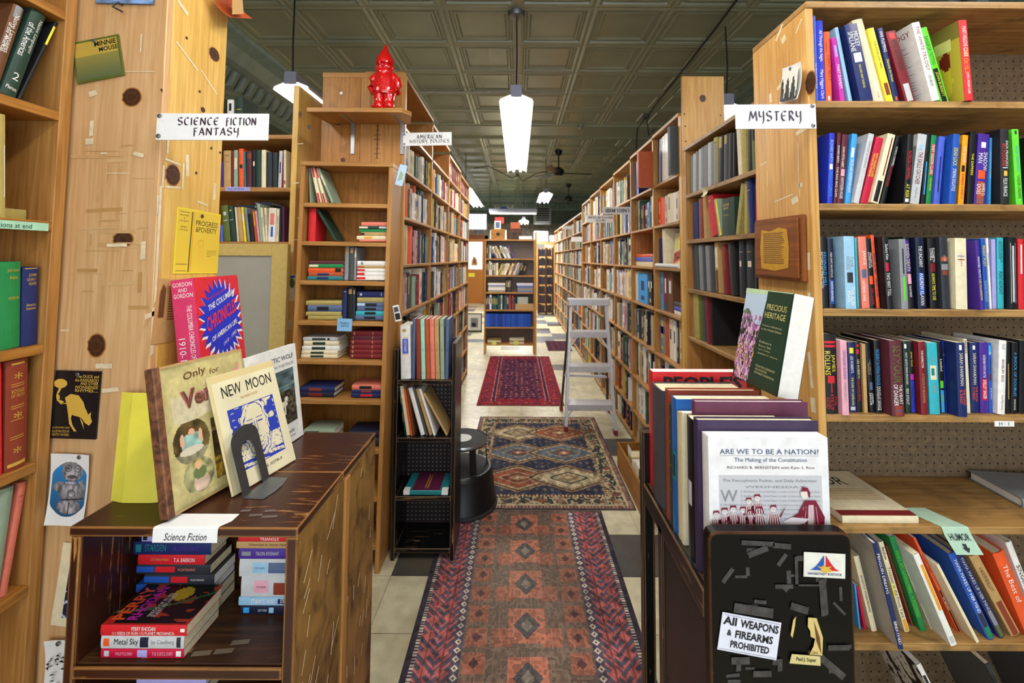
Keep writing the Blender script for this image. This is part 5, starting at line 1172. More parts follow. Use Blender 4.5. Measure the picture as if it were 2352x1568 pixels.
# plank end of the long history case, bracket shelf, gnome
EY = 2.2715
pk = thing('plank_panel', 'upright pine planks closing the end of the history case behind the gnome', 'panel', Vector((-1.045, EY, 0)))
xs = [0, .205, .445]
for a, b_ in zip(xs[:-1], xs[1:]):
    g = MB(); g.box((a+.001, 0, 0), (b_-.001, .014, 2.405), 'fir' if a == 0 else 'pine_orange', None, 2)
    if a:
        for z0, z1, w in ((1.3, 1.95, .004), (1.97, 2.2, .006)): g.box((a+.09, -.0006, z0), (a+.09+w, .001, z1), 'knot')
        for k in range(34): strip(g, (a+.094, 0, 1.32+.025*k), (1, 0, 0), (0, 0, 1), R_.uniform(.015, .04), .003, R_.uniform(-.1, .1), 'knot', .0008)
    else:
        for x, z, s in ((.09, 2.16, .014), (.12, 1.96, .012), (.13, 1.62, .012)): knot(g, (x, 0, z), (1, 0, 0), (0, 0, 1), s, s)
        strip(g, (.1, 0, 2.32), (1, 0, 0), (0, 0, 1), .014, .014, .4, 'paper')
    g.build('plank', pk, .001)
MB().box((-.002, 0, 2.4055), (.443, .012, 2.432), 'pine_orange', None, 0).build('cap_strip', pk, .001)
bz = aty(815, 251, 2.1).z
bs = thing('bracket_shelf', 'small pine bracket shelf carrying the red gnome', 'shelf', Vector((aty(705, 255, 2.08).x, 2.075, bz-.022)))
bw = aty(925, 255, 2.08).x-bs.location.x
MB().prism([(0, .0), (bw-.005, 0), (bw+.03, .055), (bw-.01, .193), (.03, .193)], 2, 0, .022, 'pine_orange').build('board', bs, .0015)
for x in (.145, bw-.06): MB().box((x, .188, -.16), (x+.02, .193, -.001), 'steel').box((x, .03, -.003), (x+.02, .188, 0), 'steel').build('bracket', bs, .0005)
gn = thing('gnome_figurine', 'glossy red garden gnome standing on the bracket shelf', 'figurine', Vector((aty(881, 251, 2.13).x, 2.135, bz+.0015)))
S_ = .345
g = MB()
ell = lambda rx, ry, z, cx=0, cy=0, n=28: [(cx*S_+rx*math.cos(2*PI*j/n)*S_, cy*S_+ry*math.sin(2*PI*j/n)*S_, z*S_) for j in range(n)]
g.rings([ell(.165, .12, .24), ell(.172, .128, .27), ell(.165, .125, .33), ell(.148, .12, .4), ell(.15, .118, .46), ell(.142, .11, .52), ell(.11, .095, .56), ell(.09, .085, .58)], 'gnome_red'); g.build('coat', gn, 0, True)
for s in (-1, 1):
    g = MB(); g.rings([ell(.078, .08, .0, s*.075), ell(.085, .085, .02, s*.075), ell(.073, .072, .05, s*.075), ell(.068, .068, .09, s*.074), ell(.076, .075, .105, s*.074), ell(.066, .066, .12, s*.074), ell(.07, .075, .18, s*.074), ell(.082, .085, .27, s*.07)], 'gnome_red')
    g.ball((s*.085*S_, -.09*S_, .025*S_), (.062*S_, .1*S_, .03*S_), 'gnome_red', 16, 8); g.build('leg', gn, 0, True)
    g = MB(); g.tube([(s*.12*S_, 0, .53*S_), (s*.18*S_, .0, .46*S_), (s*.205*S_, .02*S_, .37*S_), (s*.19*S_, .06*S_, .3*S_), (s*.1*S_, .12*S_, .29*S_)], [.045*S_, .055*S_, .05*S_, .042*S_, .035*S_], 'gnome_red', 14)
    g.ball((s*.12*S_, 0, .53*S_), .047*S_, 'gnome_red'); g.build('arm', gn, 0, True)
g = MB(); g.ball((0, -.0*S_, .645*S_), (.115*S_, .105*S_, .085*S_), 'gnome_red', 24, 14)
g.ball((0, -.105*S_, .645*S_), (.03*S_, .03*S_, .025*S_), 'gnome_red'); g.ball((.055*S_, -.085*S_, .615*S_), (.06*S_, .03*S_, .022*S_), 'gnome_red'); g.ball((-.055*S_, -.085*S_, .615*S_), (.06*S_, .03*S_, .022*S_), 'gnome_red')
for s in (-1, 1): g.ball((s*.045*S_, -.09*S_, .675*S_), (.018*S_, .014*S_, .014*S_), 'gnome_red'); g.ball((s*.118*S_, -.0*S_, .635*S_), (.022*S_, .03*S_, .04*S_), 'gnome_red')
g.build('head', gn, 0, True)
g = MB(); g.rings([ell(.11, .1, .61, 0, -.01), ell(.115, .105, .57, 0, -.015), ell(.1, .1, .53, 0, -.02), ell(.06, .07, .505, 0, -.03)], 'gnome_red'); g.build('beard', gn, 0, True)
g = MB(); g.rings([ell(.124, .12, .69), ell(.128, .122, .715), ell(.118, .115, .77), ell(.095, .092, .825), ell(.062, .06, .875), ell(.038, .038, .92, .004), ell(.024, .024, .96, .01), ell(.014, .014, .985, .014), ell(.004, .004, 1.0, .016)], 'gnome_red'); g.build('pointed_hat', gn, 0, True)
g = MB(); g.rings([ell(.178, .14, .262), ell(.182, .143, .275), ell(.176, .138, .29)], 'gnome_red', False)
for z in (.34, .4, .46): g.ball((0, -.121*S_, z*S_), (.014*S_, .01*S_, .014*S_), 'gnome_red', 10, 6)
g.tube([(-.15*S_, -.05*S_, .36*S_), (-.09*S_, -.105*S_, .355*S_), (0, -.124*S_, .35*S_), (.09*S_, -.105*S_, .355*S_), (.15*S_, -.05*S_, .36*S_)], .008*S_, 'gnome_red', 8); g.build('belt', gn, 0, True)
sign('section_sign', 'white sign lettered AMERICAN HISTORY POLITICS, off the history case corner', ((926, 335), (1038, 333), (925, 305)), 2.25, [('AMERICAN', .28, .8, .52, .82), ('HISTORY', .14, .5, .2, .46), ('POLITICS', .56, .95, .2, .46)], 'l:cb', ((-.47, .36), (-.47, -.36)))
r, mb, w, h = card('picture_card', 'pale blue picture card pinned to the narrow bookcase, upper right edge', 'picture', ((912, 424), (929, 428), (914, 376)), GY-.003, 'p:ib'); poly(mb, [(-.3, -.3), (.3, -.2), (.2, .1), (-.2, .2)], w, h, 'l:sg'); mb.build('card', r)
r, mb, w, h = card('picture_card', 'small black and white card pinned low on the narrow bookcase edge', 'picture', ((904, 739), (918, 736), (906, 702)), GY-.006, 'paper'); poly(mb, [(-.4, -.4), (.4, -.4), (.4, 0), (-.4, 0)], w, h, 'l:bk'); poly(mb, [(-.4, .05), (.4, .1), (.3, .4), (-.4, .4)], w, h, 'l:dy'); mb.build('card', r)
# ---------------------------------------------------------------- the long cases of the aisle
LXP = -.622
YS = [2.30, 3.115, 3.89, 4.66, 5.49]
LLV = [2.16, 1.93, 1.672, 1.41, 1.148, .88, .61, .34, .08]
hc = thing('bookcase', 'long double-sided pine bookcase of history and politics on the left of the aisle', 'bookcase', Vector((LXP, YS[0], 0)))
HT = [2.43, 2.40, 2.36, 2.33]
def longcase(root, ys, lv, hts, side, dep, m='pine_orange', o=0., rim=None):
    """front plane at local x = 0, shelves run in +y, body towards side (-1 or +1)"""
    for i, y in enumerate(ys):
        h = hts[min(i, len(hts)-1)]
        MB().box((0, y-ys[0]-.011, 0), (side*dep, y-ys[0]+.011, h), m, None, 2).build('divider', root, .001)
    for i in range(len(ys)-1):
        y0, y1 = ys[i]-ys[0]+.0115, ys[i+1]-ys[0]-.0115
        for z in lv: MB().box((-side*.004, y0, z-.016), (side*(dep-.009), y1, z), rim or m, None, 1).build('shelf', root, .001)
        MB().box((-side*.004, y0-.01, hts[i]+.0005), (side*dep, y1+.01, hts[i]+.021), rim or m, None, 1).build('top_board', root, .001)
        MB().box((side*(dep-.008), y0, 0), (side*dep, y1, hts[i]), m, None, 2).build('back_panel', root)
longcase(hc, YS, LLV, HT, -1, .21, 'pine_orange')
MB().box((.0005, -.0125, 0), (.016, .012, 2.43), 'pine_yellow', None, 2).build('corner_post', hc, .001)
RXP = .922
RYS = [2.47, 2.96, 3.55, 4.18, 4.87, 5.55, 6.25]
RLV = [1.94, 1.667, 1.392, 1.115, .83, .53, .257, .04]
uc = thing('bookcase', 'long pine bookcase of urban studies on the right of the aisle', 'bookcase', Vector((RXP, RYS[0], 0)))
longcase(uc, RYS, RLV, [2.27, 2.262, 2.245, 2.225, 2.215, 2.2], 1, .24)
MB().box((-.004, -.04, 0), (.03, -.012, 2.26), 'pine_yellow', None, 2).build('corner_post', uc, .001)
FYS = [6.29, 7.2, 8.15, 9.1, 10.05, 11.0]
FLV = [1.84, 1.6, 1.35, 1.1, .85, .6, .33, .06]
fc = thing('bookcase', 'farther pine bookcase continuing the right wall beyond the stepladder', 'bookcase', Vector((RXP, FYS[0], 0)))
longcase(fc, FYS, FLV, [2.1]*5, 1, .24)
# board with one knot, standing up at the near end of the urban studies case
kb = thing('end_board', 'tall pale board with one dark knot at the end of the urban studies case', 'board', Vector((RXP+.0, RYS[0]-.065, 1.3)))
g = MB(); bwd = aty(1665, 300, RYS[0]-.065).x-RXP; tz = aty(1615, 175, RYS[0]-.065).z-1.3
g.box((0, 0, 0), (bwd, .022, tz), 'pine', None, 2); kn = aty(1614, 226, RYS[0]-.065)-kb.location; knot(g, kn, (1, 0, 0), (0, 0, 1), .017, .02)
for px, py in ((1572, 262), (1655, 265), (1574, 290), (1575, 325)): q_ = aty(px, py, RYS[0]-.065)-kb.location; g.add([q_+Vector((.005*math.cos(a), -.0008, .005*math.sin(a))) for a in np.arange(0, 6.2, .7)], [tuple(range(9))], 'knot')
g.build('board', kb, .0015)
# second case on the right: old cloth volumes
OY0, OY1 = 1.452, 2.40
oc = case('bookcase', 'pine bookcase of dark old volumes between the mystery and urban studies cases', Matrix.Translation((RXP, OY1, 0)) @ Matrix.Rotation(-PI/2, 4, 'Z'), OY1-OY0, .24, 2.045, [1.80, 1.552, 1.288, 1.034, .75, .45, .1], 'pine_orange', .022, .02, 'fir', sm='pine_worn')
zone('x', RXP, [1.80, 1.552, 1.288, 1.034], 2.045, -OY1+.0225, -OY0-.0225)
for i_, k_ in ((0, 'near'), (1, 'second urban'), (1, 'second bay')): zone('x', RXP, RLV, 2.258, -RYS[i_+1]+.0116, -RYS[i_]-.0116, 0, k_)
c2, c3 = (1240, 160, 2.8), (1240, 600, 3.015)
row('top shelf of old volumes', 'x', RXP+.02, 1.80, c2, """964 983 565 964 h gy|
984 1000 547 984 h lg|
1001 1019 532 1001 h gy|
1020 1035 517 1020 h lg|
1036 1056 506 1036 h gy|
1057 1078 492 1057 h gy|
1079 1097 477 1079 h lg|
1098 1115 468 1098 h gy|
1116 1142 446 1116 h kh|#,cb,.1,.12;#,gy,.15,1
1144 1178 438 1150 h cb|#,kh,.02,.25
1181 1208 426 1183 h dy|#,kh,.02,.2
1210 1238 418 1212 h bk|
1240 1268 412 1240 h bk|
1276 1298 365 1246 h cm|
1300 1336 372 1296 h kh|#,gd,.1,.11;#,gd,.2,.21
1340 1364 388 1338 h cb|
1366 1396 378 1363 h ol|#,bk,.0,.3""", -PI/2, .16, 'old volumes on the top shelf')
row('second shelf of old volumes', 'x', RXP+.02, 1.552, c2, """985 1018 860 982 h nv|
1024 1054 832 1018 h ch|
1056 1072 812 1046 h tn|
1104 1146 830 1072 h rd|#,gd,.1,.14,.3,.7
1149 1168 842 1117 h sg|#,yl,.0,1,.7,1
1172 1255 838 1166 h dg|_POWER,gd,.14,.2,.1,.7;_FIGHT,gd,.23,.29,.1,.7;#,gd,.44,.45,.2,.6
1257 1290 735 1292 h kh|
1314 1342 728 1290 h kh|#,gd,.1,.12;#,gd,.3,.31
1346 1384 712 1322 h nv|#,gd,.2,.21
1386 1404 700 1384 h rd|""", -PI/2, .15, 'old volumes on the second shelf')
row('third shelf of old volumes', 'x', RXP+.02, 1.288, c2, """990 1008 1130 977 h dy|
1010 1028 1130 996 h dy|
1030 1050 1130 1018 h gy|
1052 1072 1132 1040 h dy|
1074 1096 1132 1062 h gy|
1098 1122 1132 1086 h dy|
1132 1158 1108 1120 h tn|#,cm,.1,.5,.2,.8;#,br,.55,1
1184 1215 1130 1165 h dr|#,ch,.0,.5
1230 1272 1092 1205 h bk|
1286 1318 1086 1275 h cb|#,cm,.36,.46,.1,.6;#,gd,.2,.21
1334 1376 1076 1324 h cb|#,cm,.36,.46,.3,.8;#,gd,.2,.21
1380 1408 1072 1378 h bk|""", -PI/2, .16, 'old volumes on the third shelf')
row('fourth shelf of old volumes', 'x', RXP+.02, 1.034, c3, """1066 1102 212 1056 h kh|
1108 1132 216 1096 h ol|
1134 1152 218 1122 h dy|
1160 1188 220 1138 h dr|
1190 1206 222 1176 h bk|""", -PI/2, .2, 'old volumes on the fourth shelf')
book(Matrix.Translation((RXP+.012, 1.62, 1.0345)) @ Matrix.Rotation(-PI/2, 4, 'Z') @ Matrix.Rotation(-PI/2, 4, 'Y'), .028, .2, .14, 'h', 'sl', '', 'slate blue hardback lying flat behind the Precious Heritage book', None)
r, mb = sticker('shelf_tag', 'cream paper tag hanging off the second case top shelf edge', 'label', frame(atx(1624, 440, RXP-.006)+Vector((-.002, 0, 0)), (0, -1, 0), (0, 0, 1)), .05, .045, 'p:cm', .0004, .05); mb.build('tag_sheet', r)
# near bay of the urban studies case, book by book
SROWS = []
def stuffrow(where, plane, c, z, crop, lines, *a): SROWS.append((c, z, crop, lines))
for lb_, px, y0, t, ztop, col, sp_ in (('dark grey binder jutting from the top urban studies shelf by the end board', 1540, 2.50, .045, 2.222, 'dy', ''), ('rust red book jutting out of the second urban studies bay, top shelf', 1467, 2.975, .045, 2.19, 'rs', '')):
    xx = aty(px, 400, y0).x
    book(Matrix.Translation((xx, y0+t, 1.9405)) @ Matrix.Rotation(-PI/2, 4, 'Z'), t, ztop-1.9405, .2, 'h', col, sp_, lb_, None)
row('top shelf, near bay of urban studies', 'x', RXP+.03, 1.94, c2, """735 748 480 735 h wh|
750 760 455 750 p bk|
762 772 440 762 p lg|
774 783 430 774 p bl|
785 796 420 785 p cm|
798 826 408 798 p wh|""", -PI/2, .19, 'books in the near urban studies bay')
row('top shelf, second bay of urban studies', 'x', RXP+.03, 1.94, c2, """600 606 625 598 p sb|
607 613 610 598 p bl|
614 632 600 614 p nv|""", -PI/2, .19, 'books in the second urban studies bay')
stuffrow('second shelf, near bay of urban studies', 'x', RXP+.03, 1.667, c2, """737 756 840 737 h cm|
758 780 828 758 p or|
782 804 824 782 p or|
806 822 812 806 p lg|
824 842 800 824 p cm|
844 858 795 844 p cm|
860 874 790 860 p wh|
876 890 784 878 p cm|#,dr,.2,.6,.3,.7
892 904 776 890 p pk|""", -PI/2, .18, 'books in the near urban studies bay')
row('third shelf, near bay of urban studies', 'x', RXP+.03, 1.392, c2, """768 786 1085 766 h nv|
792 812 1028 784 p cm 1|""", -PI/2, .19, 'books in the near urban studies bay')
r, w, h, t = display('cream paperback with orange block reading PIONEER COMMUTER, cover outwards', (RXP+.05, 2.76, 1.394), (RXP+.034, 2.52, 1.394), (RXP+.075, 2.76, 1.394+.215), .012, 'p', 'cm', '', 'pages')
r['group'] = 'books in the near urban studies bay'
g = MB(); X = t; C2 = lambda a, b_, l=.0008: (X+l, w*a, h*b_)
g.add([C2(.1, .1), C2(.95, .28), C2(.95, .6), C2(.1, .42)], [(0, 1, 2, 3)], 'p:or'); g.add([C2(.2, .5), C2(.95, .68), C2(.95, .98), C2(.3, .9)], [(0, 1, 2, 3)], 'p:yl'); g.add([C2(.2, .0), C2(.95, .06), C2(.95, .22), C2(.4, .1)], [(0, 1, 2, 3)], 'p:yl')
g.text('PIONEER', C2(.16, .29, .0012), (0, w*.75, h*.14), (0, 0, h*.11), 'l:bk', keep=False, bold=.02); g.text('COMMUTER', C2(.14, .17, .0012), (0, w*.8, h*.15), (0, 0, h*.11), 'l:bk', keep=False, bold=.02); g.build('cover_print', r)
rl = thing('paper_roll', 'rolled white poster lying on the third urban studies shelf', 'poster roll', Vector((RXP+.006, 2.72, 1.3925+.0135)))
MB().tube([(0, -.22, 0), (0, .2, 0)], .013, 'paper', 14).build('roll', rl, 0, True)
stack('stack in the second urban studies bay', 'x', RXP+.03, 1.392, c2, """606 722 1195 1212 p or|
604 722 1213 1238 p bv|
602 722 1240 1268 p cm|""", -PI/2, .15)
stuffrow('fourth shelf, near bay of urban studies', 'x', RXP+.03, 1.115, c2, """780 796 1300 780 h sb|
798 822 1298 800 h dr|#,wh,.0,.4
824 856 1300 826 h br|""", -PI/2, .19, 'books in the near urban studies bay')
stack('flat stack, fourth near urban studies shelf', 'x', RXP+.03, 1.115, c2, """864 920 1478 1505 h dy|
864 920 1507 1535 h bv|
862 920 1537 1560 p wh|""", -PI/2, .18)
stuffrow('fifth shelf, near bay of urban studies', 'x', RXP+.03, .83, c3, """806 824 370 806 h dg|
832 868 375 812 h gy|#,lb,.1,.6
872 892 380 850 p rs|
900 916 385 870 p cm|
924 944 390 882 p wh|
950 964 395 912 h cb|
968 990 395 930 p tn|
992 1004 400 966 p kh|""", -PI/2, .17, 'books in the near urban studies bay')
stuffrow('fourth shelf, second bay of urban studies', 'x', RXP+.03, 1.115, c2, """597 610 1296 597 h or|
613 628 1296 613 h wh|
634 692 1304 634 p sb 2|#,bl,.1,.7,.3,.9
700 722 1310 700 h bk|""", -PI/2, .19, 'books in the second urban studies bay')
# ---------------------------------------------------------------- small black case at the left of the aisle
BX0, BX1, BY = -.604, -.300, 2.165
bz_ = [.85, .575, .30, .058]
zone('y', BY, bz_, 1.6, BX0+.021, BX1-.021)
bc = case('bookcase', 'small worn black bookcase at the left of the aisle, pegboard back', Vector((BX0, BY, 0)), BX1-BX0, .215, 1.02, bz_, 'black_wood', .02, .02, 'dark_pegboard', top=False, hs=(1.0, 1.03))
row('top shelf, small black case', 'y', BY+.02, bz_[0], cG6, """966 1083 668 960 h wh|#,bv,.25,.53;#,sp,.225,.235;#,sp,.545,.555;#,tn,.07,.12,.2,.6;DICTIONARY,wh,.28,.5,.3,.7
1089 1124 614 1084 h sl|#,dn,.07,.075;#,dn,.1,.105;#,dn,.5,.505;#,dn,.53,.535;#,dn,.9,.905
1129 1165 614 1122 h ch|#,mr,.07,.075;#,mr,.1,.105;#,mr,.5,.505;#,mr,.53,.535;#,mr,.9,.905
1170 1203 616 1160 h mt|#,tl,.07,.075;#,tl,.1,.105;#,tl,.5,.505;#,tl,.53,.535;#,tl,.9,.905
1208 1241 616 1196 h rs|#,mr,.07,.075;#,mr,.1,.105;#,mr,.5,.505;#,mr,.53,.535;#,mr,.9,.905
1245 1282 616 1234 h sp|#,ch,.07,.075;#,ch,.1,.105;#,ch,.5,.505;#,ch,.53,.535;#,ch,.9,.905
1286 1321 618 1274 h tn|#,br,.07,.075;#,br,.1,.105;#,br,.5,.505;#,br,.53,.535;#,br,.9,.905
1326 1358 618 1318 h sg|#,dg,.07,.075;#,dg,.1,.105;#,dg,.5,.505;#,dg,.53,.535;#,dg,.9,.905
1362 1388 618 1356 h sl|#,dn,.07,.075;#,dn,.1,.105;#,dn,.5,.505;#,dn,.53,.535;#,dn,.9,.905""", depth=.16, group='matching set on the small black case')
row('second shelf, small black case', 'y', BY+.025, bz_[1], cG7, """657 690 500 626 p dg|#,tn,.1,.3;#,tn,.5,.7
692 714 474 650 p cm|
716 727 490 676 p or|
729 744 492 690 p br|
776 802 486 702 h wh|
805 820 478 728 h dy|
826 844 490 746 p tn|
850 868 490 764 p wh|
922 936 517 788 h tn|""", depth=.15)
bd = thing('binder', 'flat green and maroon binder lying on the third shelf, small black case', 'binder', Vector((BX0+.055, BY+.01, bz_[2]+.0006)))
MB().box((0, 0, 0), (.215, .18, .022), 'p:tl').build('spine', bd, .003); MB().box((.04, .003, .0223), (.175, .178, .0235), 'p:5e1c3c').box((.1, .02, .0236), (.103, .15, .0238), 'l:gd').box((.112, .02, .0236), (.115, .15, .0238), 'l:gd').build('cover_panel', bd)
for x in (0, .1852): MB().box((x, -.001, .002), (x+.03, .03, .0231), 'paper').build('corner_tape', bd)
# ---------------------------------------------------------------- book truck at the right, its end panel towards us
TX0, TX1, TY0, TY1 = aty(1630, 1400, .75).x, aty(1962, 1400, .75).x, .75, 1.165
TZ = aty(1700, 1222, .75).z; RZ = .886
tr = thing('book_truck', 'black wooden book truck at lower right with taped end panel', 'book truck', Vector((TX0, TY0, 0)))
tw, td = TX1-TX0, TY1-TY0
g = MB(); g.prism([(0, .02), (tw, .02), (tw, TZ-.014), (tw-.004, TZ-.004), (tw-.014, TZ), (.014, TZ), (.004, TZ-.004), (0, TZ-.014)], 1, 0, .024, 'black_panel')
kf = lambda px, py: aty(px, py, .75)-tr.location
for k in range(26):
    px, py = R_.uniform(1650, 1950), R_.uniform(1250, 1568)
    if 1640 < px < 1800 and 1400 < py < 1520 or 1840 < px and py < 1330: continue
    strip(g, kf(px, py), (1, 0, 0), (0, 0, 1), R_.uniform(.008, .035), R_.uniform(.004, .010), R_.choice((0, 0, .1, -.2, PI/2, PI/2, .9, -.8)), 'tape_clear', .0004+.00002*k)
for px, py, w, h, a in ((1740, 1246, .055, .008, -.05), (1795, 1252, .03, .009, -.1), (1740, 1265, .035, .01, .35), (1828, 1310, .005, .05, 0), (1890, 1370, .012, .06, .05), (1835, 1395, .03, .012, -.3), (1730, 1400, .065, .016, -.15), (1700, 1515, .03, .012, 0), (1695, 1525, .008, .02, 0), (1790, 1525, .008, .02, 0), (1910, 1530, .05, .012, -.7), (1925, 1485, .035, .009, 0), (1750, 1545, .03, .01, 0), (1800, 1345, .03, .007, 0), (1860, 1342, .05, .003, 0), (1745, 1380, .02, .006, -.1)):
    strip(g, kf(px, py), (1, 0, 0), (0, 0, 1), w, h, a, 'tape_clear', .0018)
g.build('end_panel', tr, .002)
for x in (0, tw-.03): MB().box((x, td-.03, .0046), (x+.03, td, 1.012), 'black_wood').box((x, td*.58, .0046), (x+.03, td*.58+.03, RZ-.03), 'black_wood').build('leg', tr, .004)
MB().box((.03, td-.03, .93), (tw-.03, td-.005, .99), 'black_wood').box((.03, td-.03, .3), (tw-.03, td-.005, .33), 'black_wood').build('end_rail', tr, .002)
for x in (0, tw-.014): MB().box((x, .0245, RZ-.045), (x+.014, td-.035, RZ-.0003), 'black_wood').build('side_rail', tr, .002)
MB().box((.004, .0245, .04), (.012, td*.58-.0005, RZ-.03), 'black_enamel').build('side_panel', tr)
MB().box((.0145, .0245, RZ-.014), (tw-.0145, td-.035, RZ), 'black_wood').build('shelf', tr)
def tcard(name, label, cat, pxs, m, t=.0006):
    bl, br, tl = [aty(p[0], p[1], .75) for p in pxs]; u, v = br-bl, tl-bl
    r, mb = sticker(name, label, cat, frame(bl+u/2+v/2-Vector((0, .0026, 0)), u, v), u.length, v.length, m, t); return r, mb, u.length, v.length
r, mb, w, h = tcard('notice', 'white notice ALL WEAPONS & FIREARMS PROHIBITED taped to the book truck', 'notice', ((1649, 1488), (1784, 1513), (1655, 1402)), 'p:e4e6f4')
for t, x0, x1, y0, y1 in (('All', -.47, -.24, .2, .42), ('WEAPONS', -.18, .47, .19, .41), ('&', -.38, -.3, -.08, .08), ('FIREARMS', -.24, .4, -.11, .1), ('PROHIBITED', -.3, .36, -.38, -.19)): mb.text(t, (w*x0, h*y0, 0), (w*(x1-x0), 0, 0), (0, h*(y1-y0), 0), 'l:bk', bold=.035, keep=False)
for y in (.45, -.46): mb.add([(-w*.48, h*y, .0003), (w*.48, h*y, .0003), (w*.48, h*(y+.008), .0003), (-w*.48, h*(y+.008), .0003)], [(0, 1, 2, 3)], 'l:bk')
mb.build('notice_sheet', r)
r, mb, w, h = tcard('sticker', 'white sticker with blue and red sails, lettered HANSESTADT ROSTOCK', 'sticker', ((1846, 1321), (1941, 1326), (1842, 1265)), 'p:e8e8dc')
mb.text('HANSESTADT ROSTOCK', (-w*.4, -h*.4, 0), (w*.82, 0, 0), (0, h*.1, 0), 'l:nv', bold=.02)
n = 8; cv_ = lambda s: [(s*(.02+.36*(i/n)**.9), .42-.62*(1-(1-i/n)**1.9)) for i in range(n+1)]
for s, m in ((-1, 'p:bl'), (1, 'p:rd')): pts = cv_(s); mb.add([(x*w, y*h, .0008) for x, y in pts]+[(s*.02*w, -.2*h, .0008)], [tuple(range(n+2))], m)
mb.add([(w*x, h*y, .0014) for x, y in ((-.12, -.24), (.0, -.28), (.12, -.24), (.2, -.2), (.1, -.1), (.16, 0), (.04, -.04), (-.04, .04), (-.08, -.04), (-.2, -.02), (-.1, -.12))], [tuple(range(11))], 'p:gd')
mb.build('sticker_sheet', r)
r, mb, w, h = tcard('bookplate', 'torn cream bookplate with an ink-drawn head, lettered Paul J. Soper', 'bookplate', ((1804, 1518), (1878, 1524), (1822, 1412)), 'l:bk', .0003)
mb2 = MB()
poly(mb2, [(-.5, -.5), (.46, -.5), (.44, -.3), (-.44, -.3)], w, h, 'p:d8c888', .0004)
poly(mb2, [(.02, .5), (.28, .5), (.5, .1), (.5, -.28), (.1, -.28), (.22, -.1), (.26, .06), (.12, .1), (.1, .22), (.02, .3)], w, h, 'p:d8c078', .0005)
poly(mb2, [(-.5, .1), (-.44, .42), (-.36, .5), (-.38, .3), (-.44, .04)], w, h, 'p:d8c078', .0005)
for k in range(7): poly(mb2, [(.2+.03*k, .42-.05*k), (.215+.03*k, .42-.05*k), (.32+.025*k, .0-.04*k), (.30+.025*k, .0-.04*k)], w, h, 'l:br', .0009)
mb2.text('Paul J. Soper', (-w*.3, -h*.45, .0004), (w*.62, 0, 0), (0, h*.1, 0), 'l:bk', bold=.02); mb2.text('Ex Libris', (w*.06, -h*.26, .0004), (w*.3, 0, 0), (0, h*.07, 0), 'l:br')
mb.v, mb.f, mb.m, mb.uv, mb.k = mb2.v, mb2.f, mb2.m, mb2.uv, mb2.k; mb.build('plate_sheet', r)
ZT = RZ+.0006
def onb(label, y1, t, h, d, kind, col, spec='', dx=0., page=None):
    return book(Matrix.Translation((TX0+.0165+dx, y1, ZT)) @ Matrix.Rotation(-PI/2, 4, 'Z'), t, h, d, kind, col, spec, label, 'books on the black book truck', page=page)
r = onb('white hardback with maroon drawing, ARE WE TO BE A NATION?, front of the truck', .812, .026, .25, .212, 'j', 'f0efee', '')
X, w, h = .026, .212, .25
g = MB(); C2 = lambda a, b_, l=.0008: (X+l, w*a, h*b_)
T_('ARE WE TO BE A NATION?', .1, .92, .885, .92, 'l:3a4c78'); T_('The Making of the Constitution', .22, .82, .825, .86, 'l:3a4c78'); T_('RICHARD B. BERNSTEIN with Kym S. Rice', .16, .88, .78, .803, 'l:5a3a44')
g.add([C2(.1, .873), C2(.92, .873), C2(.92, .875), C2(.1, .875)], [(0, 1, 2, 3)], 'l:gy')
g.add([C2(.09, .3, .0003), C2(.94, .3, .0003), C2(.94, .74, .0003), C2(.09, .74, .0003)], [(0, 1, 2, 3)], 'l:c8c8cc')
T_('The Pennsylvania Packet, and Daily Advertiser', .12, .9, .69, .715, 'l:gy'); T_('W', .1, .24, .56, .64, 'l:gy'); T_('WEDNESDAY', .3, .8, .655, .67, 'l:gy')
for k in range(7): T_('E, the People of the United States, in order to form a more perfect Union', .27 if k < 3 else .1, .92, .62-.03*k, .637-.03*k, 'l:9a9a9c')
mrn = 'l:7c1430'
def blob(pts, m=mrn, l=.0012): g.add([C2(a, .3+(b_-.2)*1.02, l) for a, b_ in pts], [tuple(range(len(pts)))], m)
def fig(cx, cy, s):
    blob([(cx+.022*s*math.cos(a), cy+.02*s*math.sin(a)) for a in np.arange(0, 6.2, .6)], 'l:e4d8d4', .0014); blob([(cx-.026*s, cy+.0*s), (cx-.02*s, cy+.024*s), (cx+.02*s, cy+.026*s), (cx+.026*s, cy+.004*s), (cx+.012*s, cy+.014*s), (cx-.012*s, cy+.014*s)], mrn, .0018)
    for dx in (-.008, .008): blob([(cx+dx*s-.002*s, cy), (cx+dx*s+.002*s, cy), (cx+dx*s+.002*s, cy+.004*s), (cx+dx*s-.002*s, cy+.004*s)], mrn, .0018)
    blob([(cx-.05*s, cy-.09*s), (cx+.05*s, cy-.09*s), (cx+.04*s, cy-.03*s), (cx, cy-.02*s), (cx-.04*s, cy-.03*s)], 'l:d8c4c4', .0013)
    for k in range(5): blob([(cx+(-.04+.02*k)*s, cy-.09*s), (cx+(-.03+.02*k)*s, cy-.09*s), (cx+(-.022+.013*k)*s, cy-.03*s), (cx+(-.026+.013*k)*s, cy-.03*s)], mrn, .0016)
for cx, cy, s in ((.06, .37, 1.1), (.13, .39, 1.1), (.2, .405, 1.1), (.28, .40, 1.), (.33, .46, 1.), (.4, .48, 1.1), (.41, .40, 1.1), (.34, .385, .9), (.53, .41, 1.1), (.07, .29, 1.), (.15, .31, 1.)): fig(cx, cy, s)
blob([(.03, .2), (.12, .27), (.3, .31), (.62, .31), (.72, .27), (.7, .22), (.4, .2)], 'l:e8dcdc', .0019)
for k in range(16): blob([(.05+.04*k, .2+.004*(k % 3)), (.06+.04*k, .2), (.075+.04*k, .27), (.06+.04*k, .275)], mrn, .002)
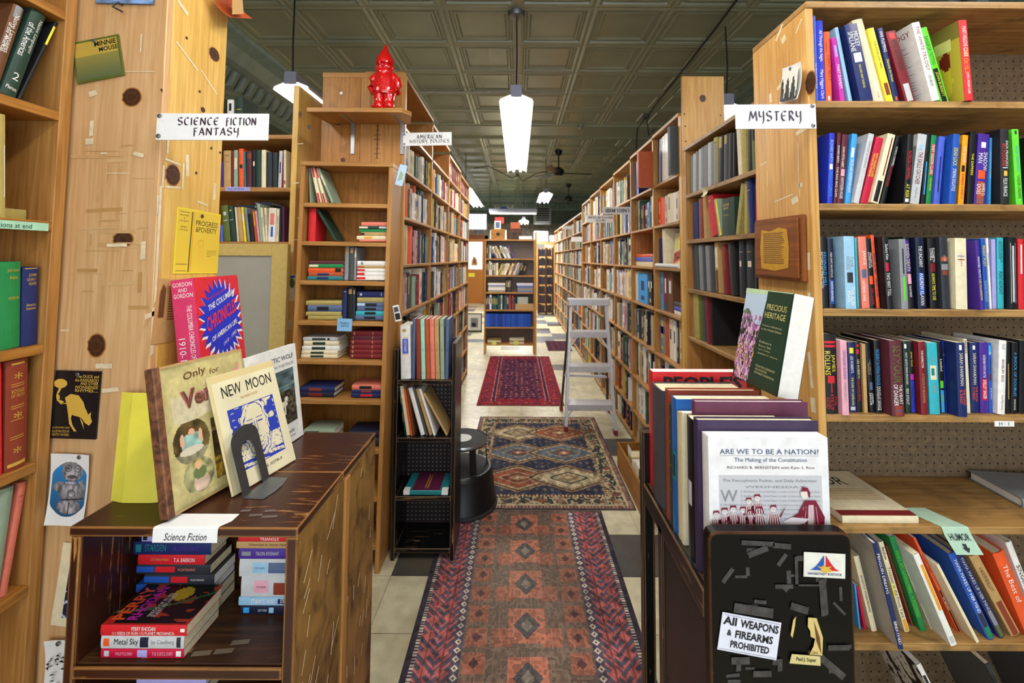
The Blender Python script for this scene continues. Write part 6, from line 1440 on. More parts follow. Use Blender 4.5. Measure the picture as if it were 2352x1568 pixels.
# standing speaker with a paper and quill
blob([(.70, .2), (.74, .4), (.79, .47), (.88, .47), (.95, .36), (.93, .2)], mrn, .0022); blob([(.80, .2), (.82, .44), (.86, .44), (.85, .2)], 'l:d8c4c4', .0024)
for k in range(6): blob([(.73+.035*k, .2), (.735+.035*k, .2), (.78+.02*k, .43), (.775+.02*k, .43)], 'l:c89ca0', .0026)
blob([(.79+.035*math.cos(a), .515+.036*math.sin(a)) for a in np.arange(0, 6.2, .5)], 'l:e8dcd4', .0026); blob([(.755, .53), (.775, .56), (.815, .555), (.835, .52), (.83, .485), (.815, .5), (.81, .53)], mrn, .0028)
blob([(.6, .33), (.68, .36), (.82, .35), (.78, .32), (.66, .30)], 'l:e8dcdc', .0028); blob([(.575, .36), (.62, .42), (.63, .43), (.59, .36)], mrn, .0028); blob([(.62, .33), (.72, .38), (.80, .42), (.78, .37), (.68, .33)], mrn, .0027)
blob([(.26, .1), (.72, .1), (.72, .23), (.26, .24)], 'l:d4d6da', .003)
for k in range(5): blob([(.3+.075*k, .1), (.312+.075*k, .1), (.312+.075*k, .215), (.3+.075*k, .215)], 'l:gy', .0034)
g.build('cover_print', r)
onb('dark purple hardback standing right behind the white NATION book', .836, .020, .268, .222, 'h', '3a2a4a', '', -.0055)
onb('black jacketed hardback with a white figure, behind the dark purple one', .866, .026, .26, .17, 'j', 'bk', '#,lg,.45,.62,.2,.8', -.0062)
onb('plum hardback with a wide cover, third cover back on the truck', .888, .018, .284, .222, 'h', '6a3450', '', .012)
onb('cream paperback with thin spine, on the truck beside the plum hardback', .903, .013, .255, .19, 'p', 'cm', '', -.0065)
onb('second cream paperback on the truck, nearer the blue one', .918, .013, .25, .18, 'p', 'd8c48c', '', -.0068)
onb('bright blue hardback with a dark oval on its spine, on the truck', .948, .026, .272, .2, 'j', '1c64b8', '#,tl,.4,.62,.1,.9;#,bk,.43,.59,.25,.75', -.007)
onb('dark marbled hardback between the blue and rust ones on the truck', .966, .015, .25, .19, 'h', 'dg', '#,ol,.1,.12;#,ol,.3,.32;#,ol,.5,.52;#,ol,.7,.72', -.0065)
onb('rust red hardback with cream page top, on the truck before the grey one', .99, .021, .276, .2, 'h', 'ch', '', -.0065, 'pages')
onb('thick charcoal grey hardback near the far end of the truck', 1.085, .075, .262, .2, 'h', '4a4448', '', -.0065, 'pages')
r = onb("red hardback lettered PEOPLE'S in black, farthest book on the truck", 1.1335, .032, .282, .235, 'j', 'rd', '', 0, 'pages_white')
g = MB(); X, w, h = .032, .235, .282; C2 = lambda a, b_, l=.0008: (X+l, w*a, h*b_)
T_("PEOPLE'S", .12, .95, .85, .965, 'l:bk', 0, .03, False); g.build('cover_print', r)
r, w, h, t = display('tall green and floral hardback PRECIOUS HERITAGE standing on the truck books', (.531, 1.095, 1.163), (.542, .925, 1.163), (.575, 1.095, 1.378), .046, 'j', 'dg', '', 'pages_white')
r['group'] = 'books on the black book truck'
def flora(U, V):
    n = vnoise(U, V, 26, 3); n2 = vnoise(U, V, 30, 12); m = vnoise(U, V, 8, 7)
    o = np.where((V > .66+.12*np.sin(U*5+.6))[..., None], H('b8cce0')[0], H('5c6a5a')[0]*(.5+.9*m[..., None]))
    fl_ = (V < .72)
    o = np.where((fl_ & (V < .62))[..., None], H('3a3e30')[0]*(.5+n[..., None]), o)
    o = np.where((fl_ & (n > .52))[..., None], H('b070b0')[0]*(.7+.5*n2[..., None]), o)
    o = np.where((fl_ & (n2 > .66))[..., None], H('dcb4cc')[0], o); o = np.where((fl_ & (n2 < .26) & (V < .45))[..., None], H('d8a060')[0], o)
    return o
paint('cover_picture', (t, .002, .002), (0, w*.5, 0), (0, 0, h-.004), 40, 90, flora, r)
g = MB(); X = t; C2 = lambda a, b_, l=.0012: (X+l, w*a, h*b_)
g.add([C2(.36, .0, .0008), C2(.99, .0, .0008), C2(.99, .99, .0008), C2(.5, .99, .0008), C2(.5, .9, .0008)], [(0, 1, 2, 3, 4)], 'p:1e3a2a')
g.add([C2(.0, .94, .0006), C2(.99, .97, .0006), C2(.99, .999, .0006), C2(.0, .999, .0006)], [(0, 1, 2, 3)], 'p:bcd8ac')
T_('PRECIOUS', .54, .93, .8, .86, 'l:d8cc7c', 0, .0, False); T_('HERITAGE', .52, .93, .715, .775, 'l:d8cc7c', 0, 0, False)
for tx, y in (('The Status of Biodiversity', .62), ('in the United States', .585), ('Editors', .45), ('Bruce A. Stein', .41), ('Lynn S. Kutner', .37), ('Jonathan S. Adams', .33), ('THE NATURE CONSERVANCY', .2), ('ASSOCIATION FOR', .165), ('BIODIVERSITY INFORMATION', .13)): T_(tx, .5, .9 if len(tx) > 16 else .75, y, y+.022, 'l:c8c08c')
g.build('cover_print', r)
# ---------------------------------------------------------------- things on the mystery bookcase's side
bl, br, tl = atx(1747, 637, MX), atx(1858, 648, MX), atx(1738, 508, MX)
u, v = br-bl, tl-bl; v = Vector((0, 0, v.length))
pl = thing('plaque', 'brown wooden plaque with a gold inscribed sheet on the bookcase side', 'plaque', frame(bl+u/2+v/2, u, v)); w, h = u.length, v.length
MB().box((-w/2, -h/2, .0005), (w/2, h/2, .016), 'rust_brown').box((-w/2+.008, -h/2+.008, .0161), (w/2-.008, h/2-.008, .022), 'rust_brown').build('board', pl, .003)
g = MB(); out = [(-.3, -.33), (.0, -.36), (.28, -.3), (.3, .0), (.27, .3), (.1, .33), (-.1, .28), (-.28, .32), (-.32, .0)]
g.add([(x*w, y*h, .0226) for x, y in out], [tuple(range(9))], 'p:c8962c')
for k in range(16): g.add([(w*-.24, h*(.24-.032*k), .023), (w*R_.uniform(.1, .24), h*(.24-.032*k), .023), (w*.2, h*(.253-.032*k), .023), (w*-.24, h*(.253-.032*k), .023)], [(0, 1, 2, 3)], 'l:br')
g.build('inscribed_sheet', pl)
bl, br, tl = atx(1812, 236, MX), atx(1855, 225, MX), atx(1810, 160, MX); u, v = br-bl, tl-bl
r, mb = sticker('photo_print', 'curled black and white photo pinned above the MYSTERY sign', 'picture', frame(bl+u/2+v/2-Vector((.012, 0, 0)), u, v), u.length, v.length, 'paper', .0006, .03); w, h = u.length, v.length
mb.build('print_sheet', r); paint('photo', (-w*.44, -h*.46, .0), (w*.88, 0, 0), (0, h*.86, 0), 20, 40, lambda U, V: np.where((np.abs(np.sin(U*9+1))*.8 > V*1.1)[..., None], H('2a2c2a')[0]*(.6+1.2*vnoise(U, V, 9, 4)[..., None]), H('e8e8dc')[0]), r, lift=.012); tack(r, 0, h*.4, .012)
lb_ = thing('shelf_label', 'mint green HUMOR label with down arrow folded over the bare shelf edge', 'label', Vector(((aty(2190, 1215, MY).x+.0), MY, zE)))
g = MB(); a = .035; pf = [(.085, .0007, -.03), (.05, .0007, -.018), (.004, .0009, 0), (-.0012, .0009, .0006), (-.0022, -.001, .002), (-.004, -.02, .008), (-.012, -.062, .028)]
g.rings([[(x+s, y, z) for x in (-a, a)]+[(x+s, y+.0006, z-.0002) for x in (a, -a)] for y, z, s in pf], 'p:b8d8c0')
sh = lambda p: Vector((p.x-(p.z+.02)*.42+.008, -.0045+.19*(p.z+.02)-.0012, p.z))
g.text('HUMOR', (-a*.75, -.0035, -.03), (a*1.5, 0, 0), (0, 0, .016), 'l:cb', f=sh, bold=.01)
g.add([sh(Vector(p)) for p in ((-.004, 0, -.037), (.006, 0, -.037), (.005, 0, -.046), (.011, 0, -.046), (.002, 0, -.057), (-.008, 0, -.046), (-.002, 0, -.046))], [tuple(range(7))], 'l:cb'); g.build('paper_strip', lb_)
r, mb = sticker('shelf_label', 'small white H-1 label taped to the shelf edge under fourth mystery row', 'label', frame(aty(2307, 973, MY-.001), (1, 0, 0), (0, 0, 1)), .052, .014, 'paper', .0003); mb.text('H', (-.014, -.004, 0), (.008, 0, 0), (0, .008, 0), 'l:bk'); mb.text('-', (-.001, -.001, 0), (.004, 0, 0), (0, .001, 0), 'l:bk'); mb.text('1', (.009, -.004, 0), (.004, 0, 0), (0, .008, 0), 'l:bk'); mb.build('label_strip', r)
# ---------------------------------------------------------------- step stool
st = thing('step_stool', 'round black rolling step stool on the rug beside the small black case', 'stool', Vector((-.325, 2.655, .009)))
MB().lathe([(.205, .0), (.207, .012), (.203, .035), (.198, .04), (.182, .19), (.178, .205), (.170, .212), (.16, .212)], 'black_enamel', 40, None, False).lathe([(.162, .2118), (.158, .2135), (.0001, .2135)], 'black_rubber', 40).build('base_drum', st, 0, True)
MB().lathe([(.208, 0.002), (.211, .01), (.208, .02), (.2, .022)], 'black_rubber', 40, None, False).build('bumper_ring', st, 0, True)
MB().lathe([(.138, .345), (.146, .35), (.146, .365), (.138, .37), (.0001, .370)], 'black_rubber', 40).lathe([(.03, .3702), (.055, .3706), (.055, .3712), (.0001, .3714)], 'paper', 24).build('top_tread', st, 0, True)
g = MB(); g.rings([[(r*math.cos(2*PI*j/40), r*math.sin(2*PI*j/40), z) for j in range(40)] for r, z in ((.145, .364), (.149, .358), (.149, .366), (.145, .371))], 'steel', False); g.build('tread_rim', st, 0, True)
for a in (.35, 1.35, 2.6, 3.7, 4.9): MB().box((-.02, -.002, 0), (.02, .002, .15), 'black_enamel', Matrix.Rotation(a, 4, 'Z') @ Matrix.Translation((0, .15, .205)) @ Matrix.Rotation(.1, 4, 'X')).build('strut', st)
# ---------------------------------------------------------------- stepladder
ld = thing('stepladder', 'aluminium stepladder open in the aisle before the urban studies case', 'stepladder', Vector((.61, 3.72, .0066)))
fl_, fr_ = Vector((-.2, .03, .006)), Vector((.2, -.05, .006)); tl_, tr_ = Vector((-.135, .2, 1.05)), Vector((.165, .15, 1.05))
rl_, rr_ = Vector((-.19, .52, .006)), Vector((.24, .46, .006))
def bar(a, b_, w, d, m='aluminium'):
    a, b_ = Vector(a), Vector(b_); z = (b_-a).normalized(); x = Vector((1, 0, 0)); x = (x-z*x.dot(z)).normalized(); y = z.cross(x)
    M = Matrix(((x.x, y.x, z.x, a.x), (x.y, y.y, z.y, a.y), (x.z, y.z, z.z, a.z), (0, 0, 0, 1)))
    return MB().box((-w/2, -d/2, 0), (w/2, d/2, (b_-a).length), m, M)
bar(fl_, tl_, .024, .05).build('front_rail', ld, .002); bar(fr_, tr_, .024, .05).build('front_rail', ld, .002)
bar(rl_, tl_+Vector((0, .04, 0)), .02, .025, 'dark_steel').build('rear_rail', ld); bar(rr_, tr_+Vector((0, .04, 0)), .02, .025, 'dark_steel').build('rear_rail', ld)
MB().box((-.165, .10, 1.03), (.195, .23, 1.085), 'aluminium').build('top_cap', ld, .004)
for z in (.78, .50, .20):
    s = z/1.05; a, b_ = fl_.lerp(tl_, s), fr_.lerp(tr_, s)
    g = MB(); g.box((a.x, min(a.y, b_.y)-.02, z-.022), (b_.x, max(a.y, b_.y)+.05, z+.028), 'aluminium'); g.build('step', ld, .002)
    if z != .5:
        bar(a+Vector((.07, 0, -.02)), fl_.lerp(tl_, s-.12), .012, .02).build('brace', ld); bar(b_+Vector((-.07, 0, -.02)), fr_.lerp(tr_, s-.12), .012, .02).build('brace', ld)
for z in (.35, .75):
    s = z/1.05; a, b_ = rl_.lerp(tl_, s), rr_.lerp(tr_, s); bar(a, b_, .02, .02).build('rear_bar', ld)
for p in (fl_, fr_, rl_, rr_): MB().box((p.x-.016, p.y-.03, 0.0), (p.x+.016, p.y+.03, .035), 'red_rubber').build('foot', ld, .003)
# ---------------------------------------------------------------- rugs
def rug(name, label, x0, x1, y0, y1, nx, ny, fn, zt=.006, skew=0.):
    r = thing(name, label, 'rug', Vector((x0, y0, 0))); w, d = x1-x0, y1-y0
    o = paint('pile', (0, 0, zt), (w, 0, 0), (skew, d, 0), nx, ny, fn, r, 'woven_wool', 0)
    g = MB(); g.add([(0, 0, 0.0006), (w, 0, .0006), (w+skew, d, .0006), (skew, d, .0006), (0, 0, zt), (w, 0, zt), (w+skew, d, zt), (skew, d, zt)], [(0, 1, 5, 4), (1, 2, 6, 5), (2, 3, 7, 6), (3, 0, 4, 7)], 'p:3a2a2c'); g.build('edge_binding', r)
    return r
def dia(u, v, cx, cy, a, b_): return np.abs(u-cx)/a+np.abs(v-cy)/b_
def runner(U, V):
    w, L = .885, 2.0; x, y = U*w, V*L; n = vnoise(U, V*2, 60, 1); n2 = vnoise(U, V*2.2, 5, 2); e = np.minimum(x, w-x)
    red, nav, bro, wht, ora = H('9c5450', '443e48', '6e5a4e', 'b4a894', 'b06650')
    o = sel((U > -1, bro))
    o = np.where((e < .022)[..., None], nav*.8, o)
    z = ((y/.013) % 1 > .5)
    o = np.where(((e > .022) & (e < .04))[..., None], np.where(z[..., None], wht, nav), o)
    b1 = (e > .04) & (e < .165)
    q = ((e-.04)/.0625 % 1); k = (y/.075) % 1
    mot = (np.abs(q-.5)+np.abs(k-.5) < .33) | (np.abs(((y+np.where(e < .1025, 1, -1)*e*1.)/.036) % 1-.5) < .17)
    o = np.where(b1[..., None], np.where(mot[..., None], red, nav*1.1), o)
    o = np.where((b1 & (np.abs(q-.5) < .05))[..., None], red*.7, o)
    g1 = (e > .165) & (e < .20); kk = (y/.036) % 1
    o = np.where(g1[..., None], np.where((dia((e-.165)/.035, kk, .5, .5, .42, .42) < 1)[..., None], np.where((dia((e-.165)/.035, kk, .5, .5, .18, .18) < 1)[..., None], nav, wht), nav*1.1), o)
    f = e >= .20; fx = (x-.2)/(w-.4); cy = (y/.22) % 1; col = (fx*5) % 1; ci = np.floor(fx*5)
    sq = (np.abs(col-.5) < .4) & (np.abs(cy*2 % 1-.5) < .38)
    o = np.where((f & (ci != 2) & sq & ((ci % 2) == 0) | (f & sq & (ci % 2 == 1) & (np.floor(cy*2) == 0)))[..., None], ora*.9, o)
    c2_ = f & (np.abs(fx-.5) < .15) & (np.abs(cy-.5) < .38); o = np.where(c2_[..., None], ora*1.05, o)
    st_ = f & (dia(fx, cy, .5, .5, .11, .3) < 1); o = np.where(st_[..., None], H('48464a')[0], o); o = np.where((f & (dia(fx, cy, .5, .5, .05, .14) < 1))[..., None], wht*.75, o)
    for c_ in (.1, .9): o = np.where((f & (dia(col, cy*2 % 1, .5, .5, .2, .2) < 1) & (np.abs(fx-c_) < .1))[..., None], H('4a2c30')[0], o)
    o = np.where((f & (n > .62))[..., None], o*.62, o)
    fade = np.clip(.42-.9*np.abs(V-.72), 0, .4)[..., None]*f[..., None]
    o = o*(1-fade)+H('6e665c')[0]*fade
    o = np.where((V > .99)[..., None], H('5a4a44')[0], o)
    return o*(.8+.52*n[..., None])*(.92+.3*n2[..., None])
rug('rug', 'long worn red runner rug in the near aisle', -.40, .485, .60, 2.585, 230, 500, runner, .004)
def hexrug(U, V):
    w, L = 1.03, 1.46; x, y = U*w, V*L; e = np.minimum(np.minimum(x, w-x), np.minimum(y, L-y)); n = vnoise(U, V, 60, 4)
    nav, crm, red, tan, slt, dk = H('363a4a', 'b4a484', '90523e', '94745a', '626a74', '363c38')
    al = np.where((np.minimum(x, w-x) < np.minimum(y, L-y)), y, x)
    o = sel((U > -1, nav))
    fx, fy = (x-.15)/(w-.3), (y-.15)/(L-.3)
    dm = dia((x/.045) % 1, (y/.06) % 1, .5, .5, .33, .33) < 1; o = np.where((dm & (n > .35))[..., None], H('6a5c50')[0], o)
    cols = [[red, crm], [slt, slt], [crm, red]]
    for i in range(2):
        for j in range(3):
            cx, cy = .27+.46*i, .18+.32*j; du, dv = np.abs(fx-cx), np.abs(fy-cy)
            hx = np.maximum(du/.2, 0)*.5+dv/.14
            hx = np.maximum(hx, dv/.135*.62+du/.22*.62)
            base = cols[j][i]
            for lim, c_ in ((1.12, tan), (1.02, dk), (.95, H('a08058')[0]), (.86, dk*1.2), (.8, base), (.5, dk if base is crm else crm*.8), (.42, base*.85), (.25, red if base is slt else tan), (.12, crm)):
                o = np.where((hx < lim)[..., None], c_, o)
            tooth = (hx < .9) & (hx > .8) & (((np.arctan2(fy-cy, fx-cx)*9) % 1) > .5); o = np.where(tooth[..., None], crm, o)
    o = np.where((e < .15)[..., None], crm, o)
    fk = (al/.11) % 1; eb = (e-.035)/.095
    m1 = (e < .15) & (dia(fk, eb, .5, .5, .3, .33) < 1); idx = np.floor(al/.11) % 3
    o = np.where(m1[..., None], np.where((idx == 0)[..., None], dk, np.where((idx == 1)[..., None], red, tan)), o)
    o = np.where(((e < .13) & (e > .05) & (n > .6))[..., None], dk, o); o = np.where(((e < .13) & (e > .05) & (n < .3))[..., None], tan*.8, o)
    o = np.where(((e > .132) & (e < .15))[..., None], np.where((((al/.022) % 1) > .5)[..., None], red*.8, crm), o)
    o = np.where((e < .035)[..., None], np.where((((al/.02) % 1) > .45)[..., None], H('7a4a44')[0], crm*.8), o); o = np.where((e < .008)[..., None], H('5a4a58')[0], o)
    return o*(.75+.45*n[..., None])
rug('rug', 'blue rug with six hexagon medallions and cream border behind the runner', -.345, .69, 2.595, 4.05, 210, 300, hexrug, .006, .01)
def farrug(U, V):
    w, L = .86, 2.2; x, y = U*w, V*L; e = np.minimum(np.minimum(x, w-x), np.minimum(y, L-y)); n = vnoise(U, V, 50, 6)
    red, nav, crm, ora = H('8a2a34', '2e2a4a', 'a88a7c', 'a85844')
    o = sel((U > -1, red*.95)); f = e > .2
    g_ = (dia((x/.06) % 1, (y/.08) % 1, .5, .5, .3, .3) < 1); o = np.where((f & g_)[..., None], np.where((n > .5)[..., None], crm*.8, nav*1.2), o); o = np.where((f & ~g_)[..., None], o*.5+nav*.5, o)
    ex = np.minimum(x, w-x)
    for a, b_, c_ in ((.13, .14, crm), (.145, .165, nav), (.17, .18, crm), (.185, .195, red)): o = np.where(((ex > a) & (ex < b_) & (y > .13))[..., None], c_, o)
    m = (e < .12) & (e > .02) & (dia(((np.where(ex < y, y, x))/.09) % 1, (e-.02)/.1, .5, .5, .32, .4) < 1); o = np.where(m[..., None], np.where((n > .5)[..., None], nav, ora), o)
    return o*(.75+.5*n[..., None])
rug('rug', 'crimson rug farthest up the aisle, before the freestanding bookcase', -.40, .465, 4.36, 6.5, 130, 260, farrug, .006, .0)
rug('rug', 'short purple mat beyond the stepladder to the right of the freestanding bookcase', .48, .86, 6.9, 7.7, 40, 60, lambda U, V: np.where(((dia((U*4) % 1, (V*6) % 1, .5, .5, .4, .4) < 1))[..., None], H('3a2030')[0], H('5c2c38')[0])*(.7+.5*vnoise(U, V, 20, 3)[..., None]))
# ---------------------------------------------------------------- crate of books on the floor at the foot of the urban studies case
bx = thing('book_crate', 'low wooden crate of books on the floor beside the blue rug', 'crate', Vector((.70, 2.50, 0)))
for a, b_ in (((0, 0, 0), (.012, .62, .17)), ((.205, 0, 0), (.217, .62, .17)), ((.0125, 0, 0), (.2045, .012, .17)), ((.0125, .608, 0), (.2045, .62, .17)), ((.0125, .0125, .002), (.2045, .6075, .012))): MB().box(a, b_, 'fir', None, 1).build('slat_side', bx, .001)
y = 2.515
for k, (c_, t) in enumerate((('rd', .07), ('nv', .05), ('cm', .09), ('wh', .06), ('kh', .1))):
    book(Matrix.Translation((.716, y+t, .0128)) @ Matrix.Rotation(-PI/2, 4, 'Z'), t-.001, .19+.008*(k % 3), .17, 'h', c_, '', '%s hardback standing in the floor crate, %s from the near end' % (CN[c_][0], ORD[k]), 'books in the floor crate'); y += t+.001
for px, py, c_, n_ in ((1446, 1035, 'paper', 'white'), (1478, 1077, 'p:8cc0ec', 'blue')):
    r, mb = sticker('price_tag', n_+' paper tag sticking out of the floor crate', 'tag', frame(atx(px, py, .696), (0, -1, 0), (.0, .5, 1)), .09, .05, c_, .0005); mb.build('tag_sheet', r)
# ---------------------------------------------------------------- lamps, fans and cables under the ceiling
def lamp(label, loc, L, rot=0., hang=True, n=1, power=1., tilt=0.):
    r = thing('fluorescent_light', label, 'ceiling light', Matrix.Translation(loc) @ Matrix.Rotation(rot, 4, 'Z'), 'fluorescent shop lights')
    MB().box((-.045, -.02, -.02), (.045, -.003, .075), 'lamp_plate').build('end_plate', r, .001)
    T = n*L
    MB().box((-.04, 0, .0), (.04, T, .07), 'lamp_plate').build('housing', r, .001)
    g = MB(); pf = [(-.135, -.055), (-.125, -.03), (-.05, .0), (.05, .0), (.125, -.03), (.135, -.055)]
    for k in range(n): g.rings([[(x, k*L+y, z-.001) for x, z in pf]+[(x*1.01, k*L+y, z+.002) for x, z in reversed(pf)] for y in (0.0, L-.01)], 'white_enamel')
    g.build('reflector', r)
    for k in range(n):
        for x in (-.05, .05): MB().tube([(x, k*L+.03, -.028), (x, k*L+L-.04, -.028)], .017, 'tube_glow', 10).build('tube', r, 0, True)
    if hang: MB().tube([(0, .02, .075), (.004, .0, .3), (0, .01, CEIL-.02-loc[2])], .006, 'cable', 6).build('cord', r)
    for k in range(n):
        l = D.lights.new('tube_light', 'AREA'); l.shape = 'RECTANGLE'; l.size = .2; l.size_y = L*.9; l.energy = LAMP_W*power; l.color = (1, .97, .92)
        o = D.objects.new('tube_light', l); COL.objects.link(o); o.parent = r; o.location = (0, k*L+L/2, -.062)
    return r
LAMP_W = 17
lamp('bright double fluorescent light hanging over the middle of the aisle', (-.02, 3.40, 2.745), 1.47, 0, True, 2)
lamp('fluorescent light hanging at left behind the slanted alcove board', (-1.72, 3.22, 2.765), 1.47, 0, True, 2)
lamp('fluorescent light half hidden behind the knotty end board at right', (1.76, 3.6, 2.76), 1.47, 0, True, 1)
lamp('fluorescent light above the far end of the history case', (-.99, 8.1, 2.77), 1.47, 0, True, 2, 2.)
lamp('small far fluorescent light hanging in front of the ceiling heater', (.55, 8.6, 2.76), 1.47, 0, True, 1, 2.2)
lamp('fluorescent light set crosswise above the freestanding bookcase', (-.72, 11.0, 2.62), 1.2, -PI/2, True, 1, 5.)
lamp('farthest fluorescent light, beside the wall heater', (.15, 11.6, 2.47), 1.2, 0, True, 1, 5.)
# lamps of the same rows nearer than the picture's edge
for x, lb_ in ((-1.7, 'left'), (0., 'middle'), (1.75, 'right')): lamp('fluorescent light over the street end of the shop, %s row' % lb_, (x, .0, 2.78), 1.47, 0, True, 1, 1.)
def fan(label, loc, R, a0):
    r = thing('ceiling_fan', label, 'ceiling fan', Vector(loc), 'dark ceiling fans')
    MB().lathe([(.02, .44), (.075, .42), (.05, .34), (.012, .32), (.012, .12), (.05, .1), (.1, .06), (.1, .0), (.06, -.05), (.0001, -.06)], 'black_enamel', 20).build('motor', r, 0, True)
    for k in range(3): MB().box((.09, -.055, -.004), (R, .065, .004), 'black_enamel', Matrix.Rotation(a0+k*2*PI/3, 4, 'Z') @ Matrix.Rotation(.32, 4, 'X')).build('blade', r, .002)
fan('dark three-bladed ceiling fan to the right of the middle light', (.74, 7.95, 3.01), .62, .12)
fan('far dark ceiling fan near the back wall, just above the right wall case', (1.35, 11.6, 3.01), .5, .9)
jb = thing('junction_box', 'round grey ceiling junction box above the middle light', 'junction box', Vector((-.022, 3.42, CEIL-.055)))
MB().lathe([(.0001, -.01), (.06, 0), (.07, .02), (.07, .05)], 'grey_steel', 20).build('box', jb, 0, True)
jb = thing('junction_box', 'small grey junction box at the end of the black cable', 'junction box', Vector((aty(1484, 268, 5.95).x, 5.95, CEIL-.05)))
MB().lathe([(.0001, -.02), (.05, 0), (.05, .05)], 'grey_steel', 16).build('box', jb, 0, True)
cb = thing('cable', 'black cable running along the right of the tin ceiling', 'cable', Vector((0, 0, 0)))
e_ = (aty(1484, 268, 5.95).x, 5.93, CEIL-.04)
MB().tube([(1.62, 2.6, CEIL-.03), (1.68, 3.6, CEIL-.03), (1.72, 4.6, CEIL-.03), (e_[0], 5.93, CEIL-.04)], .009, 'cable', 6).tube([(e_[0]-.02, 5.93, CEIL-.06), (e_[0]-.12, 5.95, CEIL-.2), (e_[0]-.14, 5.96, CEIL-.5), (e_[0]-.05, 5.97, CEIL-.85)], .008, 'cable', 6).tube([(e_[0], 5.93, CEIL-.06), (e_[0]+.03, 5.93, CEIL-.3), (e_[0]+.1, 5.93, CEIL-.22)], .007, 'cable', 6).build('cable_run', cb)
cb = thing('conduit', 'thin conduit crossing the ceiling from the history case to the middle light', 'conduit', Vector((0, 0, 0)))
MB().tube([(-2.4, 5.05, CEIL-.045), (0.02, 5.05, CEIL-.045)], .012, 'bare_tin', 8).build('pipe', cb)
cb = thing('cable', 'drooping black flex between the ceiling and the far lights', 'cable', Vector((0, 0, 0)))
MB().tube([(-.9, 8.72, 3.25), (-.62, 8.72, 3.3), (-.4, 8.72, 3.2), (-.12, 8.72, 3.05), (-.02, 8.72, 3.1), (.1, 8.72, 3.0), (.35, 8.72, 3.15), (.62, 8.72, 3.2)], .008, 'cable', 6).lathe([(.03, 0), (.03, .06), (.01, .08)], 'grey_steel', 10, Matrix.Translation((-.02, 8.72, 3.08))).build('flex', cb)
for k, (x, y) in enumerate(((1.08, 8.9), (.92, 6.4))):
    jb = thing('junction_box', 'small grey ceiling box %s' % ('beyond the black cable' if k == 0 else 'left of the black cable'), 'junction box', Vector((x, y, CEIL-.06)))
    MB().lathe([(.0001, -.03), (.045, 0), (.05, .06)], 'bare_tin', 14).build('box', jb)
# ---------------------------------------------------------------- back of the shop
FY = 6.62
fz = [aty(1170, py, FY).z for py in (553, 593.5, 632, 671, 711, 751, 790)]
fx0, fx1 = aty(1112, 700, FY).x, aty(1229, 700, FY).x
fb = case('bookcase', 'freestanding narrow bookcase closing the aisle, blue set on its fifth shelf', Vector((fx0, FY, 0)), fx1-fx0, .28, fz[0], fz[1:6]+[fz[6]], 'pine_orange', .022, .022, None, top=True)
MB().box((.023, .27, fz[6]), (fx1-fx0-.023, .279, fz[0]), 'p:8a7a70').build('back_panel', fb)
MB().box((fx1-fx0+.001, .02, 0), (fx1-fx0+.025, .34, fz[0]+.14), 'pine_yellow', None, 2).build('side_board', fb)
for x, w, h, c_, lb_ in ((.12, .22, .16, 'fir', 'wooden file box with a round hole on the freestanding bookcase'), (.36, .24, .165, 'cabinet_inner', 'dark brown wooden box on the freestanding bookcase')):
    q = thing('wooden_box', lb_, 'box', Vector((fx0+x-.03, FY+.04, fz[0]+.0225))); MB().box((0, 0, 0), (w-.008, .2, h), c_).build('body', q, .004)
    MB().lathe([(.028, 0), (.028, .002), (.0001, .002)], 'cable', 16, Matrix.Translation((w/2, -.002, h*.5)) @ Matrix.Rotation(-PI/2, 4, 'X')).build('finger_hole', q)
q = thing('wooden_box', 'small brown box stacked on the dark brown wooden box', 'box', Vector((fx0+.39, FY+.05, fz[0]+.0225+.1655))); MB().box((0, 0, 0), (.15, .16, .1), 'rs' and 'p:rs').build('body', q, .003)
q = thing('framed_print', 'small white framed print standing on the file box', 'picture', Vector((fx0+.14, FY+.09, fz[0]+.0225+.1605))); MB().box((0, 0, 0), (.1, .015, .13), 'paper').box((.02, -.001, .02), (.08, .0, .11), 'p:sl').build('print', q)
q = thing('shelf_label', 'white label strip on the top right of the freestanding bookcase', 'label', Vector((fx0+.52, FY-.006, fz[0]+.024))); MB().box((0, 0, 0), (.2, .002, .05), 'paper').build('strip', q)
for x, z, c_, t in ((.12, 3, 'lm', 'left'), (.45, 4, 'lm', 'middle')):
    q = thing('sticky_note', 'yellow-green note on the lowest shelf of the freestanding bookcase, %s one' % t, 'note', Vector((fx0+x, FY-.004, fz[6]-.01+.0*z))); MB().box((0, 0, 0), (.07, .001, .06), 'p:d8e070').build('sheet', q)
# rear wall: door with a lit window, brickwork, heater, sign
dx0, dx1 = aty(1040, 600, 13.9).x, aty(1113, 600, 13.9).x
dr = MB(); dz = 2.05
dr.box((dx0, 13.93, 0), (dx1, 13.99, dz), 'p:b4702e'); dr.box((dx0-.1, 13.9, 0), (dx0, 13.995, dz+.1), 'rust_brown'); dr.box((dx1, 13.9, 0), (dx1+.1, 13.995, dz+.1), 'rust_brown'); dr.box((dx0-.1, 13.9, dz), (dx1+.1, 13.995, dz+.12), 'rust_brown')
struct(dr.build('door_1'))
struct(MB().box((dx0+.3, 13.91, 1.08), (dx1-.08, 13.925, 1.95), 'window_glow').build('window_1'))
g = MB()
for k in range(6): g.box((dx0+.36+.1*k, 13.895, 1.08), (dx0+.372+.1*k, 13.909, 1.95), 'lamp_plate')
struct(g.build('trim_2'))
wx0, wx1 = aty(1070, 490, 13.9).x, aty(1117, 490, 13.9).x
struct(MB().box((wx0, 13.96, 2.36), (wx1, 13.99, 2.85), 'window_glow').build('window_2'))
g = MB()
for k in range(7): g.box((wx0+.09*k, 13.94, 2.36), (wx0+.09*k+.014, 13.958, 2.85), 'lamp_plate')
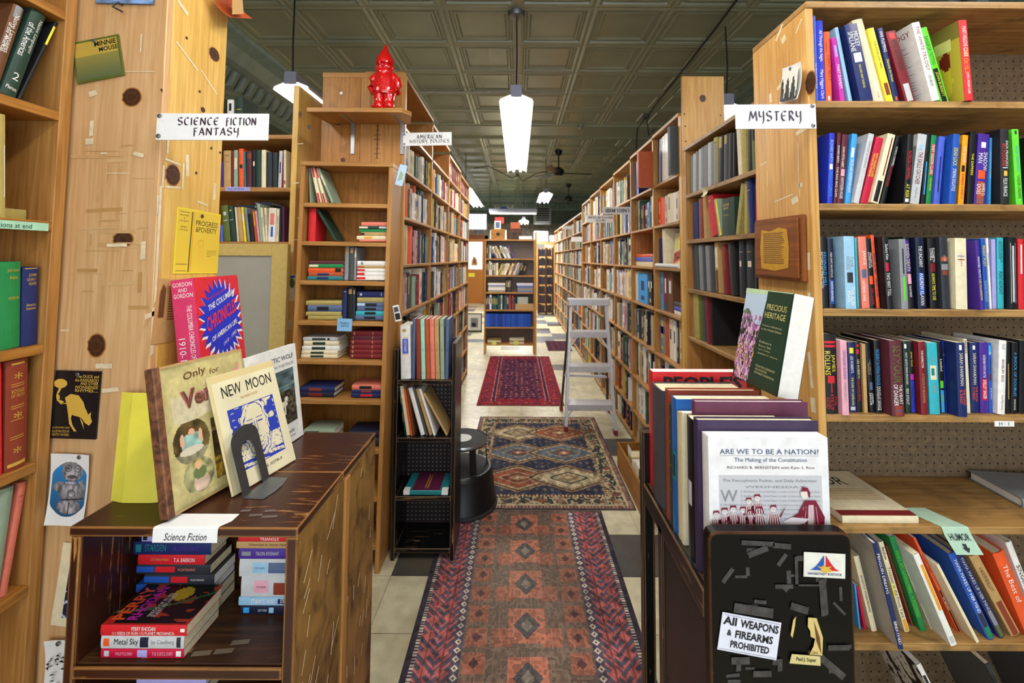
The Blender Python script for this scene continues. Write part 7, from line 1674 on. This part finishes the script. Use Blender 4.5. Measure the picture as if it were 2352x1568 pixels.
struct(g.build('trim_3'))
q = thing('sign_card', 'yellow card on the rear door under its window', 'sign', Vector((dx0+.34, 13.92, .84))); MB().box((0, 0, 0), (.36, .005, .12), 'p:yl').build('card', q)
q = thing('stained_glass', 'amber ornament hanging in the rear door window', 'ornament', Vector((dx1-.42, 13.885, 1.2))); MB().prism([(0, 0), (.2, 0), (.2, .1), (.14, .26), (.07, .3), (0, .12)], 1, 0, .006, 'p:tn').prism([(.06, .06), (.15, .06), (.13, .2), (.08, .22)], 1, -.002, 0, 'p:ch').build('pane_panel', q)
q = thing('framed_photo', 'framed black and white photo on the floor by the rear door', 'picture', aty(1092, 738, 8.6)-Vector((.17, 0, 0))); fh = .36
q.location.z = .001
MB().box((0, 0, 0), (.3, .02, fh), 'p:dg').box((.02, -.002, .03), (.28, 0, fh-.02), 'paper').box((.08, -.004, .09), (.22, -.002, fh-.09), 'p:gy').box((.1, -.005, .1), (.18, -.004, .18), 'p:bk').build('frame', q)
ht = thing('wall_heater', 'grey louvred heater hung high by the back wall', 'heater', aty(1248, 515, 12.6)-Vector((.28, 0, 0)))
MB().box((0, 0, 0), (.52, .3, .52), 'p:a4a6aa').build('casing', ht, .04)
g = MB()
for k in range(6): g.box((.07, -.02, .1+.065*k), (.45, .0, .14+.065*k), 'cable')
g.build('louvres', ht)
MB().tube([(.26, .15, .52), (.26, .15, CEIL-ht.location.z-.01)], .015, 'grey_steel', 8).build('hanger', ht)
ex = thing('exit_sign', 'lit red exit sign above the freestanding bookcase boxes', 'sign', aty(1147, 512, 12.9)-Vector((.13, 0, 0)))
MB().box((0, 0, 0), (.26, .05, .17), 'exit_glow').build('face_panel', ex); MB().tube([(.13, .025, .17), (.13, .025, CEIL-ex.location.z-.01)], .01, 'grey_steel', 6).build('hanger', ex)
q = thing('framed_picture', 'pale picture with a blue emblem high on the back wall', 'picture', aty(1157, 484, 13.9)-Vector((.3, 0, 0))); MB().box((0, 0, 0), (.6, .02, .2), 'p:lg').add([(.3+.14*math.cos(a), -.003, .02+.12*math.sin(a)) for a in np.arange(0, 3.2, .3)], [tuple(range(11))], 'p:bl').build('panel', q)
q = thing('cupboard', 'pale green cupboard at the back behind the freestanding bookcase', 'cupboard', Vector((aty(1125, 600, 11.8).x, 11.8, 0))); MB().box((0, 0, 0), (.85, .4, 2.2), 'p:sg').box((.1, -.01, .4), (.75, 0, 2.05), 'p:cm').build('body', q, .01)
q = thing('parcel_stack', 'white paper parcels piled under the wall heater', 'parcels', Vector((aty(1225, 600, 12.4).x, 12.4, 0))); MB().box((0, 0, 0), (.9, .4, 1.9), 'p:tn').build('shelf_block', q); MB().box((.02, .0, 1.902), (.44, .36, 2.22), 'p:lg').box((.46, .0, 1.902), (.88, .36, 2.1), 'p:wh').build('parcel', q, .02)
bk2 = thing('bookcase', 'dim dark bookcase in the far right corner beyond the aisle', 'bookcase', Vector((aty(1236, 600, 11.2).x, 11.2, 0)))
w2 = aty(1272, 600, 11.2).x-bk2.location.x
for x in (0, w2/2, w2-.03): MB().box((x, 0, 0), (x+.03, .3, 1.75), 'knot').build('divider', bk2)
for k in range(8): MB().box((.0, .003, .05+.24*k), (w2, .297, .07+.24*k), 'knot').build('shelf', bk2)
for pxs, y, lb_ in (((1384, 492, 1450, 475), 3.5, 'white sign lettered URBAN STUDIES projecting over the right aisle'), ((1347, 511, 1413, 494), 4.2, 'white sign lettered AMERICAN REGIONAL HISTORY, left of the urban studies sign')):
    t = [('URBAN STUDIES', .1, .94, .25, .75)] if y == 3.5 else [('AMERICAN REGIONAL', .06, .94, .54, .84), ('HISTORY', .34, .66, .14, .44)]
    x0, y1, x1, y0 = pxs; sign('section_sign', lb_, ((x0, y1), (x1, y1), (x0, y0)), y, t, 'l:cb', (), grime=False)
for k, (x0, y1, x1, y0, y) in enumerate(((1312, 555, 1338, 544, 6.0), (1226, 571, 1250, 560, 9.), (1250, 569, 1270, 562, 9.3), (1292, 526, 1316, 519, 7.4))):
    sign('section_sign', ('small blank-looking white sign at the stepladder end of the urban studies case', 'small white sign right of the freestanding bookcase', 'second small white sign right of the freestanding bookcase', 'small white sign high on the farther right case')[k], ((x0, y1), (x1, y1), (x0, y0)), y, [], 'l:cb', (), grime=False)
# ---------------------------------------------------------------- the rest of the books, past the first three hundred
bks = MB(); bks.c = []
PAL_ = ['f4f0e8']*10+['ece2cc']*7+['d8c8a0']*3+['c0a878']*3+['20263c']*4+['2a4a8c']*2+['7aa0c8']*2+['5a2c30']*2+['b02c30']*2+['d86038']+['4a4a4c']*3+['8a8c90']*3+['1c1c20']*3+['8a6a44']*2+['3c5a48']*2+['9ab09c']*2+['e0c440']*2+['78a8a0', 'c89098', '6a4a84', 'ddd8e8', 'e8b040']
def shade(c, f): return tuple(min(1, x*f) for x in c)
def onebook(x, s, y0, t, z, h, d, off, c):
    """spine on the plane x + s*off, body towards s"""
    xa, xb = x+s*off, x+s*(off+d); cc = lin(c)
    a, b_ = sorted((xa, xb))
    bks.box((a, y0, z), (b_, y0+t, z+h-.002), 'book_cloth', None, None, cc)
    bks.box((a+.004, y0+.002, z+h-.0019), (b_-.004, y0+t-.002, z+h-.0005), 'book_cloth', None, None, lin('e4dac0'), 'z')
    k = R_.random(); e = xa-s*.0006
    def band(z0, z1, col, m=.0): bks.add([(e, y0+t*m, z+h*z0), (e, y0+t*(1-m), z+h*z0), (e, y0+t*(1-m), z+h*z1), (e, y0+t*m, z+h*z1)], [(0, 1, 2, 3)], 'book_cloth', None, lin(col))
    ink = R_.choice(('1c1c20', '2a3a70', 'a02428', '3a3030')) if sum(cc) > 1. else R_.choice(('e8e0c8', 'd8b860', 'e0e0e0'))
    if k < .75: band(R_.uniform(.35, .5), R_.uniform(.7, .92), ink, R_.uniform(.25, .38))
    if k < .5: band(R_.uniform(.08, .14), R_.uniform(.2, .3), ink, .32)
    if .3 < k < .5: band(.55, .75, R_.choice(PAL_))
    if .6 < k < .7: band(.0, .2, R_.choice(PAL_))
def fill(x, s, y0, y1, z, gap, pal=None, full=.97, lo=.72, hi=.97):
    y = y0+.004
    while y < y0+(y1-y0)*full:
        t = min(R_.choice((.012, .016, .02, .024, .03, .036, .045)), y1-y-.002)
        if t < .008: break
        h = min(gap-.012, R_.uniform(lo, hi)*gap); run = 1 if R_.random() < .8 else R_.randint(2, 4); c = R_.choice(pal or PAL_)
        for _ in range(run):
            if y+t > y1-.002: break
            onebook(x, s, y, t-.001, z+.0005, h, R_.uniform(.12, .155), R_.uniform(.012, .04), c); y += t
        if R_.random() < .04: y += R_.uniform(.01, .06)
for c, z, (ox, oy, sc), lines in SROWS:
    for ln in lines.strip().split('\n'):
        q = ln.partition('|')[0].split(); x0, x1, yt, xt = [float(v) for v in q[:4]]
        if q[4] == 'p' and x1-x0 > 80 and x0 >= 800:     # lying flat
            continue
        pa, pb = fline(ox+x0/sc, z, 'x', c), fline(ox+x1/sc, z, 'x', c); pt = atx(ox+xt/sc, oy+yt/sc, c)
        bay = max(k for k in range(6) if RYS[k] <= (pa.y+pb.y)/2 or k == 0); pb.y = max(pb.y, RYS[bay]+.0116); pa.y = min(pa.y, RYS[bay+1]-.0116)
        if pa.y-pb.y < .006: continue
        onebook(RXP, 1, pb.y, pa.y-pb.y-.001, z+.0005, pt.z-z, .16, c-RXP+.0, CN[q[5]][1])
LR = ['8c4a4a', '7a3a40', '9a5a58', 'a06060']
DK_ = ['20263c', '1c1c20', '2a4a8c', '4a4a4c', 'e8dcc0', 'f0ece0', '5a2c30', '8a8c90', '3c5a48', 'c0a878']
for i in range(4):
    a, b_ = YS[i]+.012, YS[i+1]-.012
    for k, z in enumerate(LLV):
        gap = ((HT[i] if k == 0 else LLV[k-1]-.02)-z)
        if k == 0:
            if i >= 2: fill(LXP, -1, a, b_, z, gap, LR, .97, .8, .95)
            continue
        fill(LXP, -1, a, b_, z, gap, None if k not in (4, 6) else PAL_+DK_*2)
for i in range(6):
    a, b_ = RYS[i]+.012, RYS[i+1]-.012
    for k, z in enumerate(RLV):
        gap = (2.2 if k == 0 else RLV[k-1]-.02)-z
        if (i == 0 and k <= 4) or (i == 1 and k in (0, 2, 3)): continue
        if i == 0 and k > 5: continue
        fill(RXP, 1, a, b_, z, gap, None if k < 4 else PAL_+DK_*2, R_.choice((.97, .97, .97, .8)))
for i in range(5):
    for k, z in enumerate(FLV): fill(RXP, 1, FYS[i]+.012, FYS[i+1]-.012, z, (2.06 if k == 0 else FLV[k-1]-.02)-z, PAL_+DK_)
# fronts towards us: freestanding bookcase and far corner
def ffill(x0, x1, y, z, gap, pal, lean=0., tmax=.03, hh=(.7, .92), full=1., band=True):
    x = x0
    while x < x0+(x1-x0)*full:
        t = R_.uniform(.014, tmax)
        if x+t > x1-.002: break
        h = R_.uniform(*hh)*gap; c = lin(R_.choice(pal)); T = Matrix.Translation((x, y+R_.uniform(.005, .02), z+.0005+max(0, t*math.sin(lean)))) @ Matrix.Rotation(lean, 4, 'Y')
        bks.box((0, 0, 0), (t-.001, .17, h), 'book_cloth', T, None, c)
        if band: bks.add([(t*.3, -.0006, h*.4), (t*.7, -.0006, h*.4), (t*.7, -.0006, h*.85), (t*.3, -.0006, h*.85)], [(0, 1, 2, 3)], 'book_cloth', None, lin(R_.choice(('e8e0c8', '30303c', 'c8b060'))), T)
        x += t/math.cos(lean)
xi0, xi1 = fx0+.026, fx1-.026
ffill(xi0, xi1, FY, fz[1], fz[0]-fz[1]-.03, DK_, 0, .026, (.75, .9), .12); ffill(xi0+.12, xi1, FY, fz[1], fz[0]-fz[1]-.03, PAL_+DK_, -.42, .03, (.75, .9), .5)
ffill(xi0, xi1, FY, fz[2], fz[1]-fz[2]-.03, DK_+['ddd8e8']*3, 0, .03, (.8, .95), .25); ffill(xi0+.17, xi1-.06, FY, fz[2], fz[1]-fz[2]-.03, PAL_+['8a6a44']*8, .35, .03, (.75, .9), .8)
ffill(xi0+.3, xi1-.3, FY, fz[3], fz[2]-fz[3]-.03, ['4a1c24', '4a1c24', '2c4a34'], 0, .05, (.8, .9))
for x, w_ in ((.02, .27), (.46, .25)):
    z = fz[3]+.0005
    for k in range(5):
        hgt = R_.uniform(.018, .035); bks.box((xi0+x+R_.uniform(0, .02), FY+.01, z), (xi0+x+w_, FY+.2, z+hgt-.001), 'book_cloth', None, None, lin(R_.choice(('d8d0c0', 'ddd8e8', '6a7ca8', '9a9080', 'e8e4dc')))); z += hgt
ffill(xi0, xi1-.26, FY, fz[4], fz[3]-fz[4]-.03, DK_+['2c5a5c', '1c2a4c', 'b83c30'], 0, .035, (.8, .95)); bks.box((xi1-.27, FY+.005, fz[4]+.0005), (xi1, FY+.2, fz[4]+.085), 'book_cloth', None, None, lin('c09a68')); bks.box((xi1-.24, FY+.02, fz[4]+.086), (xi1-.08, FY+.2, fz[4]+.19), 'book_cloth', None, None, lin('b0b4a8'))
ffill(xi0, xi1, FY, fz[5], fz[4]-fz[5]-.03, ['1c48a8', '2454b8', '1c3c98', '2a5cc0'], 0, .036, (.84, .86), 1., False)
for x, w_ in ((.03, .2), (.36, .22)):
    z = fz[6]+.0005
    for k in range(3): bks.box((xi0+x, FY+.02, z), (xi0+x+w_, FY+.2, z+.024), 'book_cloth', None, None, lin(R_.choice(('7a6440', '9a8050', 'd8d0b8')))); z += .025
for k in range(7):
  for u0, u1 in ((.034, w2/2-.004), (w2/2+.034, w2-.034)): ffill(bk2.location.x+u0, bk2.location.x+u1, 11.2, .07+.24*k, .21, ['20263c', '1c1c20', '3a2a28', '4a2c30', '2c3040'], 0, .03, (.7, .92), 1., False)
o = bks.build('books'); o['kind'] = 'stuff'; tag(o, 'remaining rows of mixed books filling the long aisle cases and the far bookcases', 'books')
